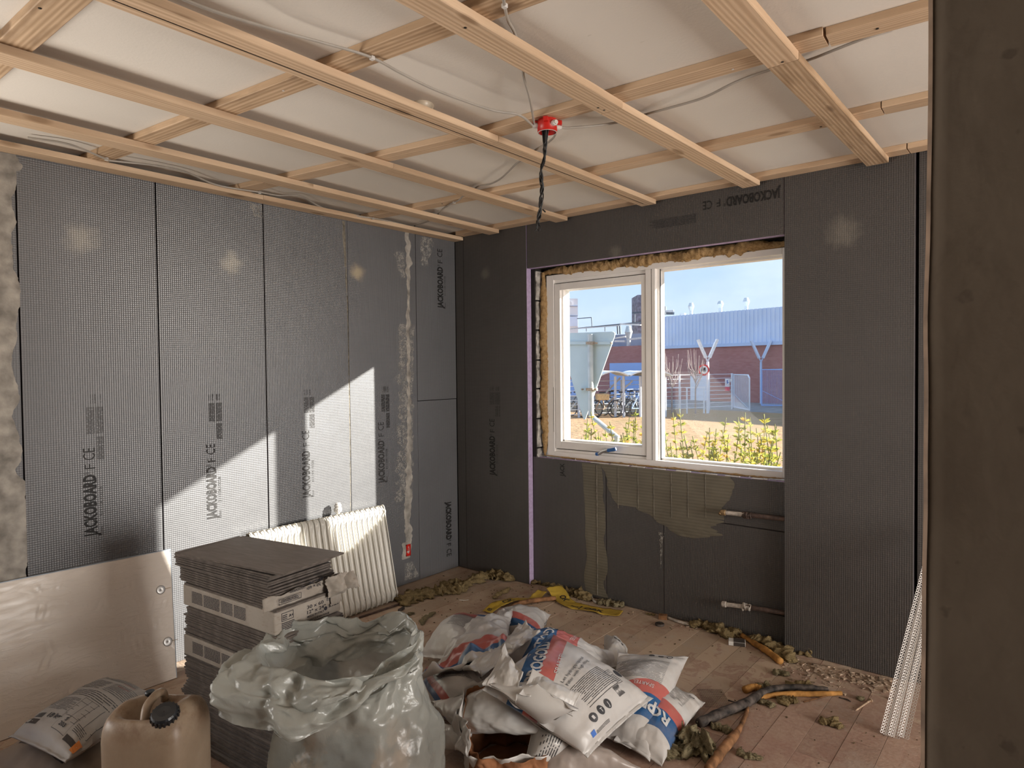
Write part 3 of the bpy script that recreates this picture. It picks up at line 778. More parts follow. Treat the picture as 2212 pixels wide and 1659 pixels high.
# ------------------------------------------------------------------ outside
GZ = -.40
def G(px, py): return on(px, py, 2, GZ)
def outside_ground():
    b = NB('sandy_ground'); P = b.n('ShaderNodeNewGeometry').outputs['Position']
    a = b.noise(P, 3.5, 6, .7); c = b.noise(P, .5, 4)
    col = b.ramp(a, [(.3, (.33, .21, .115)), (.7, (.47, .31, .18))])
    col = b.mix(b.ramp(c, [(.5, 0.0), (.75, .35)]), col, (.22, .20, .08))
    return b.fin(col, .95, .1, b.bump(a, .8, .12))
M['sand'] = outside_ground()
M['asphalt'] = plain('pale_paving', (.30, .285, .27), .9, .2, nscale=2, namp=.15)
def brick_far():
    b = NB('red_brickwork'); P = b.n('ShaderNodeNewGeometry').outputs['Position']
    bt = b.n('ShaderNodeTexBrick', {'Vector': b.n('ShaderNodeMapping', {'Vector': P, 'Rotation': (PI/2, 0, 0)}), 'Scale': 2.2, 'Color1': (.44, .17, .155, 1), 'Color2': (.52, .225, .205, 1), 'Mortar': (.33, .21, .19, 1), 'Mortar Size': .012, 'Row Height': .16})
    col = b.mix(b.ramp(b.noise(P, .8, 5), [(.35, 0.0), (.7, .45)]), bt.outputs['Color'], (.36, .16, .14))
    return b.fin(col, .9, .1)
M['brick'] = brick_far()
M['clad'] = plain('pale_blue_cladding', (.66, .76, .92), .5, .4, nscale=.6, namp=.05)
M['clad_trim'] = plain('cladding_flashing', (.52, .64, .84), .5, .4, nscale=.6, namp=.04)
M['blue_door'] = plain('blue_painted_door', (.32, .47, .80), .5, .4, nscale=.8, namp=.04)
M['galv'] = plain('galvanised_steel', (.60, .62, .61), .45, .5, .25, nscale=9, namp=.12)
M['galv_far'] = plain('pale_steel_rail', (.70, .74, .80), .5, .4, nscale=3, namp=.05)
M['slate'] = plain('grey_blue_roofing', (.26, .31, .42), .8, .2, nscale=1, namp=.1)
M['pipe_dark'] = plain('dark_pipework', (.09, .12, .15), .6, .3)
M['pipe_pale'] = plain('pale_pipework', (.75, .72, .68), .6, .3)
M['white_wall'] = plain('white_panel_building', (.74, .75, .78), .7, .2, nscale=.4, namp=.04)
M['sign_grey'] = plain('grey_sign_back', (.58, .66, .66), .5, .3, nscale=5, namp=.05)
M['rust'] = plain('rusty_bracket', (.45, .32, .22), .7, .3, nscale=60, namp=.3)
M['bark'] = plain('pale_twig_bark', (.42, .34, .31), .9, .1)
M['red_sign'] = plain('red_sign_enamel', (.70, .03, .03), .4, .4)
M['white_sign'] = plain('white_sign_enamel', (.80, .80, .80), .4, .4)
M['pink_sign'] = plain('pink_notice_band', (.72, .10, .16), .5, .3)
M['sign_ink'] = plain('black_sign_ink', (.03, .03, .04), .5, .3)
M['blue_ink'] = plain('blue_sign_ink', (.05, .15, .5), .5, .3)
M['crate'] = plain('wooden_cargo_box', (.62, .42, .20), .8, .2)
M['canopy'] = plain('white_canopy_sheet', (.80, .78, .74), .6, .2)
M['chimney'] = plain('dark_tower_brick', (.17, .19, .25), .9, .1, nscale=3, namp=.4)

gp = MB().add([(-120, .43, GZ), (60, .43, GZ), (60, 160, GZ), (-120, 160, GZ)], [(0, 1, 2, 3)])
g_ = gp.build('ground', M['sand'], origin=(0, .5, GZ)); S(g_)
# facade plane
FA = G(1682, 872); FD = Vector((-.976, .216, 0)); FN = Vector((-.216, -.976, 0))
def F(px, py, off=0.0): return onp(px, py, FA+FN*off, FN)
def fs_(p): return (p-FA).dot(FD)
def fpt(s, z, off=0.0): q = FA+FD*s+FN*off; return Vector((q.x, q.y, z))
pv = MB(); q0, q1 = fpt(-30, GZ+.004), fpt(60, GZ+.004); r0, r1 = q0+FN*6.2, q1+FN*6.2
pv.add([q0, q1, r1, r0], [(0, 3, 2, 1)]); S(pv.build('pavement', M['asphalt'], origin=tuple(q0)))
bld = empty('factory_building', tuple(fpt(0, GZ)), 'long red brick factory with pale blue corrugated upper wall beyond the fence', 'building')
ztop = lambda px, py: F(px, py).z
zc0 = (F(1682, 745).z+F(1433, 752).z)/2; zt = (F(1682, 665).z+F(1440, 682).z)/2
sL = fs_(F(1425, 760)); sR = -14.0; sLL = 26
def fbox(s0, s1, z0, z1, d0, d1):
    a = fpt((s0+s1)/2, (z0+z1)/2, (d0+d1)/2)
    return a, FD*(abs(s1-s0)/2), FN*(abs(d1-d0)/2), Vector((0, 0, (z1-z0)/2))
m_ = MB(); m_.obox(*fbox(sR, sL, GZ, zc0, -8, 0)).obox(*fbox(sL, sLL, GZ, F(1340, 748).z, -8, 0)); m_.build('brick_wall', M['brick'], bld)
m_ = MB(); m_.obox(*fbox(sR, sL, zc0+.1, zt, -7.9, .05)); s = sR
while s < sL: m_.obox(*fbox(s, s+.12, zc0+.16, zt, .05, .09)); s += .24
m_.build('corrugated_cladding', M['clad'], bld)
MB().obox(*fbox(sR, sL, zc0-.02, zc0+.15, 0, .14)).build('flashing', M['clad_trim'], bld)
# left part: set-back blue grey roof storey, doors
MB().obox(*fbox(sL+.02, sLL, F(1340, 748).z, F(1370, 716).z, -8, -2.2)).build('roof_storey', M['slate'], bld)
for (a, b_, c, d) in [(1318, 1390, 784, 862), (1222, 1246, 820, 858)]:
    z0, z1 = F((a+b_)/2, d).z, F((a+b_)/2, c).z
    dd = MB(); s0, s1 = sorted((fs_(F(a, 800)), fs_(F(b_, 800))))
    dd.obox(*fbox(s0, s1, z0, z1, .0, .06)); dd.build('blue_door', M['blue_door'], bld)
for (px0, px1_, py) in [(1484, 1500, 752)]: pass
# doorway frames seen through the fence
for (a, b_, c, d) in [(1492, 1527, 812, 880)]:
    z0, z1 = GZ, F(1510, 812).z; s0, s1 = sorted((fs_(F(a, 800)), fs_(F(b_, 800))))
    MB().obox(*fbox(s0, s1, z0, z1, 0, .05)).build('service_door', M['galv_far'], bld)
# roof vents
for i, (px, yt, yb, w) in enumerate([(1493, 654, 677, 12), (1556, 650, 670, 13), (1612, 643, 668, 13)]):
    P = onp(px, yb, FA+FN*-2.5, FN); top = onp(px, yt, FA+FN*-2.5, FN).z; k = (P-CP).length/FPX; h = top-P.z; r = w*k/2
    v = MB().lathe((P.x, P.y, P.z-.5), [(r*.55, 0), (r*.55, .5+h*.25), (r*1.0, .5+h*.60), (r*1.05, .5+h*.66), (r*.62, .5+h*.98), (.01, .5+h)], 14)
    tag(v.build('roof_vent', M['galv'], smooth=False), ['leftmost bulbous steel roof vent on the factory', 'middle bulbous steel roof vent on the factory', 'rightmost bulbous steel roof vent on the factory'][i], 'vent', 'bulbous steel vents on the factory roof')
P = onp(1358, 740, FA+FN*-.8, FN); k = (P-CP).length/FPX
v = MB().lathe((P.x, P.y, P.z-.4), [(8*k*.55, 0), (8*k*.55, .4+8*k), (8*k*1.05, .4+22*k), (8*k*.6, .4+35*k), (.02, .4+36*k)], 14)
tag(v.build('roof_vent', M['galv'], smooth=False), 'large bluish steel vent among the roof pipes left of the mullion', 'vent', 'bulbous steel vents on the factory roof')
# roof pipework
rp = empty('roof_pipework', tuple(fpt(20, zt)), 'dark and pale pipe runs along the factory roof at left', 'pipework')
def R(px, py, off): return onp(px, py, FA+FN*off, FN)
def pix(px, off): return (R(px, 740, off)-CP).length/FPX
m_ = MB(); m_.bar(R(1218, 712, -2), R(1395, 695, -2), 2.2*pix(1300, -2)); m_.bar(R(1247, 688, -2), R(1278, 686, -2), 1.6*pix(1260, -2)); m_.bar(R(1278, 686, -2), R(1279, 708, -2), 1.6*pix(1260, -2))
m_.bar(R(1334, 702, -2), R(1335, 722, -2), 3*pix(1330, -2)); m_.bar(R(1339, 702, -2), R(1340, 722, -2), 3*pix(1330, -2)); m_.bar(R(1366, 676, -2.2), R(1394, 674, -2.2), 3.6*pix(1380, -2)); m_.bar(R(1371, 676, -2.2), R(1371, 696, -2.2), 1.6*pix(1380, -2))
for px in (1267, 1307): m_.bar(R(px, 706, -2), R(px, 716, -2), 1.5*pix(px, -2))
m_.build('dark_pipe', M['pipe_dark'], rp)
for P0_, P1_, W__ in ((R(1230, 711, -1.8), R(1340, 703, -1.8), 2*pix(1300, -2)), (R(1340, 700, -1.8), R(1385, 702, -1.8), 3*pix(1300, -2)), (R(1328, 737, -.6), R(1350, 737, -.6), 4*pix(1340, -1)), (R(1360, 733, -.6), R(1395, 729, -.6), 4*pix(1340, -1)), (R(1322, 732, -1.2), R(1352, 727, -1.2), 3*pix(1340, -1)), (R(1436, 673, -1.5), R(1456, 672, -1.5), 4.5*pix(1440, -1.5)), (R(1470, 680, -1.5), R(1480, 679, -1.5), 5*pix(1440, -1.5))): MB().bar(P0_, P1_, W__).build('pale_pipe', M['pipe_pale'], rp)
if 0: m_.bar(R(1328, 737, -.6), R(1350, 737, -.6), 4*pix(1340, -1)); m_.bar(R(1360, 733, -.6), R(1395, 729, -.6), 4*pix(1340, -1)); m_.bar(R(1322, 732, -1.2), R(1352, 727, -1.2), 3*pix(1340, -1)); m_.bar(R(1436, 673, -1.5), R(1456, 672, -1.5), 4.5*pix(1440, -1.5)); m_.bar(R(1470, 680, -1.5), R(1480, 679, -1.5), 5*pix(1440, -1.5))
MB().bar(R(1436, 662, -1.7), R(1436, 680, -1.7), 5*pix(1440, -1.5)).bar(R(1440, 677, -1.5), R(1455, 677, -1.5), 5*pix(1440, -1.5)).build('pipe_support', M['pipe_dark'], rp)
# tower and white block behind
def far_block(px0, px1_, py0, py1, dist, mat, name, label, cat, depth=3):
    P = onp((px0+px1_)/2, 780, CP+Vector((-.639, .769, 0))*dist, (-.639, .769, 0)); k = dist/FPX
    rt = Vector((.769, .639, 0)); fw = Vector((-.639, .769, 0)); w = (px1_-px0)*k/2
    zt_ = on_depth((px0+px1_)/2, py0, dist).z
    zb_ = GZ
    m_ = MB(); m_.obox(Vector((P.x, P.y, (zt_+zb_)/2))+fw*depth/2, rt*w, fw*depth/2, Vector((0, 0, (zt_-zb_)/2)))
    o = m_.build(name, mat); tag(o, label, cat); return o, P, k
def on_depth(px, py, d):
    r = ray(px, py); f = Vector((-.639, .769, 0)); return CP+r*(d/r.dot(f))
o, P, k = far_block(1378, 1398, 637, 700, 62, M['chimney'], 'chimney_tower', 'dark brick tower rising behind the roof pipes beside the mullion', 'tower')
o, P, k = far_block(1384, 1398, 626, 640, 62.5, M['chimney'], 'chimney_top', 'x', 'tower'); bpy.data.objects.remove(o)
root = empty('white_building', tuple(Vector((on_depth(1235, 780, 75).x, on_depth(1235, 780, 75).y, GZ))), 'pale panelled tall building at the left edge of the window view', 'building')
fw = Vector((-.639, .769, 0)); rt = Vector((.769, .639, 0)); k = 75/FPX
def fb(px0, px1_, py0, py1, d, dep, name, mat, par):
    a = on_depth(px0, py0, d); b_ = on_depth(px1_, py1, d); c = (a+b_)/2
    return MB().obox(c+fw*dep/2, rt*abs((px1_-px0)*d/FPX/2), fw*dep/2, Vector((0, 0, abs(a.z-b_.z)/2))).build(name, mat, par)
a = on_depth(1205, 645, 75); b_ = on_depth(1248, 645, 75); c = (a+b_)/2; MB().obox(Vector((c.x, c.y, (c.z+GZ)/2))+fw*3, rt*abs(43*75/FPX/2), fw*3, Vector((0, 0, (c.z-GZ)/2))).build('wall', M['white_wall'], root)
for y in (661, 682): fb(1205, 1248, y, y+.8, 74.9, .1, 'panel_joint', M['slate'], root)
fb(1228, 1248, 684, 705, 74.9, .1, 'glazed_corner', M['clad'], root)
a = on_depth(1231, 655, 74.8); MB().lathe(a, [(.01, 0), (4.2*k, .02), (4.2*k, -.1)], 18, axis=-fw).build('round_white_logo', M['white_sign'], root)

# rail fence, gates
fL = G(1205, 905); fM = G(1465, 892); fR = G(1584, 884)
def rail_fence(name, label, a, b_, h, posts, nr, topz=None):
    root = empty(name, tuple(a), label, 'fence'); d = (b_-a); L = d.length
    for t in posts:
        p = a+d*t; MB().bar((p.x, p.y, GZ), (p.x, p.y, GZ+h+.03), .06).build('post', M['galv_far'], root)
    for i in range(nr):
        z = GZ+h*(.10+.90*i/(nr-1)); MB().bar((a.x, a.y, z), (b_.x, b_.y, z), .022).build('rail', M['galv_far'], root)
    return root
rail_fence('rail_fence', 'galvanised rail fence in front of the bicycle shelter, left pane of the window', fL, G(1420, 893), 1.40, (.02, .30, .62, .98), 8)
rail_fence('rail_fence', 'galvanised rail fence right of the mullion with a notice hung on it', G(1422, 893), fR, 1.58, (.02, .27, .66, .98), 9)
def gate(name, label, a, b_, h, mat):
    root = empty(name, tuple(a), label, 'gate'); d = b_-a
    m_ = MB(); up = Vector((0, 0, 1))
    pts = [a+up*.1, a+up*h, b_-d*.08+up*h, b_+up*(h-.12), b_+up*.1, a+up*.1]
    m_.tube(pts, .035, 6, False); m_.build('frame', mat, root)
    m2 = MB(); n = 24
    for i in range(1, n): p = a+d*(i/n); m2.bar(p+up*.12, p+up*(h-.03), .012)
    w = m2.build('mesh_bars', mat, root); w['kind'] = 'stuff'
    MB().bar(a+up*(h*.45), b_+up*.12, .02).build('brace', mat, root)
    return root
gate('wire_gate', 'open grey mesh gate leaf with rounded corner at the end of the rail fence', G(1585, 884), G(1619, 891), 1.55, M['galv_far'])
gate('wire_gate', 'blue mesh gate in front of the brick wall at right', G(1645, 880), G(1672, 880)+Vector((.8, 0, 0)), 1.75, M['blue_door'])
# Y shaped lamps
def y_lamp(label, P, top, fork, wpx, dist_mat, tilt=0):
    """P base on ground"""
    root = empty('street_lamp', tuple(P), label, 'lamp', 'forked tube lamps beyond the fence')
    k = (P-CP).length/FPX; rtv = rt; up = Vector((0, 0, 1))
    zf = CP.z+(797-fork)*k; zt_ = CP.z+(797-top)*k
    c = Vector((P.x, P.y, zf)); MB().bar(P, c, .09).build('pole', dist_mat, root)
    for s in (-1, 1):
        e = Vector((P.x, P.y, zt_))+rtv*(s*wpx*k)
        MB().bar(c+(e-c)*.0, c+(e-c)*.25, .05).build('arm', dist_mat, root)
        MB().bar(c+(e-c)*.18, e, .17, .10).build('tube_head', M['white_sign'] if dist_mat is M['galv_far'] else M['clad'], root)
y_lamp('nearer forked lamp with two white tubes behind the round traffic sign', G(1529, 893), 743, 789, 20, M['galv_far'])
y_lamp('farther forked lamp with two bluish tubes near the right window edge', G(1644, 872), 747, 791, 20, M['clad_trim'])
# round traffic sign
P = G(1529, 893)+Vector((.08, -.25, 0)); k = (P-CP).length/FPX
c = CP+(ray(1520, 799)*(((P-CP).length)/ray(1520, 799).length)); ax = Vector((.50, -.86, 0))
sg = empty('traffic_sign', tuple(c), 'round red rimmed white traffic sign with a black lorry pictogram', 'sign')
m_ = MB(); m_.lathe(c, [(11.5*k, 0), (11.5*k, .02), (.001, .021)], 28, axis=ax, cap=False); m_.build('red_rim', M['red_sign'], sg)
MB().lathe(c+ax*.008, [(8.3*k, 0), (8.3*k, .02), (.001, .021)], 28, axis=ax, cap=False).build('white_face', M['white_sign'], sg)
sx = ax.cross(Vector((0, 0, 1))).normalized()*-1; up = Vector((0, 0, 1)); cc = c+ax*.034; mb = MB()
mb.obox(cc+sx*.9*k+up*2*k, sx*2.8*k, ax*.002, up*3*k).obox(cc-sx*3.6*k+up*-.2*k, sx*1.6*k, ax*.002, up*1.6*k).obox(cc+up*-1.8*k, sx*5*k, ax*.002, up*.5*k)
for s in (-3.2, .2, 2.6): mb.lathe(cc+sx*s*k+up*-3*k-ax*.002, [(1.0*k, 0), (1.0*k, .004)], 10, axis=ax)
mb.build('lorry_pictogram', M['sign_ink'], sg)
# notice on the fence
a = on_depth(1571, 833, 28.4); q = on_depth(1571, 820, 28.4); nn = Vector((.639, -.769, 0)); k = 28.4/FPX
nt_ = empty('fence_notice', tuple(a), 'white notice with blue figure above a red band hung on the fence', 'notice')
MB().obox(on_depth(1571, 827, 28.4), rt*4.8*k, nn*.01, up*9*k).build('board', M['white_sign'], nt_)
MB().obox(on_depth(1571, 840, 28.38), rt*4.8*k, nn*.012, up*4.4*k).build('red_band', M['pink_sign'], nt_)
mb = MB(); mb.obox(on_depth(1571, 826, 28.3), rt*.8*k, nn*.01, up*2.6*k); mb.lathe(on_depth(1571, 822.4, 28.3), [(1.3*k, 0), (1.3*k, .01)], 10, axis=nn); mb.obox(on_depth(1573, 826, 28.3), rt*1.6*k, nn*.01, up*.6*k); mb.build('blue_figure', M['blue_ink'], nt_)
MB().obox(on_depth(1579, 821, 28.4), rt*2.6*k, nn*.01, up*2.8*k).build('small_plate', M['white_sign'], nt_)

# bicycle shelter and bicycles
sh = empty('bicycle_shelter', tuple(G(1300, 886)), 'open bicycle shelter with white wavy vaulted roof behind the fence', 'shelter')
dS = 25.0; k = dS/FPX
for ct in (1238, 1270, 1302+26, 1392, 1424):
    vs = []; fs = []; n = 12
    for i in range(n+1):
        t = -1+2*i/n; zof = (1-t*t)*9*k
        for dd in (0, 3.0):
            p = on_depth(ct+t*30, 813, dS)+fw*dd; vs.append((p.x, p.y, p.z+zof)); vs.append((p.x, p.y, p.z+zof+.05))
    for i in range(n):
        a = i*4
        fs += [(a+1, a+3, a+7, a+5), (a, a+4, a+6, a+2), (a, a+1, a+5, a+4), (a+2, a+6, a+7, a+3)]
    mk('roof_vault', vs, fs, M['canopy'], sh)
for px in (1250, 1329, 1347, 1383, 1437):
    p = on_depth(px, 813, dS+.5); MB().bar((p.x, p.y, GZ), p, .07).build('post', M['galv_far'], sh)
for (a, b_) in [((1296, 862), (1340, 816)), ((1338, 848), (1366, 823))]:
    MB().bar(on_depth(a[0], a[1], dS+1), on_depth(b_[0], b_[1], dS+1), .06).build('diagonal_strut', M['grey_metal'], sh)
def bike(px, d, s, mat, lab):
    P = on_depth(px, 797, d); P.z = GZ; dv = (rt*.9+fw*.43*s).normalized(); r = .33
    root = empty('bicycle', tuple(P), lab, 'bicycle', 'bicycles parked under the shelter')
    ups = Vector((0, 0, 1))
    for s_ in (-.52, .52):
        c = P+dv*s_+ups*r
        pts = [c+(dv*math.cos(t)+ups*math.sin(t))*r for t in np.linspace(0, 2*PI, 19)]
        MB().tube(pts, .022, 5, False).build('wheel', M['sign_ink'], root)
    A, B, Cc, Dd = P+dv*-.52+ups*r, P+dv*-.1+ups*.32, P+dv*-.2+ups*.85, P+dv*.40+ups*.82
    m_ = MB()
    for p, q in ((A, B), (A, Cc), (B, Cc), (B, Dd), (Cc, Dd), (Dd, P+dv*.52+ups*r), (Dd, Dd+ups*.18), (Cc, Cc+ups*.12)): m_.bar(p, q, .035)
    m_.build('frame', mat, root)
    fx = dv.cross(ups)
    MB().bar(Dd+ups*.2-fx*.28, Dd+ups*.2+fx*.28, .03).bar(Cc+ups*.12-dv*.12, Cc+ups*.12+dv*.14, .07, .05).build('handlebar', M['sign_ink'], root)
for i, (px, d, s, mt) in enumerate([(1236, 25.5, 1, 'galv'), (1256, 26, -1, 'pipe_dark'), (1310, 25.6, 1, 'rust'), (1328, 26.2, -1, 'pipe_dark'), (1352, 25.6, 1, 'galv'), (1371, 26.2, -1, 'pipe_dark'), (1388, 25.8, 1, 'blue_door')]):
    bike(px, d, s, M[mt], ['leftmost', 'second', 'third', 'fourth', 'fifth', 'sixth', 'rightmost'][i]+(' bicycle' if i in (0, 6) else ' bicycle from the left')+' parked under the white vaulted shelter')
tag(MB().obox(on_depth(1301, 857, 25.2), rt*13*k, fw*.3, up*6.5*k).build('cargo_box', M['crate'], bevel=.02), 'plywood cargo box standing among the parked bicycles', 'box')

# young bare trees
def bare_tree(px, pytop, base, d, seed, lab):
    r = random.Random(seed); P = on_depth(px, 797, d); P.z = GZ; H_ = CP.z+(797-pytop)*d/FPX-GZ
    m_ = MB(); ups = Vector((0, 0, 1)); m_.tube([P, P+ups*H_*.42], [.04, .03], 6)
    for i in range(15):
        z0 = H_*r.uniform(.36, .62); a = r.uniform(0, 2*PI); sp = r.uniform(.15, .5)
        e = P+Vector((math.cos(a)*sp, math.sin(a)*sp, H_*r.uniform(.75, 1.0)))
        s0 = P+ups*z0; mid = s0+(e-s0)*.45+Vector((math.cos(a), math.sin(a), 0))*.12
        m_.tube([s0, mid, e], [.02, .014, .006], 5)
    tag(m_.build('bare_tree', M['bark']), lab, 'tree')
    st = MB()
    for sgn in (-1, 1): st.bar(P+rt*.35*sgn, P+rt*.35*sgn+ups*H_*.40, .045)
    st.bar(P-rt*.4+ups*H_*.40, P+rt*.4+ups*H_*.40, .05)
    tag(st.build('tree_stake', M['galv_far']), lab.replace('young bare tree', 'pair of support posts round the young bare tree'), 'stake')
bare_tree(1451, 762, 0, 27.5, 1, 'young bare tree just right of the window mullion')
bare_tree(1502, 760, 0, 27.0, 2, 'young bare tree left of the round traffic sign')

# give way sign seen from behind, on its cranked post
YS = 2.1
sp = on(1276, 905, 1, YS); sg = empty('road_sign', (sp.x, YS, GZ), 'grey back of a triangular road sign on a cranked galvanised post', 'sign')
aL, aR, aB = on(1206, 719, 1, YS-.03), on(1331, 716, 1, YS-.03), on(1262, 912, 1, YS-.03)
aL = Vector((2*sp.x-aR.x-.06, YS-.03, aR.z+.01)); 
def round_tri(a, b_, c, r, n=6):
    P = [a, b_, c]; out = []
    for i in range(3):
        p, q, s_ = P[i-1], P[i], P[(i+1) % 3]; u = (p-q).normalized()*r; w = (s_-q).normalized()*r
        for j in range(n+1):
            t = j/n; out.append((q+u)*(1-t)**2+q*2*t*(1-t)+(q+w)*t*t)
    return out
tri = round_tri(aL, aR, aB, .06)
MB().poly_prism(tri, (0, 1, 0), .012).build('sign_plate', M['sign_grey'], sg)
MB().tube([on(1275, 722, 1, YS-.07), on(1277, 898, 1, YS-.07), on(1333, 945, 1, YS-.07), on(1333, 1010, 1, YS-.07), (on(1333, 1010, 1, YS-.07).x, YS-.07, GZ)], .030, 14).build('cranked_post', M['galv'], sg)
for (py, x0_, x1_) in ((741, 1212, 1322), (841, 1253, 1290)):
    a, b_ = on(x0_, py, 1, YS-.045), on(x1_, py, 1, YS-.045)
    MB().bar(a, b_, .022, .030).build('sign_rail', M['sign_grey'], sg)
    c = on(1276, py, 1, YS-.075); MB().box(c.x-.040, c.x+.040, YS-.105, YS-.04, c.z-.014, c.z+.014).build('clamp', M['rust'], sg)
    for xx in (1268, 1287, 1320 if py < 800 else 1257):
        q = on(xx, py, 1, YS-.08); MB().lathe(q, [(.009, .02), (.009, -.006), (.002, -.01)], 8, axis=(0, 1, 0)).build('bolt', M['rust'], sg)

# shrubs in front of the window: thin upright stems with narrow leaves
M['leaf'] = None
def leaf_mat():
    b = NB('yellow_green_leaf'); r = b.noise(b.n('ShaderNodeNewGeometry').outputs['Position'], 9, 2)
    col = b.ramp(r, [(.30, (.22, .28, .05)), (.48, (.46, .46, .09)), (.64, (.68, .52, .10)), (.78, (.72, .34, .10))])
    df = b.n('ShaderNodeBsdfDiffuse', {'Color': col}); tl = b.n('ShaderNodeBsdfTranslucent', {'Color': col})
    b.t.links.new(b.n('ShaderNodeMixShader', {0: .5, 1: df, 2: tl}).outputs[0], b.out.inputs[0]); return b.m
M['leaf'] = leaf_mat(); M['stem'] = plain('olive_stem', (.20, .20, .08), .8, .2)
def shrub(px, y, top, seed):
    r = random.Random(seed); base = on(px, 1000, 1, y); base.z = GZ
    zt_ = on(px, top, 1, y).z; st = MB(); lf = MB()
    nst = r.randint(6, 8)
    for s_ in range(nst):
        x0 = base.x+r.uniform(-.06, .06); y0 = base.y+r.uniform(-.08, .08)
        tx = base.x+r.uniform(-.20, .20); tz = GZ+(zt_-GZ)*(1.0 if s_ == 0 else r.uniform(.58, .97)); ty = y0+r.uniform(-.15, .15)
        pts = smooth_path([(x0, y0, GZ), (x0+(tx-x0)*.25+r.uniform(-.03, .03), y0, GZ+(tz-GZ)*.5), (tx, ty, tz)], 12)
        st.tube(pts, [.004]*len(pts), 4)
        n = len(pts)
        nl = 150
        for i in range(nl):
            t = .34+.66*(i/nl)**.9; q = pts[min(n-1, int(t*(n-1)))]; a = r.uniform(0, 2*PI)
            d = Vector((math.cos(a), math.sin(a)*.8, r.uniform(.25, 1.1))).normalized(); ln = r.uniform(.026, .050)*(1.1 if t > .9 else 1)
            w = d.cross(Vector((r.uniform(-1, 1), r.uniform(-1, 1), .3))).normalized()*ln*.17
            q = q+Vector((r.uniform(-.006, .006), r.uniform(-.006, .006), r.uniform(-.01, .01)))
            b_ = q+d*ln; dr = Vector((0, 0, -ln*.12))
            lf.add([q, q+d*ln*.45+w, b_+dr, q+d*ln*.45-w], [(0, 1, 2), (0, 2, 3)])
    root = empty('young_shrub', tuple(base)); lf.build('leaves', M['leaf'], root)['kind'] = 'stuff'; st.build('stems', M['stem'], root)
    return root
names = []
spots = [(1232, 1.45, 893), (1262, 1.30, 905), (1300, 1.6, 890), (1322, 1.25, 900), (1352, 1.45, 882), (1378, 1.3, 890), (1408, 1.5, 892),
         (1438, 1.30, 893), (1470, 1.5, 892), (1505, 1.35, 884), (1537, 1.55, 900), (1562, 1.35, 935), (1600, 1.5, 890), (1632, 1.3, 905), (1662, 1.5, 897), (1688, 1.3, 894), (1715, 1.5, 900), (1490, 1.05, 955), (1585, 1.1, 950), (1655, 1.0, 955), (1345, 1.05, 945), (1250, 1.05, 945), (1285, 1.1, 940), (1395, 1.1, 940), (1520, 1.1, 945), (1625, 1.05, 950), (1455, 1.2, 925), (1575, 1.3, 915), (1700, 1.1, 940)]
spots.sort(); _cnt = {'left': 0, 'right': 0}
ORD = ['leftmost', 'second', 'third', 'fourth', 'fifth', 'sixth', 'seventh', 'eighth', 'ninth', 'tenth', 'eleventh', 'twelfth', 'thirteenth', 'fourteenth', 'fifteenth', 'sixteenth', 'seventeenth', 'eighteenth', 'nineteenth', 'twentieth']
for i, (px, y, tp) in enumerate(spots):
    s_ = shrub(px, y, tp, 100+i)
    pane = 'left' if px < 1410 else 'right'
    k_ = _cnt[pane]; _cnt[pane] += 1
    tag(s_, ('%s yellow-green shrub%s in the %s window pane' % (ORD[k_], '' if k_ == 0 else ' from the left', pane)), 'shrub', 'young shrubs outside, %s pane' % pane)
# ------------------------------------------------------------------ electrical bits on the ceiling
bx = Vector((1.995, -1.475, ZB))
jb = empty('junction_box', tuple(bx), 'red round electrical junction box screwed under a ceiling batten', 'junction box')
mb = MB(); R0 = .040
bc = on(1182, 262, 2, ZB-.004); bc = Vector((bc.x, bc.y, ZB))
n = 28; prof = [(R0*.97, 0), (R0, -.008), (R0, -.050), (R0-.003, -.050), (R0-.004, -.006), (.001, -.005)]
mb.lathe(bc, [(r, h) for r, h in prof], n, cap=False).build('red_shell', M['red_box'], jb, smooth=True)
MB().lathe(bc, [(R0-.0005, -.0495), (R0-.0005, -.0512), (R0-.0035, -.0512), (R0-.0035, -.0495)], n, cap=False).build('pale_rim', M['pale_plastic'], jb)
rgt = Vector((.769, .639, 0)); fwd = Vector((-.639, .769, 0))
for ang in (-60, 40, 130, 215):
    a = math.radians(ang); d = Vector((math.cos(a), math.sin(a), 0)); p = bc+d*(R0+.008)-Vector((0, 0, .012))
    MB().obox(p, d*.012, d.cross(Vector((0, 0, 1)))*.010, Vector((0, 0, .009))).build('mounting_ear', M['red_box'], jb, bevel=.002)
glands = []
for (ang, zo) in ((178, -.020), (150, -.014), (12, -.026), (305, -.024)):
    a = math.radians(ang)+math.atan2(rgt.y, rgt.x); d = Vector((math.cos(a), math.sin(a), 0)); p = bc+d*(R0-.002)+Vector((0, 0, zo))
    MB().lathe(p, [(.0105, -.004), (.0115, .004), (.0115, .014), (.0085, .016), (.0085, .022), (.005, .022)], 14, axis=d).build('cable_gland', M['pale_plastic'], jb, smooth=False); glands.append(p+d*.020)
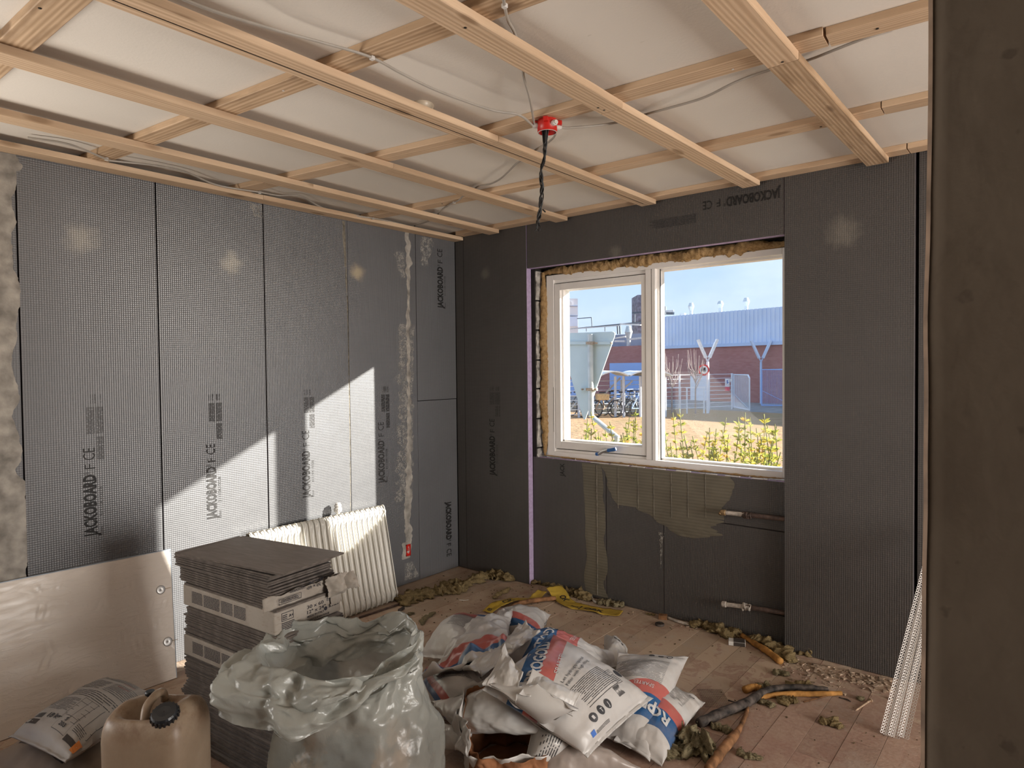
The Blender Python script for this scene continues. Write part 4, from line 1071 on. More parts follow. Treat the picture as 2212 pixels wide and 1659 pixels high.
# hanging black wires
end = onp(1161, 507, bc, fwd)
wr = empty('hanging_wires', tuple(bc-Vector((0, 0, .02))), 'bundle of twisted black wires hanging from the red box', 'wires')
rw = random.Random(2)
ax_pts = [bc+Vector((0, 0, -.02)), onp(1178, 320, bc, fwd), onp(1170, 370, bc, fwd), onp(1170, 420, bc, fwd), onp(1164, 470, bc, fwd), onp(1160, 500, bc, fwd)]
axis_ = smooth_path(ax_pts, 14); L_ = len(axis_)
for k in range(9):
    ph = rw.uniform(0, 2*PI); rr_ = rw.uniform(.0025, .0075); tw = rw.uniform(3, 5.5)*(1 if k % 3 else -1); pts = []
    st = rw.uniform(-1, 1)
    for i, p in enumerate(axis_):
        t = i/(L_-1)
        if i > L_*(1-.03*(k % 3)): break
        sp = rr_*(1 if t > .22 else 1)+(.016*(1-t/.22) if t < .22 else 0)*(1 if k % 2 else .5)
        fl = max(0, (t-.86))*.10*st
        a = ph+tw*t*2*PI if t > .15 else ph+tw*.15*2*PI
        pts.append(p+rgt*(math.cos(a)*sp+fl)+fwd*math.sin(a)*sp)
    MB().tube(pts, .0024, 6).build('black_wire', M['black_wire'], wr, smooth=True)
p0 = onp(1172, 452, bc, fwd); MB().tube([p0, p0+rgt*.012-Vector((0, 0, .012))], .003, 6).build('wire_stub', M['black_wire'], wr)
# grey cables
def cable(label, pts, r=.0048, name='grey_cable'):
    o = MB().tube(smooth_path(pts, 10), r, 8).build(name, M['cable'], smooth=True); return tag(o, label, 'cable')
zc = ZC-.008; zh = ZC-.014; zu = ZB-.0062
zbt = ZB-.006
c1 = [on(380, -12, 2, 2.52), on(400, 0, 2, 2.52), on(480, 30, 2, 2.53), on(600, 66, 2, 2.555), on(700, 93, 2, ZB-.006), on(800, 123, 2, zbt), on(870, 160, 2, 2.55), on(950, 198, 2, 2.54), on(1060, 237, 2, 2.545), on(1120, 248, 2, 2.548), glands[0]]
cable('grey cable sagging from the top left frame edge to the red box', c1)
c2 = [on(1086, -14, 2, zbt), on(1090, 12, 2, zbt), on(1098, 45, 2, 2.578), on(1112, 72, 2, 2.581), on(1128, 130, 2, 2.578), on(1131, 165, 2, 2.562), on(1145, 215, 2, 2.548), glands[1]]
cable('grey cable dropping from the top frame edge over a batten to the red box', c2)
c3 = [glands[2], on(1230, 276, 2, 2.545), on(1290, 271, 2, 2.556), on(1345, 262, 2, 2.579), on(1395, 247, 2, 2.580), on(1450, 232, 2, 2.566), on(1520, 211, 2, 2.560), on(1590, 177, 2, 2.566), on(1660, 152, 2, 2.578), on(1720, 138, 2, 2.579), on(1760, 125, 2, 2.578), on(1810, 105, 2, 2.575), on(1870, 82, 2, 2.572), on(1930, 64, 2, 2.583)]
cable('grey cable running from the red box to the right under the ceiling', c3)
c4 = [glands[3], on(1200, 290, 2, 2.545), on(1186, 306, 2, 2.556), on(1160, 322, 2, 2.577), on(1140, 336, 2, 2.581), on(1115, 354, 2, 2.578), on(1085, 383, 2, 2.566), on(1060, 397, 2, 2.572), on(1035, 402, 2, 2.580), on(1020, 412, 2, 2.580), on(1000, 424, 2, 2.576), on(990, 433, 2, zu), on(975, 440, 2, zu), on(956, 452, 2, 2.572), on(945, 464, 2, 2.580), on(925, 478, 2, 2.580), on(895, 488, 2, 2.58)]
cable('grey cable running from behind the red box down to the far room corner', c4)
c5 = [on(60, 297, 2, 2.578), on(150, 312, 2, 2.575), on(228, 343, 2, 2.560), on(240, 347, 2, 2.560), on(330, 357, 2, 2.574), on(400, 371, 2, 2.578), on(470, 400, 2, 2.566), on(560, 415, 2, 2.561), on(600, 422, 2, 2.573), on(650, 424, 2, 2.577), on(700, 450, 2, 2.571), on(770, 466, 2, 2.562), on(810, 472, 2, 2.561), on(850, 480, 2, 2.574), on(880, 488, 2, 2.577)]
cable('grey cable lying along the left wall batten just under the ceiling', c5)
for (px, py, z, lab) in [(804, 125, zbt, 'cable clip on the batten with three knots'), (1090, 12, zbt, 'cable clip at the top frame edge'), (981, 437, zu, 'cable clip on the second upper batten near the corner'), (230, 344, 2.561, 'cable clip at the left wall batten, nearest to the photographer'), (561, 416, 2.561, 'cable clip at the left wall batten, middle one'), (806, 472, 2.561, 'cable clip at the left wall batten, farthest one')]:
    p = on(px, py, 2, z); tag(MB().box(p.x-.007, p.x+.007, p.y-.007, p.y+.007, z-.007, min(z+.012, ZB-.0005)).build('cable_clip', M['pale_plastic'], bevel=.002), 'small pale '+lab, 'clip', 'cable clips')
# ceiling rose
p = on(912, 236, 2, ZC-.018); r_ = empty('ceiling_rose', (p.x, p.y, ZC-.03), 'old cream ceramic ceiling rose half hidden above a batten', 'ceiling rose')
MB().lathe((p.x, p.y, ZC), [(.045, 0), (.045, -.008), (.034, -.026), (.012, -.032), (.001, -.032)], 22, cap=False).build('ceramic_body', M['ceramic'], r_, smooth=True)
for d in ((.012, .012), (-.012, .004), (.004, -.014)): MB().lathe((p.x+d[0]*1.3, p.y+d[1]*1.3, ZC-.0315), [(.005, .004), (.005, -.001)], 8).build('wire_hole', M['screw'], r_)
# red socket box in the left wall
a = on(881, 1188, 0, .001); s_ = empty('socket_box', (0.0, a.y, a.z-.03), 'small red double electrical box set in the smeared plaster near the corner', 'socket box')
h = .042; w = .020
MB().box(.001, .010, a.y-w, a.y+w, a.z-h, a.z-h+.005).box(.001, .010, a.y-w, a.y+w, a.z+h-.005, a.z+h).box(.001, .010, a.y-w, a.y-w+.004, a.z-h, a.z+h).box(.001, .010, a.y+w-.004, a.y+w, a.z-h, a.z+h).box(.001, .010, a.y-w, a.y+w, a.z-.003, a.z+.003).build('red_frame', M['red_box'], s_)
MB().box(.0005, .004, a.y-w+.003, a.y+w-.003, a.z-h+.003, a.z+h-.003).build('red_lid', M['red_box'], s_)
m_ = MB()
for dz in (-.02, .02): put_text(m_, 'IE', Vector((.0042, a.y+.010, a.z+dz-.006)), (0, -1, 0), (0, 0, 1), (1, 0, 0), height=.012, off=.0005)
m_.build('pale_marks', M['pale_plastic'], s_)

# ------------------------------------------------------------------ two capped pipes coming out from behind the window wall board
M['pipe_brown'] = plain('lagged_brown_pipe', (.085, .055, .045), .6, .35, nscale=30, namp=.4)
M['pipe_white'] = plain('dirty_white_pipe_sleeve', (.47, .42, .37), .6, .3, nscale=40, namp=.3)
M['brass'] = plain('tarnished_brass', (.33, .22, .11), .5, .5, .5, nscale=40, namp=.3)
def pipe(label, pL, pJ, pR, up_):
    a = on(*pL, 1, .012); j = on(*pJ, 1, .016); b_ = on(*pR, 1, .02)
    root = empty('capped_pipe', tuple(b_), label, 'pipe'); d = (a-b_).normalized()
    MB().tube([a, j], [.0125, .0125], 14).build('white_sleeve', M['pipe_white'], root, smooth=False)
    wool = wool_strip('sealing_tape', [j+d*.03, j+d*-.005, j-d*.035], .017, 3.0+pL[1], M['pipe_white'] if not up_ else M['pipe_brown'], n=12, amp=.5, parent=root, freq=50)
    MB().tube([j, (j+b_)/2, b_+(b_-a).normalized()*.05], [.0125, .013, .013], 14).build('brown_pipe', M['pipe_brown'], root, smooth=False)
    e = MB().lathe(a-d*.004, [(.014, -.012), (.017, -.010), (.017, .010), (.0135, .014)], 14, axis=d).build('end_cap', M['brass'] if up_ else M['pipe_white'], root)
    if up_: MB().tube([a-d*.02, a+d*.012, a+d*.014+Vector((-.002, -.01, -.012))], [.0125, .013, .011], 12).build('elbow', M['brass'], root)
    MB().lathe(a+d*.012, [(.009, 0), (.004, .001)], 12, axis=d).build('bore', M['brass'] if not up_ else M['gap_dark'], root)
pipe('upper capped pipe with brass elbow below the window, coming from behind the board', (1562, 1107), (1612, 1112), (1692, 1121), True)
pipe('lower capped pipe with white sleeve near the floor, coming from behind the board', (1563, 1305), (1612, 1311), (1692, 1324), False)
a, b_ = on(1640, 1309, 1, .0494), on(1690, 1322, 1, .0494); m_ = MB()
m_.add([(a.x, .0492, a.z), (b_.x+.08, .0492, a.z-.028), (b_.x+.08, .0492, b_.z+.02), (b_.x+.08, .0492, b_.z-.026), (a.x+.05, .0492, a.z-.03)], [(0, 4, 3, 1)])
m_.build('slot_shade_patch', M['gap_dark'], ww)  # flat dark patch standing in for the shade of an open slot
# ------------------------------------------------------------------ stack of tiles and cartons
def tile_mat():
    b = NB('grey_brown_stone_tile'); r = b.rnd()
    n1 = b.noise(b.map((2, 12, 2), (0, 0, .25)), 2.4, 6, .65, 1.6); n2 = b.noise(b.map((9, 50, 9), (0, 0, .25)), 2, 3)
    col = b.ramp(b.math('ADD', b.math('MULTIPLY', n1, .75), b.math('MULTIPLY', n2, .3)), [(.32, (.145, .127, .117)), (.72, (.25, .222, .205))])
    col = b.n('ShaderNodeHueSaturation', {'Value': b.math('MULTIPLY_ADD', r, .4, .78), 'Color': col}).outputs[0]
    return b.fin(col, .55, .35, b.bump(n1, .12, .003))
M['tile'] = tile_mat()
M['tile_edge'] = plain('tile_body_edge', (.125, .105, .092), .85, .15, nscale=30, namp=.25)
def carton_mat():
    b = NB('dusty_white_carton'); n = b.noise(b.map(), 7, 5, .6); n2 = b.noise(b.map((1, 1, 4)), 30, 4)
    col = b.ramp(n, [(.3, (.25, .215, .18)), (.65, (.335, .30, .26))])
    col = b.mix(b.ramp(n2, [(.58, 0.0), (.75, .5)]), col, (.20, .15, .11)); return b.fin(col, .8, .2, b.bump(n, .3, .01))
M['carton'] = carton_mat(); M['carton_ink'] = plain('carton_ink', (.035, .032, .04), .7, .2)
SA = math.radians(5.5)
tm = bpy.data.meshes.new('stone_tile'); mb = MB(); mb.obox((0, 0, .0041), (.30, 0, 0), (0, .15, 0), (0, 0, .0034))
tm.from_pydata([tuple(v) for v in mb.v], [], mb.f); tm.materials.append(M['tile']); tm.materials.append(M['tile_edge']); tm.polygons.foreach_set('material_index', [1, 0, 1, 1, 1, 1]); tm.update()
def tile(cx, cy, z, ang, label, group='grey tiles piled flat in the tall stack', tilt=(0, 0)):
    o = bpy.data.objects.new('stone_tile', tm); COL.objects.link(o); o.location = (cx, cy, z); o.rotation_euler = (tilt[0], tilt[1], ang); return tag(o, label, 'tile', group)
rt_ = random.Random(12); CX, CY = 1.125, -2.300; z = .004; dz = .0094
while z < .388:
    k = max(0, (.33-z)); jx = rt_.uniform(-.008, .008)-.10*k; jy = rt_.uniform(-.006, .006)
    if rt_.random() < .16: jx += rt_.choice((-.018, .02))
    tile(CX+jx, CY+jy, z, SA+rt_.uniform(-.012, .012)+(.03 if .18 < z < .27 else 0), 'plain grey-brown tile in the tall stack, below the lower carton'); z += dz+rt_.choice((0, 0, 0, .0016))
zB0 = z+.001
def para(mb, O, D, U, N, w, h, rows, seed, off=.0012):
    r = random.Random(seed); O, D, U, N = map(Vector, (O, D, U, N)); rh = h/rows
    for i in range(rows):
        x = 0
        while x < w*.97:
            l = min(w-x, r.uniform(.004, .016)*w/.1*1.0); a = O+D*x+U*(h-rh*(i+.7))+N*off
            mb.add([a, a+D*l, a+D*l+U*rh*.5, a+U*rh*.5], [(0, 1, 2, 3)]); x += l+.0018*w/.1
def carton(z0, h, label, prints, dx=0.0, dy=0.0, ang=SA):
    c = Vector((CX+dx, CY+dy, z0)); D = Vector((math.cos(ang), math.sin(ang), 0)); E_ = Vector((-D.y, D.x, 0)); up = Vector((0, 0, 1))
    root = empty('tile_carton', tuple(c), label, 'carton')
    mb = MB(); mb.obox(c+up*h/2, D*.303, E_*.154, up*h/2); ob = mb.build('cardboard_wrap', M['carton'], root, bevel=.005)
    m2 = MB(); f0 = c-E_*.1545; e0 = c+D*.3035
    for i, (a, w) in enumerate(((-.235, .075), (-.150, .11), (-.03, .075), (.055, .075))): para(m2, f0+D*a+up*h*.24, D, up, -E_, w, h*.58, 9, i+int(z0*100))
    if prints:
        for s_, zz, hh, ww_ in (('30 x 60', .66, .013, .078), ('12" x 24"', .43, .013, .088), ('MADE IN ITALY', .26, .0075, .080), ('FABRIQUÉ EN ITALIE', .08, .0075, .105)):
            put_text(m2, s_, e0-E_*(-.02+.0)+E_*(-.03)+up*h*zz-E_*ww_*.0+E_*-.0, E_, up, D, width=ww_, height=hh, bold=.01, off=.001)
        put_text(m2, 'A+', e0-E_*.092+up*h*.62, E_, up, D, height=.011, bold=.02, off=.001)
        for a, b_, c_, d in ((-.124, -.072, .52, .54), (-.124, -.072, .86, .88), (-.124, -.1225, .52, .88), (-.0735, -.072, .52, .88)): m2.obox(e0+E_*(a+b_)/2+up*h*(c_+d)/2, E_*(b_-a)/2, D*.0008, up*h*(d-c_)/2)
        para(m2, e0-E_*.124+up*h*.10, E_, up, D, .055, h*.36, 5, 77); para(m2, e0-E_*.12+up*h*.56, E_, up, D, .02, h*.24, 3, 79)
        for a, b_, c_, d in ((.085, .133, .70, .715), (.085, .133, .93, .945), (.085, .0862, .70, .93), (.132, .133, .70, .93)): m2.obox(e0+E_*(a+b_)/2+up*h*(c_+d)/2, E_*(b_-a)/2, D*.0008, up*h*(d-c_)/2)
        para(m2, e0+E_*.088+up*h*.74, E_, up, D, .04, h*.16, 2, 80); para(m2, e0+E_*.092+up*h*.34, E_, up, D, .05, h*.16, 2, 81)
        m2.lathe(e0+E_*.078+up*h*.38, [(.008, 0), (.008, .001), (.001, .0012)], 7, axis=D, cap=False)
    m2.build('printed_text', M['carton_ink'], root); return root
carton(zB0, .083, 'lower white tile carton in the stack, dusty printed long side toward the camera', False)
z = zB0+.084
while z < .590:
    tile(CX+rt_.uniform(-.008, .010)+(.022 if z > .55 else 0), CY+rt_.uniform(-.005, .005), z, SA+rt_.uniform(-.01, .01), 'plain grey-brown tile in the tall stack, between the two cartons'); z += dz
zA = z+.001; HA = .084
cA = carton(zA, HA, 'upper white tile carton printed 30 x 60, 12" x 24", MADE IN ITALY', True, .004)
z = zA+HA+.001
tile(CX+.01, CY+.0, z, SA+.01, 'single tile lying directly on the upper carton'); z += dz
zT = z
for i in range(7): tile(CX-.028+rt_.uniform(-.006, .006), CY-.002, z, SA+rt_.uniform(-.008, .008), 'plain grey-brown tile in the tall stack, bundle above the upper carton'); z += dz
for i in range(6): tile(CX-.045+rt_.uniform(-.007, .007), CY-.008, z, SA+.03+rt_.uniform(-.01, .01), 'plain grey-brown tile in the tall stack, slightly turned bundle near the top'); z += dz
tile(1.135, -2.328, z+.001, math.radians(8.5), 'second tile from the top, jutting out to the right'); z += dz+.001
tile(1.190, -2.328, z+.005, math.radians(9.6), 'topmost tile of the stack, turned and overhanging, with faint scratches', tilt=(.012, -.010))
tl = sorted([o for o in COL.objects if o.name.startswith('stone_tile')], key=lambda o: -o.location.z)
for i, o in enumerate(tl):
    if i > 1: o['label'] = '%s from the top among the grey-brown tiles of the tall stack' % ('%d%s tile' % (i+1, {1: 'st', 2: 'nd', 3: 'rd'}.get((i+1) % 10 if (i+1) % 100 not in (11, 12, 13) else 0, 'th')))
# torn carton end wrapped round the tile bundle
D = Vector((math.cos(SA), math.sin(SA), 0)); E_ = Vector((-D.y, D.x, 0)); up = Vector((0, 0, 1))
c = Vector((CX, CY, zT)); root = empty('torn_carton', tuple(c+D*.29), 'torn crumpled end of a white carton upside down on the upper carton', 'carton')
vs = []; fs = []; nu, nv = 30, 10
for i in range(nu+1):
    s_ = i/nu; e = -.19+.34*s_
    for j in range(nv+1):
        t = j/nv; h = .052*(.9+.25*noise.noise(Vector((s_*6, 1, 0)))) if s_ > .02 else .05
        wob = noise.fractal(Vector((s_*9, t*3, 2)), 1, 2, 4)*(.004+.02*max(0, s_-.55))
        if s_ < .12: q = c+D*(.285+.02*s_/.12)+E_*(-.160+.0*s_)+up*(t*h)+D*(-.02*(1-s_/.12))
        q = c+D*(.292+wob+.012*max(0, s_-.5))+E_*e+up*(t*h-.002+.03*max(0, s_-.7)*t)
        vs.append(q)
for i in range(nu):
    for j in range(nv): a = i*(nv+1)+j; fs.append((a, a+nv+1, a+nv+2, a+1))
o = mk('cardboard_strip', vs, fs, M['carton'], root, smooth=True); md = o.modifiers.new('s', 'SOLIDIFY'); md.thickness = .0025; md.offset = -1
m2 = MB(); e0 = c+D*.2965
put_text(m2, '30 x 60', e0+E_*.065+up*.042, -E_, -up, D, width=.065, height=.012, bold=.01, off=.003)
put_text(m2, '12" x 24"', e0+E_*.075+up*.060, -E_, -up, D, width=.07, height=.010, bold=.01, off=.003)
for a, b_, c_, d in ((-.130, -.030, .010, .0112), (-.130, -.030, .030, .0312), (-.130, -.129, .010, .030), (-.031, -.030, .010, .030)): m2.obox(e0+E_*(a+b_)/2+up*(c_+d)/2+D*.004, E_*(b_-a)/2, D*.0008, up*(d-c_)/2)
para(m2, e0-E_*.12+up*.014, E_, up, D, .08, .013, 2, 91, .005); para(m2, e0-E_*.08+up*.040, E_, up, D, .07, .010, 2, 92, .004); m2.build('printed_text', M['carton_ink'], root)
def _h(i, j, s): 
    n = (i*374761393+j*668265263+s*974634777) & 0xffffffff; n = ((n ^ (n >> 13))*1274126177) & 0xffffffff; return ((n ^ (n >> 16)) & 0xffff)/65535.0
def tri_noise(x, y, s):
    i, j = math.floor(x), math.floor(y); fx, fy = x-i, y-j; a, b_, c, d = _h(i, j, s), _h(i+1, j, s), _h(i, j+1, s), _h(i+1, j+1, s)
    if _h(i, j, s+77) < .5:
        v = a+(b_-a)*fx+(d-b_)*fy if fx > fy else a+(c-a)*fy+(d-c)*fx
    else:
        v = a+(b_-a)*fx+(c-a)*fy if fx+fy < 1 else d+(c-d)*(1-fx)+(b_-d)*(1-fy)
    return v-.5
def facets(x, y, s=1):
    """flat facets meeting in sharp folds, like crumpled film"""
    wx = x+.25*noise.noise(Vector((x*.6, y*.6, s))); wy = y+.25*noise.noise(Vector((y*.6, x*.6, s+9)))
    v = tri_noise(wx, wy, s); c, n = .8, .6
    v += .5*tri_noise((wx*c-wy*n)*1.9+3.3, (wx*n+wy*c)*1.9, s+11); v += .2*tri_noise((wx*n-wy*c)*4.3, (wx*c+wy*n)*4.3, s+23)
    return v
def crumple_patch(name, c, a, b_, n, amp, seed, mat, parent, nu=26, nv=22, freq=14, ragged=.12, bow=0.0):
    """crumpled sheet: a, b_ half axes, n normal"""
    c, a, b_, n = map(Vector, (c, a, b_, n)); vs = []; fs = []
    for i in range(nu+1):
        for j in range(nv+1):
            u = -1+2*i/nu; v = -1+2*j/nv; rg = 1
            if abs(u) > .999 or abs(v) > .999: rg = 1+ragged*noise.noise(Vector((u*5+seed, v*5, 3)))*2
            p = c+a*u*rg+b_*v*rg; q = p*freq+Vector((seed, 0, 0))
            d1 = noise.voronoi(q)[0]; h = (d1[1]-d1[0])*1.1+noise.fractal(q*1.8, 1, 2, 3)*.5
            vs.append(p+n*(amp*h+bow*(1-u*u)*(1-v*v))+a*(.08*noise.noise(q))+b_*(.08*noise.noise(q+Vector((4, 4, 4)))))
    for i in range(nu):
        for j in range(nv): k = i*(nv+1)+j; fs.append((k, k+nv+1, k+nv+2, k+1))
    o = mk(name, vs, fs, mat, parent, smooth=True); return o
crumple_patch('crumpled_flap', c+D*.322+E_*.120+up*.022, E_*.045+D*.008, up*.040, D, .022, 3, M['carton'], root, bow=.02)
crumple_patch('crumpled_flap', c+D*.335+E_*.165+up*.030, E_*.03+D*.02, up*.030-D*.01, D, .018, 8, M['carton'], root, bow=.03)
crumple_patch('crumpled_flap', c+D*.312+E_*.125-up*.034, E_*.028, up*.024, D, .010, 13, M['carton'], root)

# ------------------------------------------------------------------ plasterboard sheet in film leaning on the left wall
def film_board_mat():
    b = NB('film_wrapped_plasterboard'); n = b.noise(b.map((1, 1, 1)), 3, 4)
    wr = b.noise(b.map((1, 2.2, 9)), 3.5, 6, .6, 1.5)
    col = b.ramp(n, [(.3, (.68, .61, .54)), (.7, (.74, .67, .60))])
    b.fin(col, .42, .45, b.bump(b.ramp(wr, [(.48, 0.0), (.56, 1.0)]), .20, .006)); b.set(b.b.inputs['Coat Weight'], .35); b.set(b.b.inputs['Coat Roughness'], .22); return b.m
M['film_board'] = film_board_mat(); M['film_edge'] = plain('blue_tinted_film_edge', (.36, .42, .50), .3, .6)
b0, b1 = Vector((.185, -3.55, .002)), Vector((.180, -2.236, .002)); t0, t1 = Vector((.018, -3.55, .640)), Vector((.018, -2.185, .622))
nrm = (b1-b0).cross(t0-b0).normalized(); nrm = nrm if nrm.x > 0 else -nrm
root = empty('plasterboard_sheet', (.18, -2.9, 0), 'pale plasterboard sheet in clear film leaning against the left wall', 'board')
vs = []; fs = []; nu, nv = 150, 70; r_ = random.Random(6)
cr = [(r_.uniform(.32, 1.0), r_.uniform(.03, .97), r_.uniform(-.6, .6), r_.uniform(.010, .024)) for _ in range(46)]
for i in range(nu+1):
    for j in range(nv+1):
        u = i/nu; v = j/nv; p = (b0*(1-u)+b1*u)*(1-v)+(t0*(1-u)+t1*u)*v
        h = .0010*noise.fractal(Vector((u*9, v*22, 1)), .8, 2, 4)+.0022*max(0, v-.86)*7*noise.noise(Vector((u*26, v*60, 4)))
        for (cu, cv, sl, rad) in cr:
            du = (u-cu)*1.33; dv = (v-cv)*.64; d2 = (du*du+dv*dv)/(rad*rad)
            if d2 < 4: h += .0035*math.exp(-d2)*math.sin((du*math.cos(sl)+dv*math.sin(sl))/rad*5)
        vs.append(p+nrm*(.0008+h))
for i in range(nu):
    for j in range(nv): a = i*(nv+1)+j; fs.append((a, a+nv+1, a+nv+2, a+1))
mk('film_face', vs, fs, M['film_board'], root, smooth=True)
m_ = MB(); m_.add([b0, b1, t1, t0, b0-nrm*.0125, b1-nrm*.0125, t1-nrm*.0125, t0-nrm*.0125], [(0, 1, 5, 4), (1, 2, 6, 5), (2, 3, 7, 6), (3, 0, 4, 7), (4, 5, 6, 7)]); m_.build('board_core', M['film_board'], root)
MB().bar(t0+nrm*.001, t1+nrm*.001, .004).bar(t1+nrm*.001, b1+nrm*.001, .003).build('film_fold', M['film_edge'], root)
for px, py in ((347, 1274), (362, 1386)):
    q = onp(px, py, b0, nrm)+nrm*.001; MB().lathe(q, [(.0225, 0), (.0225, .0015), (.019, .0028), (.004, .0022), (.001, .0012)], 24, axis=nrm, cap=False).build('round_fixing', M['grey_metal'], root, smooth=True)
    q2 = onp(px+22, py-5, b0, nrm); MB().bar(q+nrm*.001, q2+nrm*.001, .002).build('fixing_wire', M['brass'], root)

# ------------------------------------------------------------------ radiator
M['enamel'] = None
def enamel():
    b = NB('yellowed_white_enamel'); n = b.noise(b.map(), 3.5, 5); ch = b.noise(b.map((1, 1, .35)), 38, 3, .6)
    col = b.ramp(n, [(.35, (.58, .555, .495)), (.7, (.63, .61, .56))])
    col = b.mix(b.ramp(ch, [(.745, 0.0), (.76, 1.0)]), col, (.12, .09, .07)); return b.fin(col, .34, .45)
M['enamel'] = enamel()
bt = Vector((.205, 0, .012)); tp = Vector((.070, 0, .632)); upv = (tp-bt).normalized(); H_ = (tp-bt).length; nv_ = Vector((upv.z, 0, -upv.x))
Y1, Y0 = -.815, -1.775; ncol = 23; pit = (Y1-Y0)/ncol
rad = empty('radiator', (.17, (Y0+Y1)/2, 0), 'old cream column radiator leaning against the sunlit left wall', 'radiator')
def rp_(y, h, d): p = bt+upv*h+nv_*d; return Vector((p.x, Y0+y, p.z))
def rib(k):
    m_ = MB(); y = k*pit
    # raised seam running right round the section
    R_ = .020; pts = []
    for t in np.linspace(-PI/2, 0, 5): pts.append((R_+R_*math.sin(t), .024-R_+R_*math.cos(t)))
    path = [(0.004, -.004)]+[(h, d) for h, d in pts]+[(H_-h, d) for h, d in reversed(pts)]+[(H_-.004, -.004), (H_-.002, -.03)]
    m_.tube([rp_(y, h, d) for h, d in path], .0042, 7); return m_
def column(k):
    m_ = MB(); y0 = k*pit; n = 6; hs = [0, .012, .03, .05, .07, .09, .12]+list(np.linspace(.16, H_-.16, 5))+[H_-.12, H_-.09, H_-.07, H_-.05, H_-.03, H_-.012, H_]
    vs = []; fs = []
    for h in hs:
        e = min(h, H_-h); lobe = math.exp(-((e-.038)/.024)**2); endd = .0 if e > .02 else -.016*(1-e/.02)
        for j in range(n+1):
            t = j/n; w = math.sin(PI*t)
            d = .013-.010*w**.6+lobe*.021*w**2+endd
            vs.append(rp_(y0+pit*t, h, d))
    for i in range(len(hs)-1):
        for j in range(n): a = i*(n+1)+j; fs.append((a, a+1, a+n+2, a+n+1))
    b_ = len(vs)
    for h in (0.004, H_-.004):
        for t in (0, 1): vs.append(rp_(y0+pit*t, h, -.035))
    fs += [(b_, b_+1, b_+3, b_+2)]
    top = (len(hs)-1)*(n+1); fs += [(top, top+n, b_+3, b_+2)[:4], (0, b_, b_+1, n)]
    m_.add(vs, fs); return m_
for k in range(ncol):
    mb = column(k); mb.cur = 0
    r_ = rib(k); mb.add(r_.v, r_.f); mb.build('radiator_column', M['enamel'], rad, smooth=True)
rib(ncol).build('end_rib', M['enamel'], rad, smooth=True)
for h in (.045, H_-.045):
    MB().lathe(rp_(ncol*pit-.002, h, -.008), [(.026, -.01), (.026, .006), (.019, .010), (.019, .022), (.012, .026)], 16, axis=(0, 1, 0)).build('end_plug', M['enamel'], rad)
MB().bar(rp_(-.01, .0, -.02)-Vector((0, 0, .002)), rp_(ncol*pit+.07, .0, -.02)-Vector((0, 0, .002)), .012, .016).build('floor_rail', M['bark'] if 'bark' in M else M['wood'], None) if False else None
# thermostatic valve standing on the top edge
vb = on(731, 1104, 0, .055); vb = Vector((.050, vb.y, rp_(0, H_, 0).z+.0)); va = Vector((0, 0, 1))
val = MB().lathe(vb+va*-.01, [(.012, 0), (.012, .016), (.021, .020), (.0235, .048), (.0185, .049), (.0185, .055), (.0225, .056), (.0230, .066), (.017, .070), (.0165, .078), (.004, .081)], 20, axis=va).build('thermostat_head', M['pale_plastic'], rad, smooth=False)
for k in range(12):
    a = 2*PI*k/12; d = Vector((math.cos(a), math.sin(a), 0)); MB().bar(vb+d*.0225+va*.014, vb+d*.0240+va*.036, .0024).build('grip_rib', M['pale_plastic'], val)
tag(MB().bar((.262, -1.16, .006), (.285, -.755, .006), .012, .010).build('metal_strip', M['pipe_brown']), 'thin brown strip lying on the floor along the foot of the radiator', 'strip')
# ------------------------------------------------------------------ sacks
def sack_mat(name, bands, wave=.05, skew=0.0, const=0.0, base=(.50, .485, .47), dirt=.25, gloss=.36):
    b = NB(name); uvn = b.n('ShaderNodeUVMap'); s_ = b.n('ShaderNodeSeparateXYZ', {0: uvn.outputs[0]}); u, v = s_.outputs[0], s_.outputs[1]
    w = b.math('MULTIPLY_ADD', b.math('SINE', b.math('MULTIPLY', v, 5.2)), wave, b.math('MULTIPLY_ADD', v, skew, const))
    uu = b.math('ADD', u, w)
    stops = [(0.0, base)]
    for (a, c, col) in bands: stops += [(a, col), (c, base)]
    col = b.ramp(uu, stops, 'CONSTANT') if bands else None
    nz = b.noise(b.map(), 6, 5, .65)
    dr = b.ramp(nz, [(.5, 0.0), (.75, 1.0)])
    c0 = b.mix(b.math('MULTIPLY', dr, dirt), col if bands else base, (.33, .25, .19))
    cr = b.noise(b.map(), 22, 4, .6, .6)
    return b.fin(c0, gloss, .45, b.bump(cr, .16, .004))
BLUE = (.025, .095, .235); PINK = (.43, .115, .10)
M['s_gold'] = sack_mat('white_plastic_sack_blue_and_red_bands', [(.13, .28, BLUE), (.28, .42, PINK)], .012, -.33, .25)
M['s_pro'] = sack_mat('white_plastic_sack_red_then_blue_bands', [(.46, .60, PINK), (.60, .80, BLUE)], .02, -.05, dirt=.4)
M['s_twist'] = sack_mat('white_plastic_sack_blue_red_middle', [(.22, .44, BLUE), (.44, .66, PINK)], .04, .0)
M['s_end'] = sack_mat('white_plastic_sack_narrow_bands', [(.10, .2, BLUE), (.2, .34, PINK)], .03, .0)
M['s_plain'] = sack_mat('plain_white_plastic_sack', [], base=(.50, .485, .465), dirt=.22)
M['s_dirty'] = sack_mat('dusty_pink_white_sack', [], base=(.33, .28, .25), dirt=.5)
M['s_stripe'] = sack_mat('white_sack_side_red_stripe', [(.78, .90, PINK), (.90, .95, BLUE)], .02, .0)
M['sack_ink'] = plain('sack_ink', (.05, .05, .055), .5, .3); M['sack_ink_soft'] = plain('faded_sack_ink', (.20, .195, .19), .5, .3); M['sack_white_ink'] = plain('white_sack_ink', (.55, .55, .55), .4, .4)
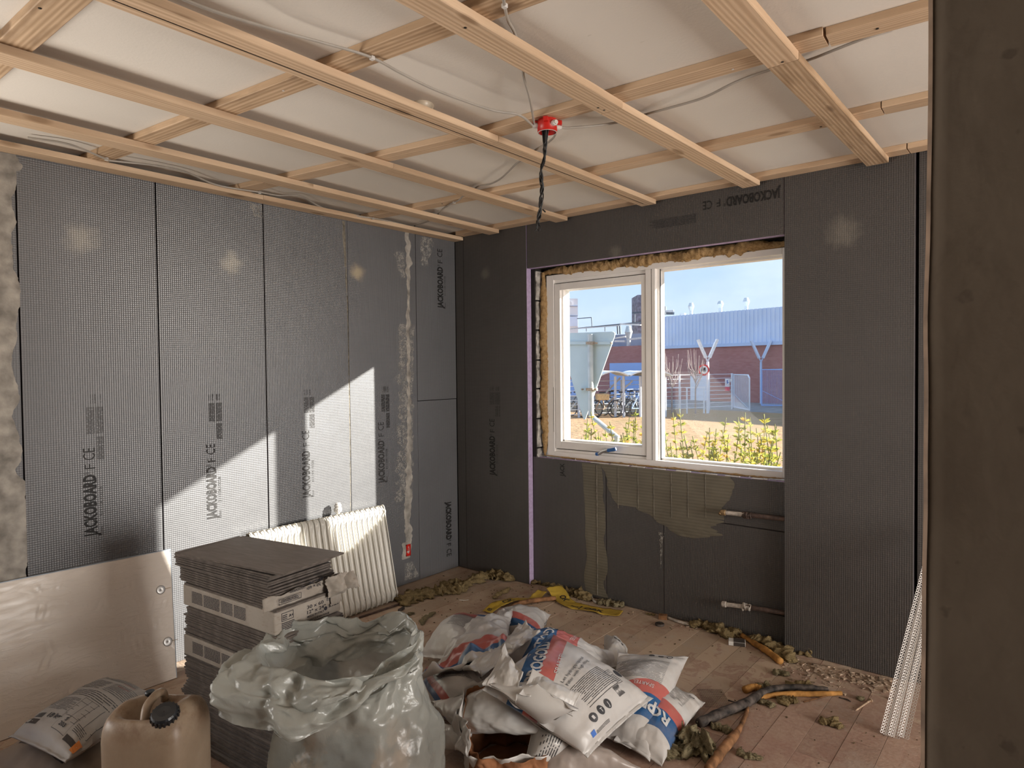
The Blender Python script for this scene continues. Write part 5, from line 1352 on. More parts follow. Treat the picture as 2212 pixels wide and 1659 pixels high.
class Sack:
    def __init__(s, name, label, c, thick, mat, seed, nu=72, nv=54, wr=.006, bulge=.5, pin=.10, sagu=0.0, flat_bottom=True, group='plastic filler sacks heaped on the floor', ext=(.03, .03), minz=.004, cat='sack', flange=True):
        s.c = [Vector(p) for p in c]; s.th = thick; s.seed = seed; s.wr = wr; s.pin = pin; s.bulge = bulge; s.minz = minz; s.sagu = sagu
        a, b_, cc, d = s.c; s.N = ((cc-a).cross(b_-d)).normalized()
        if s.N.z < 0: s.N = -s.N
        s.LU = ((b_-a).length+(cc-d).length)/2; s.LV = ((d-a).length+(cc-b_).length)/2
        vs = []; fs = []; uv = []; k = nv+1
        for side in (0, 1):
            for i in range(nu+1):
                for j in range(nv+1):
                    u, v = i/nu, j/nv
                    vs.append(s.P(u, v) if side == 0 else s.B(u, v)); uv.append((u, v))
        for i in range(nu):
            for j in range(nv):
                p = i*k+j; fs.append((p, p+k, p+k+1, p+1)); q = p+(nu+1)*k; fs.append((q, q+1, q+k+1, q+k))
        # stitch rims
        off = (nu+1)*k
        rim = [j for j in range(nv)]
        for j in range(nv): fs.append((j, j+1, off+j+1, off+j)); p = nu*k+j; fs.append((p, off+p, off+p+1, p+1))
        for i in range(nu): p = i*k; fs.append((p, off+p, off+p+k, p+k)); q = i*k+nv; fs.append((q, q+k, off+q+k, off+q))
        ctr = sum(s.c, Vector())/4
        s.o = mk(name, vs, fs, mat, None, smooth=True, origin=(ctr.x, ctr.y, min(v.z for v in vs)), uv=uv)
        tag(s.o, label, cat, group)
    def base(s, u, v):
        a, b_, c, d = s.c
        pu = 1-s.pin*math.sin(PI*v)*(1); 
        uu = .5+(u-.5)*(1-s.pin*.55*math.sin(PI*v)**.7); vv = .5+(v-.5)*(1-s.pin*math.sin(PI*u)**.7)
        p = (a*(1-uu)+b_*uu)*(1-vv)+(d*(1-uu)+c*uu)*vv
        return p
    def f(s, u, v):
        fl = .035
        u2 = min(max((u-fl)/(1-2*fl), 0), 1)
        return (max(0, math.sin(PI*u2))**s.bulge)*(max(0, math.sin(PI*v))**s.bulge)
    def P(s, u, v):
        p = s.base(u, v); f = s.f(u, v); q = p*7+Vector((s.seed, 0, 0))
        edge = (1-f)
        w = noise.fractal(q, .9, 2.0, 4)*s.wr*1.6
        w += s.wr*.75*edge**1.5*math.sin(u*s.LU*75+s.seed+3*noise.noise(q*1.3))*(1 if .1 < u < .9 else .5)
        w += s.wr*.75*edge**1.5*math.sin(v*s.LV*65+s.seed*2+3*noise.noise(q*1.3+Vector((5, 0, 0))))*(1 if (u < .2 or u > .8) else .2)
        w += facets(u*s.LU*9+s.seed, v*s.LV*9, int(s.seed))*s.wr*3.2*(.45+edge)
        r = p+s.N*(s.th*.62*f+w+.0015)
        r.z = max(r.z, s.minz+.001); return r
    def B(s, u, v):
        p = s.base(u, v); f = s.f(u, v); r = p-s.N*(s.th*.38*f+.0015); r.z = max(r.z, s.minz); return r
    def nrm(s, u, v):
        e = .01; a = s.P(min(u+e, 1), v)-s.P(max(u-e, 0), v); b_ = s.P(u, min(v+e, 1))-s.P(u, max(v-e, 0)); n = a.cross(b_).normalized()
        return n if n.dot(s.N) > 0 else -n
    def at(s, x, y, off=.0015):
        """x, y in metres from the (0,0) corner"""
        u, v = min(max(x/s.LU, 0), 1), min(max(y/s.LV, 0), 1); return s.P(u, v)+s.nrm(u, v)*off
    def text(s, mb, t, x, y, ang, h, bold=.0, w=None, off=.0024):
        """text starting at (x,y) (metres on the sack), ang: reading direction in the (u,v) plane; flip keeps it unmirrored"""
        vs, fs, wd = text_geo(t, bold); sy = h/.72; sx = (w/wd) if w else sy; ca, sa = math.cos(ang), math.sin(ang)
        hand = 1 if ((s.c[1]-s.c[0]).cross(s.c[3]-s.c[0])).dot(s.N) > 0 else -1
        # subdivide long faces is unnecessary: glyph outlines are fine
        P2 = [(px*sx, py*sy) for px, py in vs]; mx = max(.006, h*.22); tris = []
        st = [(f[0], f[i], f[i+1]) for f in fs for i in range(1, len(f)-1)]; mid = {}
        while st:
            t = st.pop(); e = [((P2[t[k]][0]-P2[t[(k+1) % 3]][0])**2+(P2[t[k]][1]-P2[t[(k+1) % 3]][1])**2, k) for k in range(3)]; d, k = max(e)
            if d <= mx*mx: tris.append(t); continue
            i0, i1, i2 = t[k], t[(k+1) % 3], t[(k+2) % 3]; key = (min(i0, i1), max(i0, i1))
            if key not in mid: mid[key] = len(P2); P2.append(((P2[i0][0]+P2[i1][0])/2, (P2[i0][1]+P2[i1][1])/2))
            m = mid[key]; st += [(i0, m, i2), (m, i1, i2)]
        mb.add([s.at(x+px*ca-hand*py*sa, y+px*sa+hand*py*ca, off) for px, py in P2], tris)
    def rect(s, mb, x0, y0, x1, y1, off=.0014, n=4):
        vs = []; fs = []
        long_y = abs(y1-y0) > abs(x1-x0)
        for i in range(n+1):
            t = i/n
            for k in (0, 1):
                vs.append(s.at(x0+(x1-x0)*k, y0+(y1-y0)*t, off) if long_y else s.at(x0+(x1-x0)*t, y0+(y1-y0)*k, off))
        for i in range(n): fs.append((2*i, 2*i+2, 2*i+3, 2*i+1))
        mb.add(vs, fs)
    def lines(s, mb, x0, y0, x1, y1, n, along_v=True, seed=1, fill=.42, ragged=True):
        r = random.Random(seed)
        for i in range(n):
            if along_v:
                x = x0+(x1-x0)*(i+.2)/n; y = y0; lim = y1-(r.random()*.25*(y1-y0) if ragged and i % 4 == 3 else 0)
                while y < lim:
                    l = min(lim-y, r.uniform(.03, .09)); s.rect(mb, x, y, x+(x1-x0)/n*fill*.8, y+l, n=2); y += l+.004
            else:
                y = y0+(y1-y0)*(i+.2)/n; x = x0
                while x < x1:
                    l = min(x1-x, r.uniform(.03, .09)); s.rect(mb, x, y, x+l, y+(y1-y0)/n*fill*.8, n=3); x += l+.004
    def disc(s, mb, x, y, r, off=.0016, n=14):
        vs = [s.at(x, y, off)]+[s.at(x+r*q*math.cos(2*PI*i/n), y+r*q*math.sin(2*PI*i/n), off) for q in (.5, 1) for i in range(n)]
        mb.add(vs, [(0, i+1, (i+1) % n+1) for i in range(n)]+[(i+1, n+i+1, n+(i+1) % n+1, (i+1) % n+1) for i in range(n)])
    def ring(s, mb, x, y, r0, r1, off=.0016, n=16):
        vs = []
        for i in range(n):
            a = 2*PI*i/n
            for r in (r0, r1): vs.append(s.at(x+r*math.cos(a), y+r*math.sin(a), off))
        mb.add(vs, [(2*i, 2*i+1, (2*i+3) % (2*n), (2*i+2) % (2*n)) for i in range(n)])
    def attach(s, mb, name, mat):
        s.o['_wl'] = tuple(s.o.location); return mb.build(name, mat, s.o)
def Z(px, py, z): return on(px, py, 2, z)

# lowest first
sK = Sack('plastic_sack', 'dusty plain sack at the bottom edge, lying under the sack reading GOLD', [Z(1140, 1610, .09), Z(1290, 1605, .10), Z(1400, 1668, .03), Z(1150, 1690, .03)], .12, M['s_dirty'], 61)
sC = Sack('plastic_sack', 'rightmost sack of the heap, lowest, blue band with letters RO', [Z(1523, 1519, .05), Z(1430, 1655, .015), Z(1325, 1600, .05), Z(1405, 1445, .12)], .13, M['s_pro'], 33)
m_ = MB(); sC.lines(m_, .05, .04, .20, .16, 14, True, 5); sC.attach(m_, 'printed_text', M['sack_ink_soft'])
m_ = MB(); sC.text(m_, 'RO', .62*sC.LU+.0, .05, PI/2, .055, .03); sC.attach(m_, 'printed_letters', M['sack_white_ink'])
m_ = MB(); sC.ring(m_, .035, .045, .008, .012); sC.ring(m_, .045, .09, .007, .010); sC.attach(m_, 'printed_icons', M['sack_ink'])
sE = Sack('plastic_sack', 'farthest sack of the heap with a leaf emblem near its pointed corner', [Z(1040, 1352, .06), Z(1085, 1330, .06), Z(1191, 1326, .10), Z(1165, 1395, .12)], .16, M['s_end'], 17)
m_ = MB(); sE.disc(m_, .26, .10, .018); sE.attach(m_, 'leaf_emblem', M['sack_ink'])
m_ = MB(); sE.lines(m_, .20, .16, .30, .22, 5, True, 3); sE.attach(m_, 'printed_text', M['sack_ink_soft'])
sF = Sack('plastic_sack', 'left rear sack of the heap with fine print and blue and red corner', [Z(1060, 1328, .16), Z(1020, 1440, .25), Z(903, 1418, .03), Z(975, 1345, .10)], .17, M['s_end'], 23, wr=.004)
m_ = MB(); sF.lines(m_, .16, .05, .36, .25, 17, True, 8); sF.attach(m_, 'printed_text', M['sack_ink_soft'])
sI = Sack('plastic_sack', 'lower left sack of the heap with curved rows of fine print', [Z(905, 1470, .03), Z(1030, 1452, .18), Z(1085, 1520, .20), Z(945, 1560, .05)], .16, M['s_end'], 29, wr=.004)
m_ = MB(); sI.lines(m_, .06, .05, .33, .20, 13, False, 9); sI.attach(m_, 'printed_text', M['sack_ink'])
sB = Sack('plastic_sack', 'right sack of the heap leaning up to a point, blue band reading PRO', [Z(1488, 1418, .17), Z(1404, 1645, .02), Z(1290, 1585, .06), Z(1335, 1408, .22)], .15, M['s_pro'], 37, wr=.0045, pin=.08)
m_ = MB(); sB.lines(m_, .10, .06, .27, .30, 19, True, 11); sB.attach(m_, 'printed_text', M['sack_ink_soft'])
m_ = MB(); sB.text(m_, 'PRO', .645*sB.LU, .05, PI/2, .058, .03); sB.text(m_, 'SPARTEL', .51*sB.LU, .09, PI/2, .020); sB.attach(m_, 'printed_letters', M['sack_white_ink'])
m_ = MB()
for i, (x, y) in enumerate(((.045, .15), (.045, .11), (.055, .07))): sB.ring(m_, x, y, .010, .0135) if i == 2 else sB.disc(m_, x, y, .013)
sB.attach(m_, 'printed_icons', M['sack_ink'])
sD = Sack('plastic_sack', 'twisted glossy sack behind the GOLD sack with bunched white end', [Z(1120, 1345, .27), Z(1345, 1432, .11), Z(1290, 1480, .12), Z(1060, 1420, .28)], .17, M['s_twist'], 41, wr=.009)
m_ = MB(); sD.text(m_, 'PROGOLD', .30*sD.LU, .03, PI/2, .05, .02, w=.30); sD.text(m_, 'SPARTEL', .50*sD.LU+.03, .06, PI/2, .020, w=.13); sD.attach(m_, 'printed_letters', M['sack_white_ink'])
sDe = Sack('plastic_sack', 'bunched white folded sack end right of the twisted sack with dark round icons', [Z(1305, 1373, .10), Z(1356, 1400, .12), Z(1358, 1452, .06), Z(1300, 1462, .10)], .15, M['s_plain'], 44, wr=.012)
m_ = MB(); sDe.disc(m_, .10, .12, .014); sDe.disc(m_, .13, .15, .014); sDe.disc(m_, .16, .17, .010); sDe.attach(m_, 'printed_icons', M['sack_ink'])
sG = Sack('empty_sack', 'large empty white sack draped over the rear of the heap with a red side stripe', [Z(1113, 1316, .14), Z(1108, 1405, .34), Z(905, 1470, .20), Z(1000, 1352, .20)], .12, M['s_stripe'], 47, wr=.013, bulge=.7, pin=.16)
sJ = Sack('plastic_sack', 'plump plain white sack at the lower left of the heap', [Z(930, 1515, .10), Z(1062, 1478, .30), Z(1190, 1590, .16), Z(985, 1580, .06)], .17, M['s_plain'], 53, wr=.009)
sH = Sack('empty_sack', 'flat empty white sack flap standing above the middle of the heap', [Z(1138, 1344, .33), Z(1168, 1364, .34), Z(1040, 1462, .33), Z(1000, 1448, .28)], .02, M['s_plain'], 57, wr=.008, bulge=.7)
sL_ = Sack('plastic_sack', 'sack under the GOLD sack beside the torn brown bag, showing icons and small print', [Z(1150, 1560, .17), Z(1250, 1600, .12), Z(1215, 1645, .07), Z(1130, 1655, .08)], .13, M['s_plain'], 59)
m_ = MB(); sL_.lines(m_, .04, .05, .13, .14, 8, True, 19); sL_.disc(m_, .14, .05, .012); sL_.attach(m_, 'printed_text', M['sack_ink'])
sA = Sack('plastic_sack', 'front sack of the heap with blue band reading GOLD over a red band', [Z(1190, 1366, .37), Z(1412, 1508, .19), Z(1270, 1636, .13), Z(1040, 1490, .33)], .17, M['s_gold'], 71, nu=90, nv=70, wr=.0035, pin=.07, bulge=.42)
m_ = MB(); sA.text(m_, 'PROGOLD', .158, .405, -PI/2-.36, .046, .03, w=.33); sA.text(m_, 'SPARTEL', .196, .31, -PI/2-.36, .021, w=.16); sA.attach(m_, 'printed_letters', M['sack_white_ink'])
m_ = MB()
sA.text(m_, 'Let hydrogipsspartel', .235, .335, -PI/2-.12, .013, w=.21); sA.text(m_, 'Filler with high filling', .258, .335, -PI/2-.12, .012, w=.21)
sA.lines(m_, .272, .12, .365, .345, 13, True, 21, .38)
sA.rect(m_, .372, .12, .374, .345, n=8)
for i in range(3):
    for k in range(1): sA.disc(m_, .845*sA.LU, .365-.052*i, .0185)
for k in range(16): sA.rect(m_, .875*sA.LU+.0+.0, .155+k*.0030, .875*sA.LU+.036, .155+k*.0030+(.0018 if k % 3 else .0010), n=1) if False else None
for k in range(18): sA.rect(m_, .78*sA.LU+.0, .135+k*.0026, .78*sA.LU+.042, .135+k*.0026+(.0017 if k % 3 else .0009), n=1)
for (x0, y0, x1, y1) in ((.72*sA.LU-.04, .085, .72*sA.LU+.03, .0865), (.72*sA.LU-.04, .125, .72*sA.LU+.03, .1265), (.72*sA.LU-.04, .085, .72*sA.LU-.0385, .1265), (.72*sA.LU+.0285, .085, .72*sA.LU+.03, .1265)): sA.rect(m_, x0, y0, x1, y1, n=3)
sA.text(m_, 'CE', .72*sA.LU-.022, .118, -PI/2, .012, w=.02); sA.lines(m_, .72*sA.LU-.015, .09, .72*sA.LU+.025, .12, 6, True, 23, .4)
sA.disc(m_, .70*sA.LU, .050, .020); sA.lines(m_, .925*sA.LU, .30, .945*sA.LU, .39, 3, True, 26)
sA.attach(m_, 'printed_text', M['sack_ink'])
m_ = MB(); sA.rect(m_, .905*sA.LU, .395, .94*sA.LU, .42, n=2)
for i in range(2): sA.text(m_, 'AB'[i], 0, 0, 0, .001) if False else None
sA.attach(m_, 'blue_emblem', M['blue_ink'])
m_ = MB()
for i, t in enumerate(('a', 'T', 'J')):
    sA.rect(m_, .845*sA.LU-.008, .365-.052*i-.006, .845*sA.LU+.007, .365-.052*i+.005, .0024, 1) if i == 0 else sA.text(m_, t, .845*sA.LU+.008, .365-.052*i+.004, -PI/2, .015, .04, off=.0026)
sA.attach(m_, 'icon_glyphs', M['sack_white_ink'])
sM = Sack('empty_sack', 'limp white sack mouth folded down over the left of the GOLD sack', [Z(1092, 1392, .42), Z(1130, 1450, .39), Z(1115, 1520, .33), Z(1042, 1482, .35)], .035, M['s_plain'], 83, wr=.006, bulge=.8, pin=.2)
sM3 = Sack('empty_sack', 'thin cream sack flap lying over the lower left side of the GOLD sack', [Z(1150, 1442, .395), Z(1256, 1500, .315), Z(1238, 1546, .27), Z(1120, 1500, .35)], .035, M['s_plain'], 85, wr=.006, bulge=.8, pin=.12)
sM2 = Sack('empty_sack', 'plain white bulging sack half in front of the GOLD sack, above the torn bag', [Z(1058, 1478, .36), Z(1160, 1478, .37), Z(1250, 1530, .30), Z(1175, 1572, .20)], .12, M['s_plain'], 87, wr=.008)
sN = Sack('plastic_sack', 'small crumpled white sack corner between the clear bag and the torn brown bag', [Z(958, 1565, .10), Z(1020, 1570, .13), Z(1010, 1625, .06), Z(955, 1620, .05)], .08, M['s_plain'], 89, wr=.010)

# paper sacks at the lower left
M['paper_sack'] = sack_mat('white_paper_sack', [], base=(.37, .345, .32), dirt=.3, gloss=.6); M['paper_dusty'] = sack_mat('dusty_brown_white_paper_sack', [], base=(.24, .185, .14), dirt=.7, gloss=.75)
M['orange_label'] = plain('orange_label', (.62, .20, .04), .6, .3); M['dark_bar'] = plain('dark_bar_print', (.055, .045, .04), .6, .3); M['red_line'] = plain('red_thin_print', (.45, .08, .07), .6, .3)
p2 = Sack('paper_sack', 'dusty lower paper sack under the 18 kg sack at the bottom left', [(.30, -2.60, .075), (.44, -3.08, .07), (.98, -2.98, .07), (.72, -2.50, .075)], .14, M['paper_dusty'], 93, wr=.004, pin=.05, group='paper sacks at the bottom left')
m_ = MB(); p2.rect(m_, .40, .08, .43, .17); p2.rect(m_, .40, .30, .43, .38); p2.attach(m_, 'dark_bars', M['dark_bar'])
c_ = [Z(232, 1466, .155), Z(18, 1590, .20), Z(142, 1648, .20), Z(312, 1478, .13)]
c_[3] = c_[0]+(c_[2]-c_[1])*1.02
p1 = Sack('paper_sack', 'white paper sack marked 18 kg lying beside the jerrycan at the bottom left', c_, .13, M['paper_sack'], 97, nu=90, nv=60, wr=.0035, pin=.05, bulge=.36, group='paper sacks at the bottom left')
LU, LV = p1.LU, p1.LV; m_ = MB()
p1.text(m_, '18 kg', LU-.095, LV*.30, PI/2, .026, .03, w=.075); p1.text(m_, 'S', LU-.100, LV*.60, PI/2, .018, .02); p1.text(m_, '203', LU-.075, LV*.575, PI/2, .018, .02, w=.038)
for (x0, y0, x1, y1) in ((LU-.13, LV*.52, LU-.055, LV*.522), (LU-.13, LV*.74, LU-.055, LV*.742), (LU-.13, LV*.52, LU-.1285, LV*.742), (LU-.0565, LV*.52, LU-.055, LV*.742)): p1.rect(m_, x0, y0, x1, y1, n=3)
p1.lines(m_, LU-.125, LV*.78, LU-.085, LV*.93, 5, True, 3, .35)
for (x0, x1, y0, y1, n, sd) in ((.05, .10, .15, .8, 4, 1), (.12, .22, .10, .45, 9, 2), (.12, .22, .52, .92, 9, 3), (.24, .30, .12, .9, 5, 4), (LU*.58, LU*.74, .08, .48, 13, 5)): p1.lines(m_, x0, LV*y0, x1, LV*y1, n, True, sd, .34)
for k in range(20): p1.rect(m_, LU-.115, LV*.10+k*.0026, LU-.085, LV*.10+k*.0026+(.002 if k % 3 else .001), n=1)
for y in (.50, .62, .74, .86, .97): p1.rect(m_, LU*.55, LV*y, LU*.80, LV*y+.0016, n=8)
for x in (.55, .60, .65, .70, .75, .80): p1.rect(m_, LU*x, LV*.50, LU*x+.0016, LV*.97, n=2)
p1.attach(m_, 'printed_text', M['sack_ink'])
m_ = MB(); p1.rect(m_, LU-.075, LV*.08, LU-.050, LV*.26, n=3); p1.rect(m_, LU-.070, LV*.76, LU-.045, LV*.93, n=3); p1.attach(m_, 'dark_bars', M['dark_bar'])
m_ = MB(); q = p1.c[2]; sd = (p1.c[3]-p1.c[2]).normalized(); fn = sd.cross(Vector((0, 0, 1))).normalized(); fn = fn if fn.dot(CP-q) > 0 else -fn
for (x0, y0, x1, y1) in ((.10, .60, .14, .602), (.10, .80, .14, .802), (.10, .60, .102, .80), (.14, .60, .142, .80)): p1.rect(m_, x0, LV*y0, x1, LV*y1, n=2)
p1.attach(m_, 'red_outline', M['red_line'])
def side(s_, x, w, v0=.985, v1=.90): return s_.at(x, LV*v0, .002), s_.at(x-w, LV*v0, .002), s_.at(x-w, LV*v1, .002), s_.at(x, LV*v1, .002)
m_ = MB(); p1.rect(m_, LU-.085, LV*.925, LU-.035, LV*.992, .002, 4); p1.attach(m_, 'orange_label', M['orange_label'])

# ------------------------------------------------------------------ jerrycan
def jerry_mat():
    b = NB('stained_translucent_plastic'); n = b.noise(b.map(), 5, 5, .65); z = b.n('ShaderNodeSeparateXYZ', {0: b.tc.outputs['Object']}).outputs[2]
    col = b.ramp(n, [(.3, (.215, .155, .105)), (.7, (.31, .238, .172))])
    st = b.math('MULTIPLY', b.ramp(b.noise(b.map(), 8, 6, .7), [(.47, 0.0), (.64, .8)]), b.ramp(z, [(.38, 0.0), (.46, 1.0)]))
    col = b.mix(b.math('MULTIPLY', st, .8), col, (.11, .042, .013))
    b.fin(col, .42, .4); b.set(b.b.inputs['Subsurface Weight'], .15); b.set(b.b.inputs['Subsurface Radius'], (.03, .015, .008)); return b.m
M['jerry'] = jerry_mat(); M['cap_black'] = plain('black_cap', (.012, .014, .018), .35, .5)
JC = Vector((1.375, -2.805, .003)); JW = Vector((.845, .535, 0)).normalized(); JD = Vector((JW.y, -JW.x, 0)); HW, HD, HT = .143, .115, .50
if JD.dot(CP-JC) < 0: JD = -JD
def outline(a, sc=1.0, e=4.2):
    c, s_ = math.cos(a), math.sin(a); r = (abs(c)**e+abs(s_)**e)**(-1/e); return c*r*HW*sc, s_*r*HD*sc
n = 64; rings = []
for h, sc in ((0, .93), (.006, .965), (.02, .99), (.06, 1), (.18, .992), (.30, .997), (.345, 1.0), (.368, .985), (.386, .955), (.400, .91), (.411, .85), (.419, .77), (.424, .68), (.428, .55), (.431, .40), (.432, .25), (.432, .10)): rings.append((h, sc))
vs = []; fs = []
for h, sc in rings:
    for i in range(n):
        x, y = outline(2*PI*i/n, sc, 4.2 if sc > .8 else 3)
        zz = h
        if h > .38:
            # hand recess round the grip: a trough across the top, open toward the middle
            gx = (x+.016)/.068; gy = (y+.005)/.072; m = math.exp(-(abs(gx)**3+abs(gy)**4)); zz = h-.070*m
            zz += .012*math.exp(-((x-.10)**2+(y)**2)/.004)+.010*math.exp(-((x+.13)**2+y**2)/.003)
        vs.append(JC+JW*x+JD*y+Vector((0, 0, zz*1.13)))
for r in range(len(rings)-1):
    for i in range(n): a = r*n+i; b_ = r*n+(i+1) % n; fs.append((a, b_, b_+n, a+n))
fs.append(tuple(reversed(range(n)))); fs.append(tuple((len(rings)-1)*n+i for i in range(n)))
jr = empty('jerrycan', tuple(JC), 'stained cream plastic jerrycan with black screw cap at the bottom left', 'jerrycan')
mk('body', vs, fs, M['jerry'], jr, smooth=True)
gp_ = lambda x, y, z: JC+JW*(x*.82)+JD*(y*.88)+Vector((0, 0, z*1.13))
MB().tube(smooth_path([gp_(-.030, -.085, .402), gp_(-.028, -.070, .428), gp_(-.018, -.02, .440), (gp_(-.004, .045, .434)), gp_(.008, .075, .410), gp_(.010, .085, .375)], 8), .0135, 12).build('grip', M['jerry'], jr, smooth=True)
cp = gp_(.088, .060, .400); ca = (Vector((0, 0, 1))+JD*.42+JW*.10).normalized()
MB().lathe(cp, [(.036, -.02), (.036, 0)], 24, axis=ca).build('neck', M['jerry'], jr, smooth=True)
cm = MB().lathe(cp, [(.042, .0), (.043, .010), (.039, .012), (.039, .040), (.035, .046), (.020, .047), (.001, .046)], 28, axis=ca, cap=False)
u_ = ca.orthogonal().normalized(); w_ = ca.cross(u_)
for k in range(20):
    a = 2*PI*k/20; d = u_*math.cos(a)+w_*math.sin(a); cm.bar(cp+d*.0395+ca*.013, cp+d*.0395+ca*.039, .006)
cm.build('screw_cap', M['cap_black'], jr)
vp = gp_(-.105, -.098, .405); MB().lathe(vp, [(.016, -.01), (.016, .012), (.014, .016), (.001, .016)], 18, axis=(0, 0, 1), cap=False).build('vent_cap', M['cap_black'], jr)
# ------------------------------------------------------------------ large clear refuse sack
def film_mat(name, col, tr_lo, tr_hi, z0, z1):
    b = NB(name); z = b.n('ShaderNodeSeparateXYZ', {0: b.n('ShaderNodeNewGeometry').outputs['Position']}).outputs[2]
    n = b.noise(b.map(), 5, 4); cr = b.noise(b.map(), 26, 5, .6, 1.5)
    f = b.n('ShaderNodeMapRange', {0: z, 1: z0, 2: z1, 3: tr_lo, 4: tr_hi}).outputs[0]
    bp = b.bump(cr, .35, .006)
    pr = b.b; b.set(pr.inputs['Base Color'], b.ramp(n, [(.3, tuple(c*.9 for c in col)), (.7, col)])); b.set(pr.inputs['Roughness'], .24); b.set(pr.inputs['Specular IOR Level'], .75); b.set(pr.inputs['Normal'], bp)
    tl = b.n('ShaderNodeBsdfTranslucent', {'Color': col, 'Normal': bp}); tp_ = b.n('ShaderNodeBsdfTransparent', {'Color': (.95, .95, .93)})
    m1 = b.n('ShaderNodeMixShader', {0: .30, 1: pr, 2: tl}); m2 = b.n('ShaderNodeMixShader', {0: f, 1: m1, 2: tp_})
    b.t.links.new(m2.outputs[0], b.out.inputs[0]); return b.m
M['film'] = film_mat('milky_plastic_film', (.44, .45, .415), .50, .10, .30, .50)
def crease(q, seed):
    s_ = 0; am = 1.0; fr = 1.0
    for k in range(3):
        w = q*fr+Vector((seed+k*7.7, 0, 0)); w += Vector((noise.noise(w*.7), noise.noise(w*.7+Vector((9, 0, 0))), noise.noise(w*.7+Vector((0, 9, 0)))))*.5
        d = noise.voronoi(w)[0]; s_ += am*((d[1]-d[0])-.35)*(1 if k != 1 else -1); am *= .5; fr *= 2.15
    return s_
RT, FW = Vector((.769, .639, 0)), Vector((-.639, .769, 0))
BC = Vector((1.737, -2.300, 0))
keys = [ # t, offR, offF, rx, ry, z, crumple amp, zleft, zright, zfront
 (0.00, 0, 0, .10, .08, .004, 0, 0, 0, 0), (0.04, 0, 0, .26, .22, .006, .004, 0, 0, 0), (0.10, .0, 0, .285, .235, .035, .010, 0, 0, 0), (0.20, 0, 0, .295, .245, .15, .016, 0, 0, 0),
 (0.32, .01, 0, .285, .235, .29, .022, 0, 0, 0), (0.43, .01, 0, .245, .215, .41, .026, 0, 0, 0), (0.52, .0, 0, .225, .20, .49, .030, 0, 0, 0), (0.60, -.01, .01, .25, .20, .54, .034, -.04, .02, -.03),
 (0.68, -.02, .01, .27, .19, .59, .038, -.05, .03, -.04), (0.74, -.04, .0, .28, .20, .63, .040, -.02, .03, -.05), (0.80, -.07, -.03, .300, .225, .60, .042, -.01, .0, -.05),
 (0.87, -.10, -.05, .305, .235, .570, .040, .0, .03, -.05), (0.94, -.11, -.06, .300, .24, .520, .034, -.01, .05, -.05), (1.0, -.115, -.06, .280, .235, .480, .028, -.02, .08, -.04)]
kt = [k[0] for k in keys]; nr, na = 150, 260; vs = []; fs = []
for i in range(nr+1):
    t = i/nr; K = [float(np.interp(t, kt, [k[j] for k in keys])) for j in range(10)]
    for j in range(na):
        a = 2*PI*((j+.35*na)/na % 1.0); ca, sa = math.cos(a), math.sin(a)
        gath = 1+.05*math.sin(5*a+3*t)+.035*math.sin(9*a-4*t+1)
        p = BC+RT*(K[1]+K[3]*ca*gath)+FW*(K[2]+K[4]*sa*gath); z = K[5]+K[7]*max(0, -ca)**2+K[8]*max(0, ca)**2+K[9]*max(0, -sa)**2
        p.z = z; out = RT*ca+FW*sa
        c_ = 1.0*facets(a*1.35+3, t*6.5, 5)+.75*(.16-abs(facets(a*1.9+t*4, t*9.0-a, 15)))+.10*facets(a*6.0, t*26, 9)
        c_ = c_*(.55+.9*min(1, max(0, (t-.3)*2)))
        updir = Vector((0, 0, 1)) if .58 < t < .86 else Vector((0, 0, .25))
        d = (out+updir).normalized()*c_*K[6]*1.9
        p = p+d
        if t >= .99: p.z += .02*noise.noise(Vector((a*3, 0, 5)))
        p.z = max(p.z, .003); vs.append(p)
for i in range(nr):
    for j in range(na): a = i*na+j; b_ = i*na+(j+1) % na; fs.append((a, b_, b_+na, a+na))
fs.append(tuple(reversed(range(na))))
bag = mk('refuse_sack', vs, fs, M['film'], smooth=True, origin=(BC.x, BC.y, 0)); tag(bag, 'large crumpled milky clear refuse sack with folded rim beside the tile stack', 'refuse sack')
bag['_wl'] = (BC.x, BC.y, 0)
M['kraft'] = plain('brown_kraft_paper', (.33, .185, .10), .85, .15, nscale=10, namp=.3, bump=.6, bscale=25); M['kraft_pale'] = plain('pale_crumpled_paper', (.42, .32, .22), .85, .15, nscale=9, namp=.25, bump=.5, bscale=25)
M['dark_scrap'] = plain('dark_plastic_scrap', (.10, .105, .115), .5, .4, namp=.3)
def inbag(rx, ry, z): return BC+RT*rx+FW*ry+Vector((0, 0, z))
for i, (rx, ry, z, su, sv, mt, lab) in enumerate([(.12, -.13, .20, .085, .10, 'kraft', 'large torn brown paper piece inside the clear sack at right'), (-.02, -.17, .10, .13, .06, 'kraft_pale', 'pale torn paper edge low inside the clear sack'),
        (-.13, -.13, .18, .055, .08, 'kraft_pale', 'pale folded paper inside the clear sack at left'), (.02, -.14, .30, .08, .05, 'dark_scrap', 'dark grey plastic scrap inside the clear sack'), (.17, -.08, .31, .04, .07, 'kraft', 'brown paper strip high inside the clear sack at right'), (-.08, -.10, .33, .06, .05, 'kraft', 'brown paper wad inside the clear sack under its rim')]):
    o = crumple_patch('torn_paper' if 'paper' in lab else 'plastic_scrap', inbag(rx, ry, z), RT*su, Vector((0, 0, sv))+FW*.02, -FW, .020, 20+i*5, M[mt], None, 20, 20, 12, .22)
    tag(o, lab, 'paper' if 'paper' in lab else 'plastic scrap')

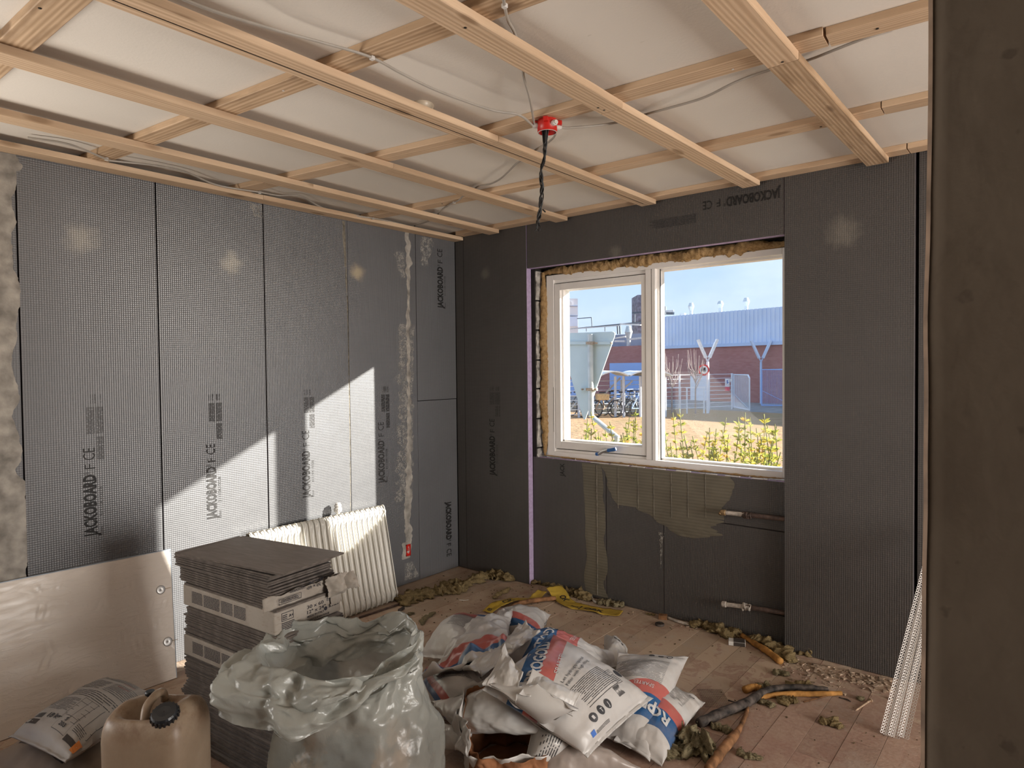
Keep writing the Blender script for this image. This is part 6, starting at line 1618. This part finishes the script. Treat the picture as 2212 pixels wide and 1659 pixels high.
# ------------------------------------------------------------------ torn paper sack with brown lining at the bottom centre
TCn = Vector((1.975, -1.735, 0))
M['lining'] = plain('brown_sack_lining', (.26, .115, .055), .8, .15, nscale=8, namp=.35, bump=.6, bscale=22)
ts = empty('torn_paper_sack', tuple(TCn), 'torn open paper sack with white outside and brown lining at the bottom centre', 'sack')
def torn(name, mat, r0, r1, z0, zt, a0, a1, seed, th, rag=.03, nA=110, nZ=16, amp=.012, fold=0):
    vs = []; fs = []
    for i in range(nA+1):
        a = a0+(a1-a0)*i/nA
        top = zt(a)+rag*(noise.fractal(Vector((a*3.1, seed, 0)), 1, 2.2, 5)*1.3)
        for j in range(nZ+1):
            t = j/nZ; z = z0+(top-z0)*t; r = r0+(r1-r0)*t**1.3
            q = Vector((math.cos(a)*r, math.sin(a)*r, z)); w = crease(q*9, seed)*amp*2+(.05*r)*math.sin(4*a+seed)+.010*math.sin(9*a+seed*2+t*2)
            p = TCn+RT*(math.cos(a)*(r+w)*1.08)+FW*(math.sin(a)*(r+w)*.92)+Vector((0, 0, max(z, .004))); vs.append(p)
    for i in range(nA):
        for j in range(nZ): k = i*(nZ+1)+j; fs.append((k, k+nZ+1, k+nZ+2, k+1))
    o = mk(name, vs, fs, mat, ts, smooth=True); md = o.modifiers.new('s', 'SOLIDIFY'); md.thickness = th; md.offset = 1; return o
back = lambda a: .195+.085*math.sin(a)+.02*math.sin(3*a)
torn('outer_paper', M['s_plain'], .155, .190, .004, back, 0, 2*PI, 4.0, .002)
torn('brown_lining', M['lining'], .147, .178, .006, lambda a: back(a)-.015, 0, 2*PI, 4.0, .002)
torn('folded_lining', M['lining'], .192, .200, .118, lambda a: .030+.03*math.sin(5*a), -PI*.80, -PI*.12, 7.0, .002, .03)
torn('folded_paper', M['s_plain'], .186, .205, .20, lambda a: .085+.02*math.sin(4*a), -PI*1.10, -PI*.78, 9.0, .002, .04)
torn('folded_paper', M['s_plain'], .172, .182, .16, lambda a: .300+.02*math.sin(7*a), PI*.25, PI*.62, 11.0, .002, .05)
vs = [TCn]; mb = MB(); mb.lathe(TCn+Vector((0, 0, .006)), [(.14, 0), (.001, .003)], 20, cap=False).build('dark_remains', M['lining'], ts)

# ------------------------------------------------------------------ mineral wool scraps
GWL = 'mineral wool scraps on the floor'
def clump(pts, r, seed, label, mat='wool', amp=.95, lift=.45, freq=38):
    P = [on(px, py, 2, .0)+Vector((0, 0, r*lift)) for px, py in pts]
    P = smooth_path(P, 20); vs = []; fs = []; k = len(P); n = 26; u = None
    rr_ = random.Random(seed)
    for i, p in enumerate(P):
        t = (P[min(i+1, k-1)]-P[max(i-1, 0)]).normalized()
        if u is None: u = t.orthogonal().normalized()
        u = (u-t*u.dot(t)).normalized(); w = t.cross(u); e = min(i, k-1-i)/max(1, k-1)*2; tap = (max(.02, 1-(1-min(1, e*2.2))**2))**.5
        tap *= .75+.5*(noise.noise(Vector((i*.22, seed, 0)))+.5)
        for j in range(n):
            a = 2*PI*j/n; d = u*math.cos(a)+w*math.sin(a); q = p*freq+d*r*freq*.8+Vector((seed*3.3, 0, 0))
            nn = noise.fractal(q, .9, 2.1, 5)+crease(q*.35, seed)*.55
            v_ = p+Vector((d.x*1.4, d.y*1.4, d.z*.75))*r*tap*(1+amp*nn); v_.z = max(v_.z, .002); vs.append(v_)
    for i in range(k-1):
        for j in range(n): a = i*n+j; b_ = i*n+(j+1) % n; fs.append((a, b_, b_+n, a+n))
    fs.append(tuple(reversed(range(n)))); fs.append(tuple((k-1)*n+j for j in range(n)))
    # loose fibres
    for q in range(int(260*(len(pts)-1))):
        v0 = vs[rr_.randrange(len(vs))]; dd = Vector((rr_.uniform(-1, 1), rr_.uniform(-1, 1), rr_.uniform(-.2, .9))).normalized()*rr_.uniform(.004, .015)*(r/.03)**.5
        s_ = dd.cross(Vector((rr_.random(), rr_.random(), rr_.random()))).normalized()*.0009; b_ = len(vs)
        e_ = v0+dd; e_.z = max(e_.z, .002); vs += [v0-s_, v0+s_, e_]; fs.append((b_, b_+1, b_+2))
    c = P[k//2]; o = mk('wool_scrap', vs, fs, M[mat], smooth=True, origin=(c.x, c.y, 0)); return tag(o, label, 'insulation', GWL)
clump([(868, 1312), (890, 1296), (930, 1286), (975, 1280), (1012, 1275)], .042, 1, 'long olive wool scrap touching the foot of the radiator')
clump([(950, 1268), (985, 1262), (1020, 1268)], .030, 2, 'dark olive wool scrap just behind the long one near the corner')
clump([(1008, 1264), (1045, 1250), (1080, 1248), (1106, 1258)], .040, 3, 'lumpy wool scrap against the window wall left of the violet board edge')
clump([(1066, 1295), (1082, 1284), (1102, 1272)], .014, 4, 'thin wool wisp on open floor left of the yellow film')
clump([(1146, 1262), (1172, 1260), (1200, 1272), (1226, 1284)], .028, 5, 'wool scrap against the wall right of the violet board edge')
clump([(1218, 1284), (1245, 1284), (1275, 1300)], .032, 6, 'wool scrap at the wall foot behind the yellow film, left one')
clump([(1288, 1302), (1315, 1306), (1348, 1312)], .025, 7, 'wool scrap at the wall foot behind the yellow film, right one', 'wool_grey')
clump([(912, 1352), (918, 1338), (940, 1324)], .012, 8, 'thin pale wool wisp left of the sack heap', 'wool_grey')
clump([(878, 1330), (895, 1326)], .012, 9, 'small pale wool tuft just right of the refuse sack top', 'wool_grey')
clump([(1395, 1326), (1415, 1330)], .010, 10, 'tiny wool tuft at the wall foot by the board joint')
clump([(1490, 1356), (1520, 1352), (1548, 1362), (1572, 1376)], .034, 11, 'wool scrap at the wall behind the small cigarette pack')
clump([(1560, 1378), (1580, 1374), (1602, 1372)], .030, 12, 'wool scrap between the cigarette pack and the wall')
clump([(1616, 1382), (1650, 1394), (1685, 1412), (1712, 1436)], .034, 13, 'long shaggy wool scrap beside the orange foam stick')
clump([(1655, 1374), (1690, 1380), (1700, 1392)], .028, 14, 'wool lump against the wall above the long shaggy scrap')
clump([(1700, 1394), (1730, 1404), (1762, 1420)], .036, 15, 'rightmost wool scrap against the window wall')
clump([(1672, 1460), (1688, 1456), (1706, 1462)], .015, 16, 'small pale flat wool tuft below the orange foam stick', 'wool_grey')
clump([(1632, 1486), (1652, 1484), (1662, 1492)], .016, 17, 'wool tuft behind the dark split pipe, left end', 'wool_grey')
clump([(1695, 1488), (1725, 1482), (1755, 1488)], .018, 18, 'wool tuft behind the dark split pipe, right part')
clump([(1634, 1516), (1655, 1522), (1672, 1530)], .014, 19, 'flat wool tuft in front of the dark split pipe, left one', 'wool_grey')
clump([(1680, 1520), (1705, 1516), (1724, 1518)], .018, 20, 'flat wool tuft in front of the dark split pipe, right one')
clump([(1768, 1562), (1795, 1562), (1820, 1576)], .018, 21, 'flat wool tuft alone on the floor left of the corner beads')
clump([(1850, 1510), (1866, 1510)], .010, 22, 'tiny dusty wool tuft behind the long nail', 'wool_grey')
clump([(1442, 1592), (1470, 1606), (1505, 1622), (1545, 1622)], .050, 23, 'largest wool scrap, at the lower right foot of the sack heap', 'wool_grey')
clump([(1432, 1642), (1442, 1634), (1452, 1622)], .030, 24, 'wool lump below the largest scrap at the sack heap foot', 'wool_grey')
clump([(1535, 1574), (1560, 1576), (1582, 1584)], .016, 25, 'thin wool wisp under the end of the dark split pipe', 'wool_grey')
clump([(1594, 1622), (1615, 1636), (1648, 1640)], .013, 26, 'thin twisted wool wisp at the bottom edge right of the brown stick', 'wool_grey')

# ------------------------------------------------------------------ sticks, split pipe, foam, nail, pack
M['char'] = plain('sooty_split_pipe', (.065, .052, .045), .7, .3, nscale=28, namp=.6, bump=.5); M['foam_orange'] = plain('aged_orange_foam', (.40, .20, .06), .8, .15, nscale=20, namp=.35, bump=.5, bscale=40)
M['bark_brown'] = plain('flaking_brown_lagging', (.19, .095, .045), .8, .2, nscale=22, namp=.5, bump=.6, bscale=40)
def stick(name, pts, rad, mat, label, cat, z=None, seed=1, n=12, amp=.18, parent=None):
    R_ = [rad]*len(pts) if not isinstance(rad, (list, tuple)) else list(rad)
    P = [on(px, py, 2, 0)+Vector((0, 0, R_[i]*1.0+(z or 0))) for i, (px, py) in enumerate(pts)]
    Q = smooth_path(P, 10); Rr = [float(np.interp(i/(len(Q)-1)*(len(pts)-1), range(len(pts)), R_))*(1+amp*noise.fractal(Vector((i*.35, seed, 0)), 1, 2, 3)) for i in range(len(Q))]
    m_ = MB().tube(Q, Rr, n); 
    for v in m_.v:
        d = noise.noise(v*60+Vector((seed, 0, 0)))*.002; v += Vector((d, -d, d)); v.z = max(v.z, .002)
    o = m_.build(name, mat, parent, smooth=True)
    if label: tag(o, label, cat)
    return o
sp_ = empty('split_pipe', tuple(on(1620, 1540, 2, 0)), 'long dark sooty split pipe lagging lying across the floor', 'pipe')
stick('sooty_shell', [(1510, 1572), (1560, 1550), (1612, 1528), (1650, 1504), (1690, 1494), (1740, 1492), (1788, 1494)], [.020, .022, .021, .019, .017, .015, .011], M['char'], None, None, parent=sp_)
stick('orange_core', [(1612, 1520), (1650, 1510), (1700, 1505), (1760, 1505), (1818, 1502)], [.008, .011, .013, .013, .010], M['foam_orange'], None, None, seed=4, parent=sp_)
stick('foam_piece', [(1608, 1498), (1628, 1492), (1644, 1496)], .017, M['foam_orange'], 'short orange foam lump behind the split pipe bend', 'foam', seed=7)
stick('lagging_stick', [(1617, 1520), (1612, 1545), (1598, 1578), (1585, 1600), (1568, 1622), (1542, 1656), (1530, 1672)], [.007, .009, .011, .018, .020, .020, .017], M['bark_brown'], 'crooked brown stick of old lagging running to the bottom edge', 'stick', seed=11)
stick('foam_stick', [(1602, 1376), (1630, 1396), (1655, 1412), (1686, 1436)], [.012, .016, .018, .018], M['foam_orange'], 'orange foam stick lying beside the small cigarette pack', 'foam', seed=13)
stick('brown_stick', [(1098, 1318), (1130, 1308), (1165, 1302), (1200, 1298)], [.012, .016, .015, .014], M['bark_brown'], 'brown stick half wrapped in yellow film', 'stick', z=.004, seed=17)
stick('pale_rod', [(1440, 1336), (1462, 1345), (1494, 1354)], [.008, .009, .009], M['pipe_white'], 'pale dirty rod lying at the foot of the window wall', 'rod', seed=19)
stick('pale_stub', [(1276, 1288), (1281, 1298), (1288, 1304)], .007, M['pale_plastic'], 'short pale plastic stub against the wall behind the yellow film', 'stub', seed=20)
stick('dark_stick', [(1505, 1536), (1480, 1548), (1462, 1560)], [.009, .011, .008], M['char'], 'dark stick poking out from under the right hand sacks', 'stick', seed=23)
stick('dark_offcut', [(862, 1322), (872, 1316)], .010, M['char'], 'short dark offcut near the foot of the radiator', 'offcut', seed=24)
stick('wood_splinter', [(1736, 1518), (1775, 1508), (1790, 1504)], .0035, M['bark_brown'], 'thin wood splinter in front of the split pipe', 'splinter', seed=25)
stick('wood_splinter', [(1812, 1508), (1828, 1512), (1838, 1517)], .003, M['char'], 'thin splinter right of the split pipe end', 'splinter', seed=26)
for a, b_ in (((1573, 1514), (1600, 1520)), ((992, 1297), (1012, 1297))):
    stick('wood_splinter', [a, ((a[0]+b_[0])/2, (a[1]+b_[1])/2+1), b_], .003, M['char'] if a[0] > 1200 else M['pale_plastic'], 'thin dark splinter left of the split pipe' if a[0] > 1200 else 'thin white splinter on the floor near the corner', 'splinter', seed=a[0])
na_, nb_ = on(1848, 1535, 2, .004), on(1880, 1513, 2, .006); nd = (nb_-na_).normalized()
MBn = MB().lathe(na_, [(.0008, 0), (.0038, .010), (.0042, (nb_-na_).length-.004), (.011, (nb_-na_).length-.003), (.011, (nb_-na_).length+.001)], 10, axis=nd)
tag(MBn.build('long_nail', M['rust'], origin=tuple(na_)), 'long rusty nail lying on the floor left of the corner beads', 'nail')
pc = on(1592, 1392, 2, 0); pa = Vector((.93, .36, 0)).normalized(); pb = Vector((-pa.y, pa.x, 0))
pk = empty('cigarette_pack', tuple(pc), 'small grey and white cigarette pack on the floor near the wall', 'pack')
MB().obox(pc+Vector((0, 0, .012)), pa*.045, pb*.028, Vector((0, 0, .011))).build('box', M['pale_plastic'], pk, bevel=.0015)
MB().obox(pc+pa*.012+Vector((0, 0, .0235)), pa*.030, pb*.0275, Vector((0, 0, .0006))).obox(pc+pa*.012-pb*.0283+Vector((0, 0, .012)), pa*.030, pb*.0004, Vector((0, 0, .010))).build('dark_print', M['dark_bar'], pk)
bk = on(1432, 1337, 2, 0); tag(MB().obox(bk+Vector((0, 0, .014)), pa*.026, pb*.018, Vector((0, 0, .014))).build('wood_block', M['bark_brown'], bevel=.003), 'small brown wood block at the foot of the window wall', 'block')
q = on(1425, 1351, 2, 0); tag(MB().lathe(q+Vector((0, 0, .001)), [(.026, 0), (.028, .010), (.024, .014), (.016, .006), (.001, .005)], 18, cap=False).build('dark_ring', M['char'], smooth=True), 'small dark round cap on the floor by the wood block', 'cap')

# yellow printed film
def film_strip(name, pts, w, seed, label, texts=()):
    b = M.get('yellow_film')
    if not b:
        nb = NB('yellow_film'); c = nb.ramp(nb.noise(nb.map(), 8, 3), [(.3, (.42, .27, .03)), (.7, (.60, .42, .07))]); nb.fin(c, .35, .5, nb.bump(nb.noise(nb.map(), 30, 4), .4, .004)); nb.set(nb.b.inputs['Alpha'], .88); M['yellow_film'] = nb.m
    P = smooth_path([on(px, py, 2, 0)+Vector((0, 0, z)) for px, py, z in pts], 12); vs = []; fs = []; n = 10; rows = []
    for i, p in enumerate(P):
        t = (P[min(i+1, len(P)-1)]-P[max(i-1, 0)]); t.z = 0; t.normalize(); s_ = Vector((-t.y, t.x, 0)); tw = .9*noise.noise(Vector((i*.06, seed, 0)))
        for j in range(n+1):
            v = -1+2*j/n; q = p+s_*v*w/2*(1-.2*abs(noise.noise(Vector((i*.1, seed, 2)))))
            h = abs(crease(q*14, seed))*.010+max(0, tw*v)*w*.30; vs.append(Vector((q.x, q.y, max(.003, p.z+h))))
    for i in range(len(P)-1):
        for j in range(n): a = i*(n+1)+j; fs.append((a, a+1, a+n+2, a+n+1))
    c = P[len(P)//2]; o = mk(name, vs, fs, M['yellow_film'], smooth=True, origin=(c.x, c.y, 0)); o['_wl'] = (c.x, c.y, 0)
    md = o.modifiers.new('s', 'SOLIDIFY'); md.thickness = .0006
    if texts:
        m_ = MB(); L = len(P)
        for (s_, f, dv, h) in texts:
            g, gf, wd = text_geo(s_, .02); sy = h/.72
            def at(x, y):
                # distance along the strip
                d = f+x; i = 0; acc = 0
                while i < L-2 and acc+(P[i+1]-P[i]).length < d: acc += (P[i+1]-P[i]).length; i += 1
                v = (dv+y)/(w/2); j = min(n-1, max(0, int((v+1)/2*n))); fr = min(1, max(0, (v+1)/2*n-j)); ti = min(1, max(0, (d-acc)/max(1e-6, (P[i+1]-P[i]).length)))
                A = vs[i*(n+1)+j]*(1-fr)+vs[i*(n+1)+j+1]*fr; B_ = vs[(i+1)*(n+1)+j]*(1-fr)+vs[(i+1)*(n+1)+j+1]*fr; return A*(1-ti)+B_*ti+Vector((0, 0, .0022))
            m_.add([at(x*sy, y*sy) for x, y in g], gf)
        m_.build('printed_lettering', M['sign_ink'], o)
    return tag(o, label, 'plastic film', 'yellow printed film scraps')
film_strip('yellow_film', [(1052, 1326, .01), (1078, 1312, .02), (1110, 1303, .02), (1150, 1299, .012), (1172, 1286, .03)], .075, 1.0, 'crumpled yellow printed film scrap left, wrapped round the brown stick', [('Ø', .02, -.01, .03), ('CK', .17, -.02, .045)])
film_strip('yellow_film', [(1196, 1283, .05), (1210, 1292, .012), (1228, 1306, .006), (1262, 1315, .004), (1300, 1322, .004), (1342, 1328, .006)], .115, 5.0, 'flat yellow printed film scrap right, with large dark letters', [('OK', .10, -.01, .045), ('SOR', .27, -.03, .022), ('|', .33, -.03, .05), ('ORK', .36, -.03, .045)])

# fine rubble: nobody could count it
rr = random.Random(31); mb = MB()
def chip(p, s):
    a = rr.uniform(0, PI); dx = Vector((math.cos(a), math.sin(a), rr.uniform(-.25, .25)))*s*rr.uniform(.6, 1.6); dy = Vector((-math.sin(a), math.cos(a), rr.uniform(-.2, .2)))*s*rr.uniform(.4, 1); mb.obox(p+Vector((0, 0, s*.35)), dx, dy, Vector((0, 0, s*rr.uniform(.15, .4))))
for i in range(330):
    px = rr.uniform(1690, 1960); py = np.interp(px, [1690, 1940], [1415, 1468])+abs(rr.gauss(0, 17))+4; chip(on(px, py, 2, .001), rr.choice((.003, .004, .006, .010)))
for i in range(60): chip(Vector((rr.uniform(.72, 2.6), rr.uniform(-.10, .0), .001)), rr.choice((.003, .005, .008)))
M['rubble'] = plain('dusty_rubble', (.36, .27, .20), .9, .1, nscale=50, namp=.35)
tag(mb.build('plaster_rubble', M['rubble']), 'fine pale plaster rubble along the foot of the window wall', 'rubble', kind='stuff')
mb = MB()
for i in range(900):
    x, y = rr.uniform(.1, 3.6), rr.uniform(-2.9, -.02)
    if rr.random() < .45: x, y = rr.gauss(.9, .5), -abs(rr.gauss(0, .5))
    if x < .03 or x > 3.7: continue
    chip(Vector((x, min(y, -.01), .001)), rr.choice((.0012, .0018, .0025, .004)))
M['crumbs'] = plain('dark_wool_crumbs', (.11, .08, .045), .9, .1, nscale=50, namp=.4)
tag(mb.build('floor_crumbs', M['crumbs']), 'dark crumbs and fibre bits scattered over the dusty floor', 'crumbs', kind='stuff')
# scrap of reinforcing mesh lying on the floor by the right sack
mb = MB(); c = on(1542, 1508, 2, .002); ux = Vector((.8, .6, 0)); uy = Vector((-.6, .8, 0))
for i in range(15): mb.bar(c+ux*(i-7)*.0085-uy*.085, c+ux*(i-7)*.0085+uy*.085, .0005)
for i in range(21): mb.bar(c+uy*(i-10)*.0085-ux*.06, c+uy*(i-10)*.0085+ux*.06, .0005)
o = tag(mb.build('mesh_scrap', M['char']), 'scrap of fine dark reinforcing mesh flat on the floor right of the sacks', 'mesh')

# ------------------------------------------------------------------ perforated corner beads leaning behind the pier
M['bead_white'] = plain('white_perforated_plastic', (.66, .63, .60), .45, .4, namp=.05)
def bead(p0, p1, d1, d2, label):
    ax = (p1-p0); L = ax.length; ax.normalize(); pit = .0125; n = int(L/pit); w = .026
    root = empty('corner_bead_strip', tuple(p0), label, 'corner bead', 'white perforated corner beads behind the pier')
    for wing, d in (('wing', d1), ('wing', d2)):
        d = (d-ax*d.dot(ax)).normalized(); m_ = MB(); vs = []; fs = []
        for i in range(n):
            for r in range(2):
                cx, cy = (i+.5+(.5 if False else 0))*pit, (r+.5)*(w-.004)/2+.003; hw, hh = pit/2, (w-.004)/4
                b_ = len(vs)
                for k in range(8):
                    a = PI/8+k*PI/4; c_, s_ = math.cos(a), math.sin(a); m = max(abs(c_), abs(s_))
                    vs.append(p0+ax*(cx+hw*c_/m)+d*(cy+hh*s_/m)); vs.append(p0+ax*(cx+.0043*c_)+d*(cy+.0043*s_))
                for k in range(8): q = (k+1) % 8; fs.append((b_+2*k, b_+2*q, b_+2*q+1, b_+2*k+1))
        o = mk(wing, vs, fs, M['bead_white'], root); md = o.modifiers.new('s', 'SOLIDIFY'); md.thickness = .0008
    MB().tube([p0, p1], .0028, 6).build('nose', M['bead_white'], root)
top = Vector((3.19, -.045, .78))
for i, (px, py, off, lab) in enumerate([(1913, 1588, (0, 0, 0), 'leftmost white perforated corner bead leaning behind the pier'), (1930, 1593, (.018, -.012, -.03), 'middle white perforated corner bead leaning behind the pier'), (1950, 1594, (.040, -.020, -.05), 'rightmost white perforated corner bead leaning behind the pier')]):
    f_ = on(px, py, 2, .003); bead(f_, top+Vector(off), Vector((-.75, -.65, .1)), Vector((.9, -.35, .1)), lab)
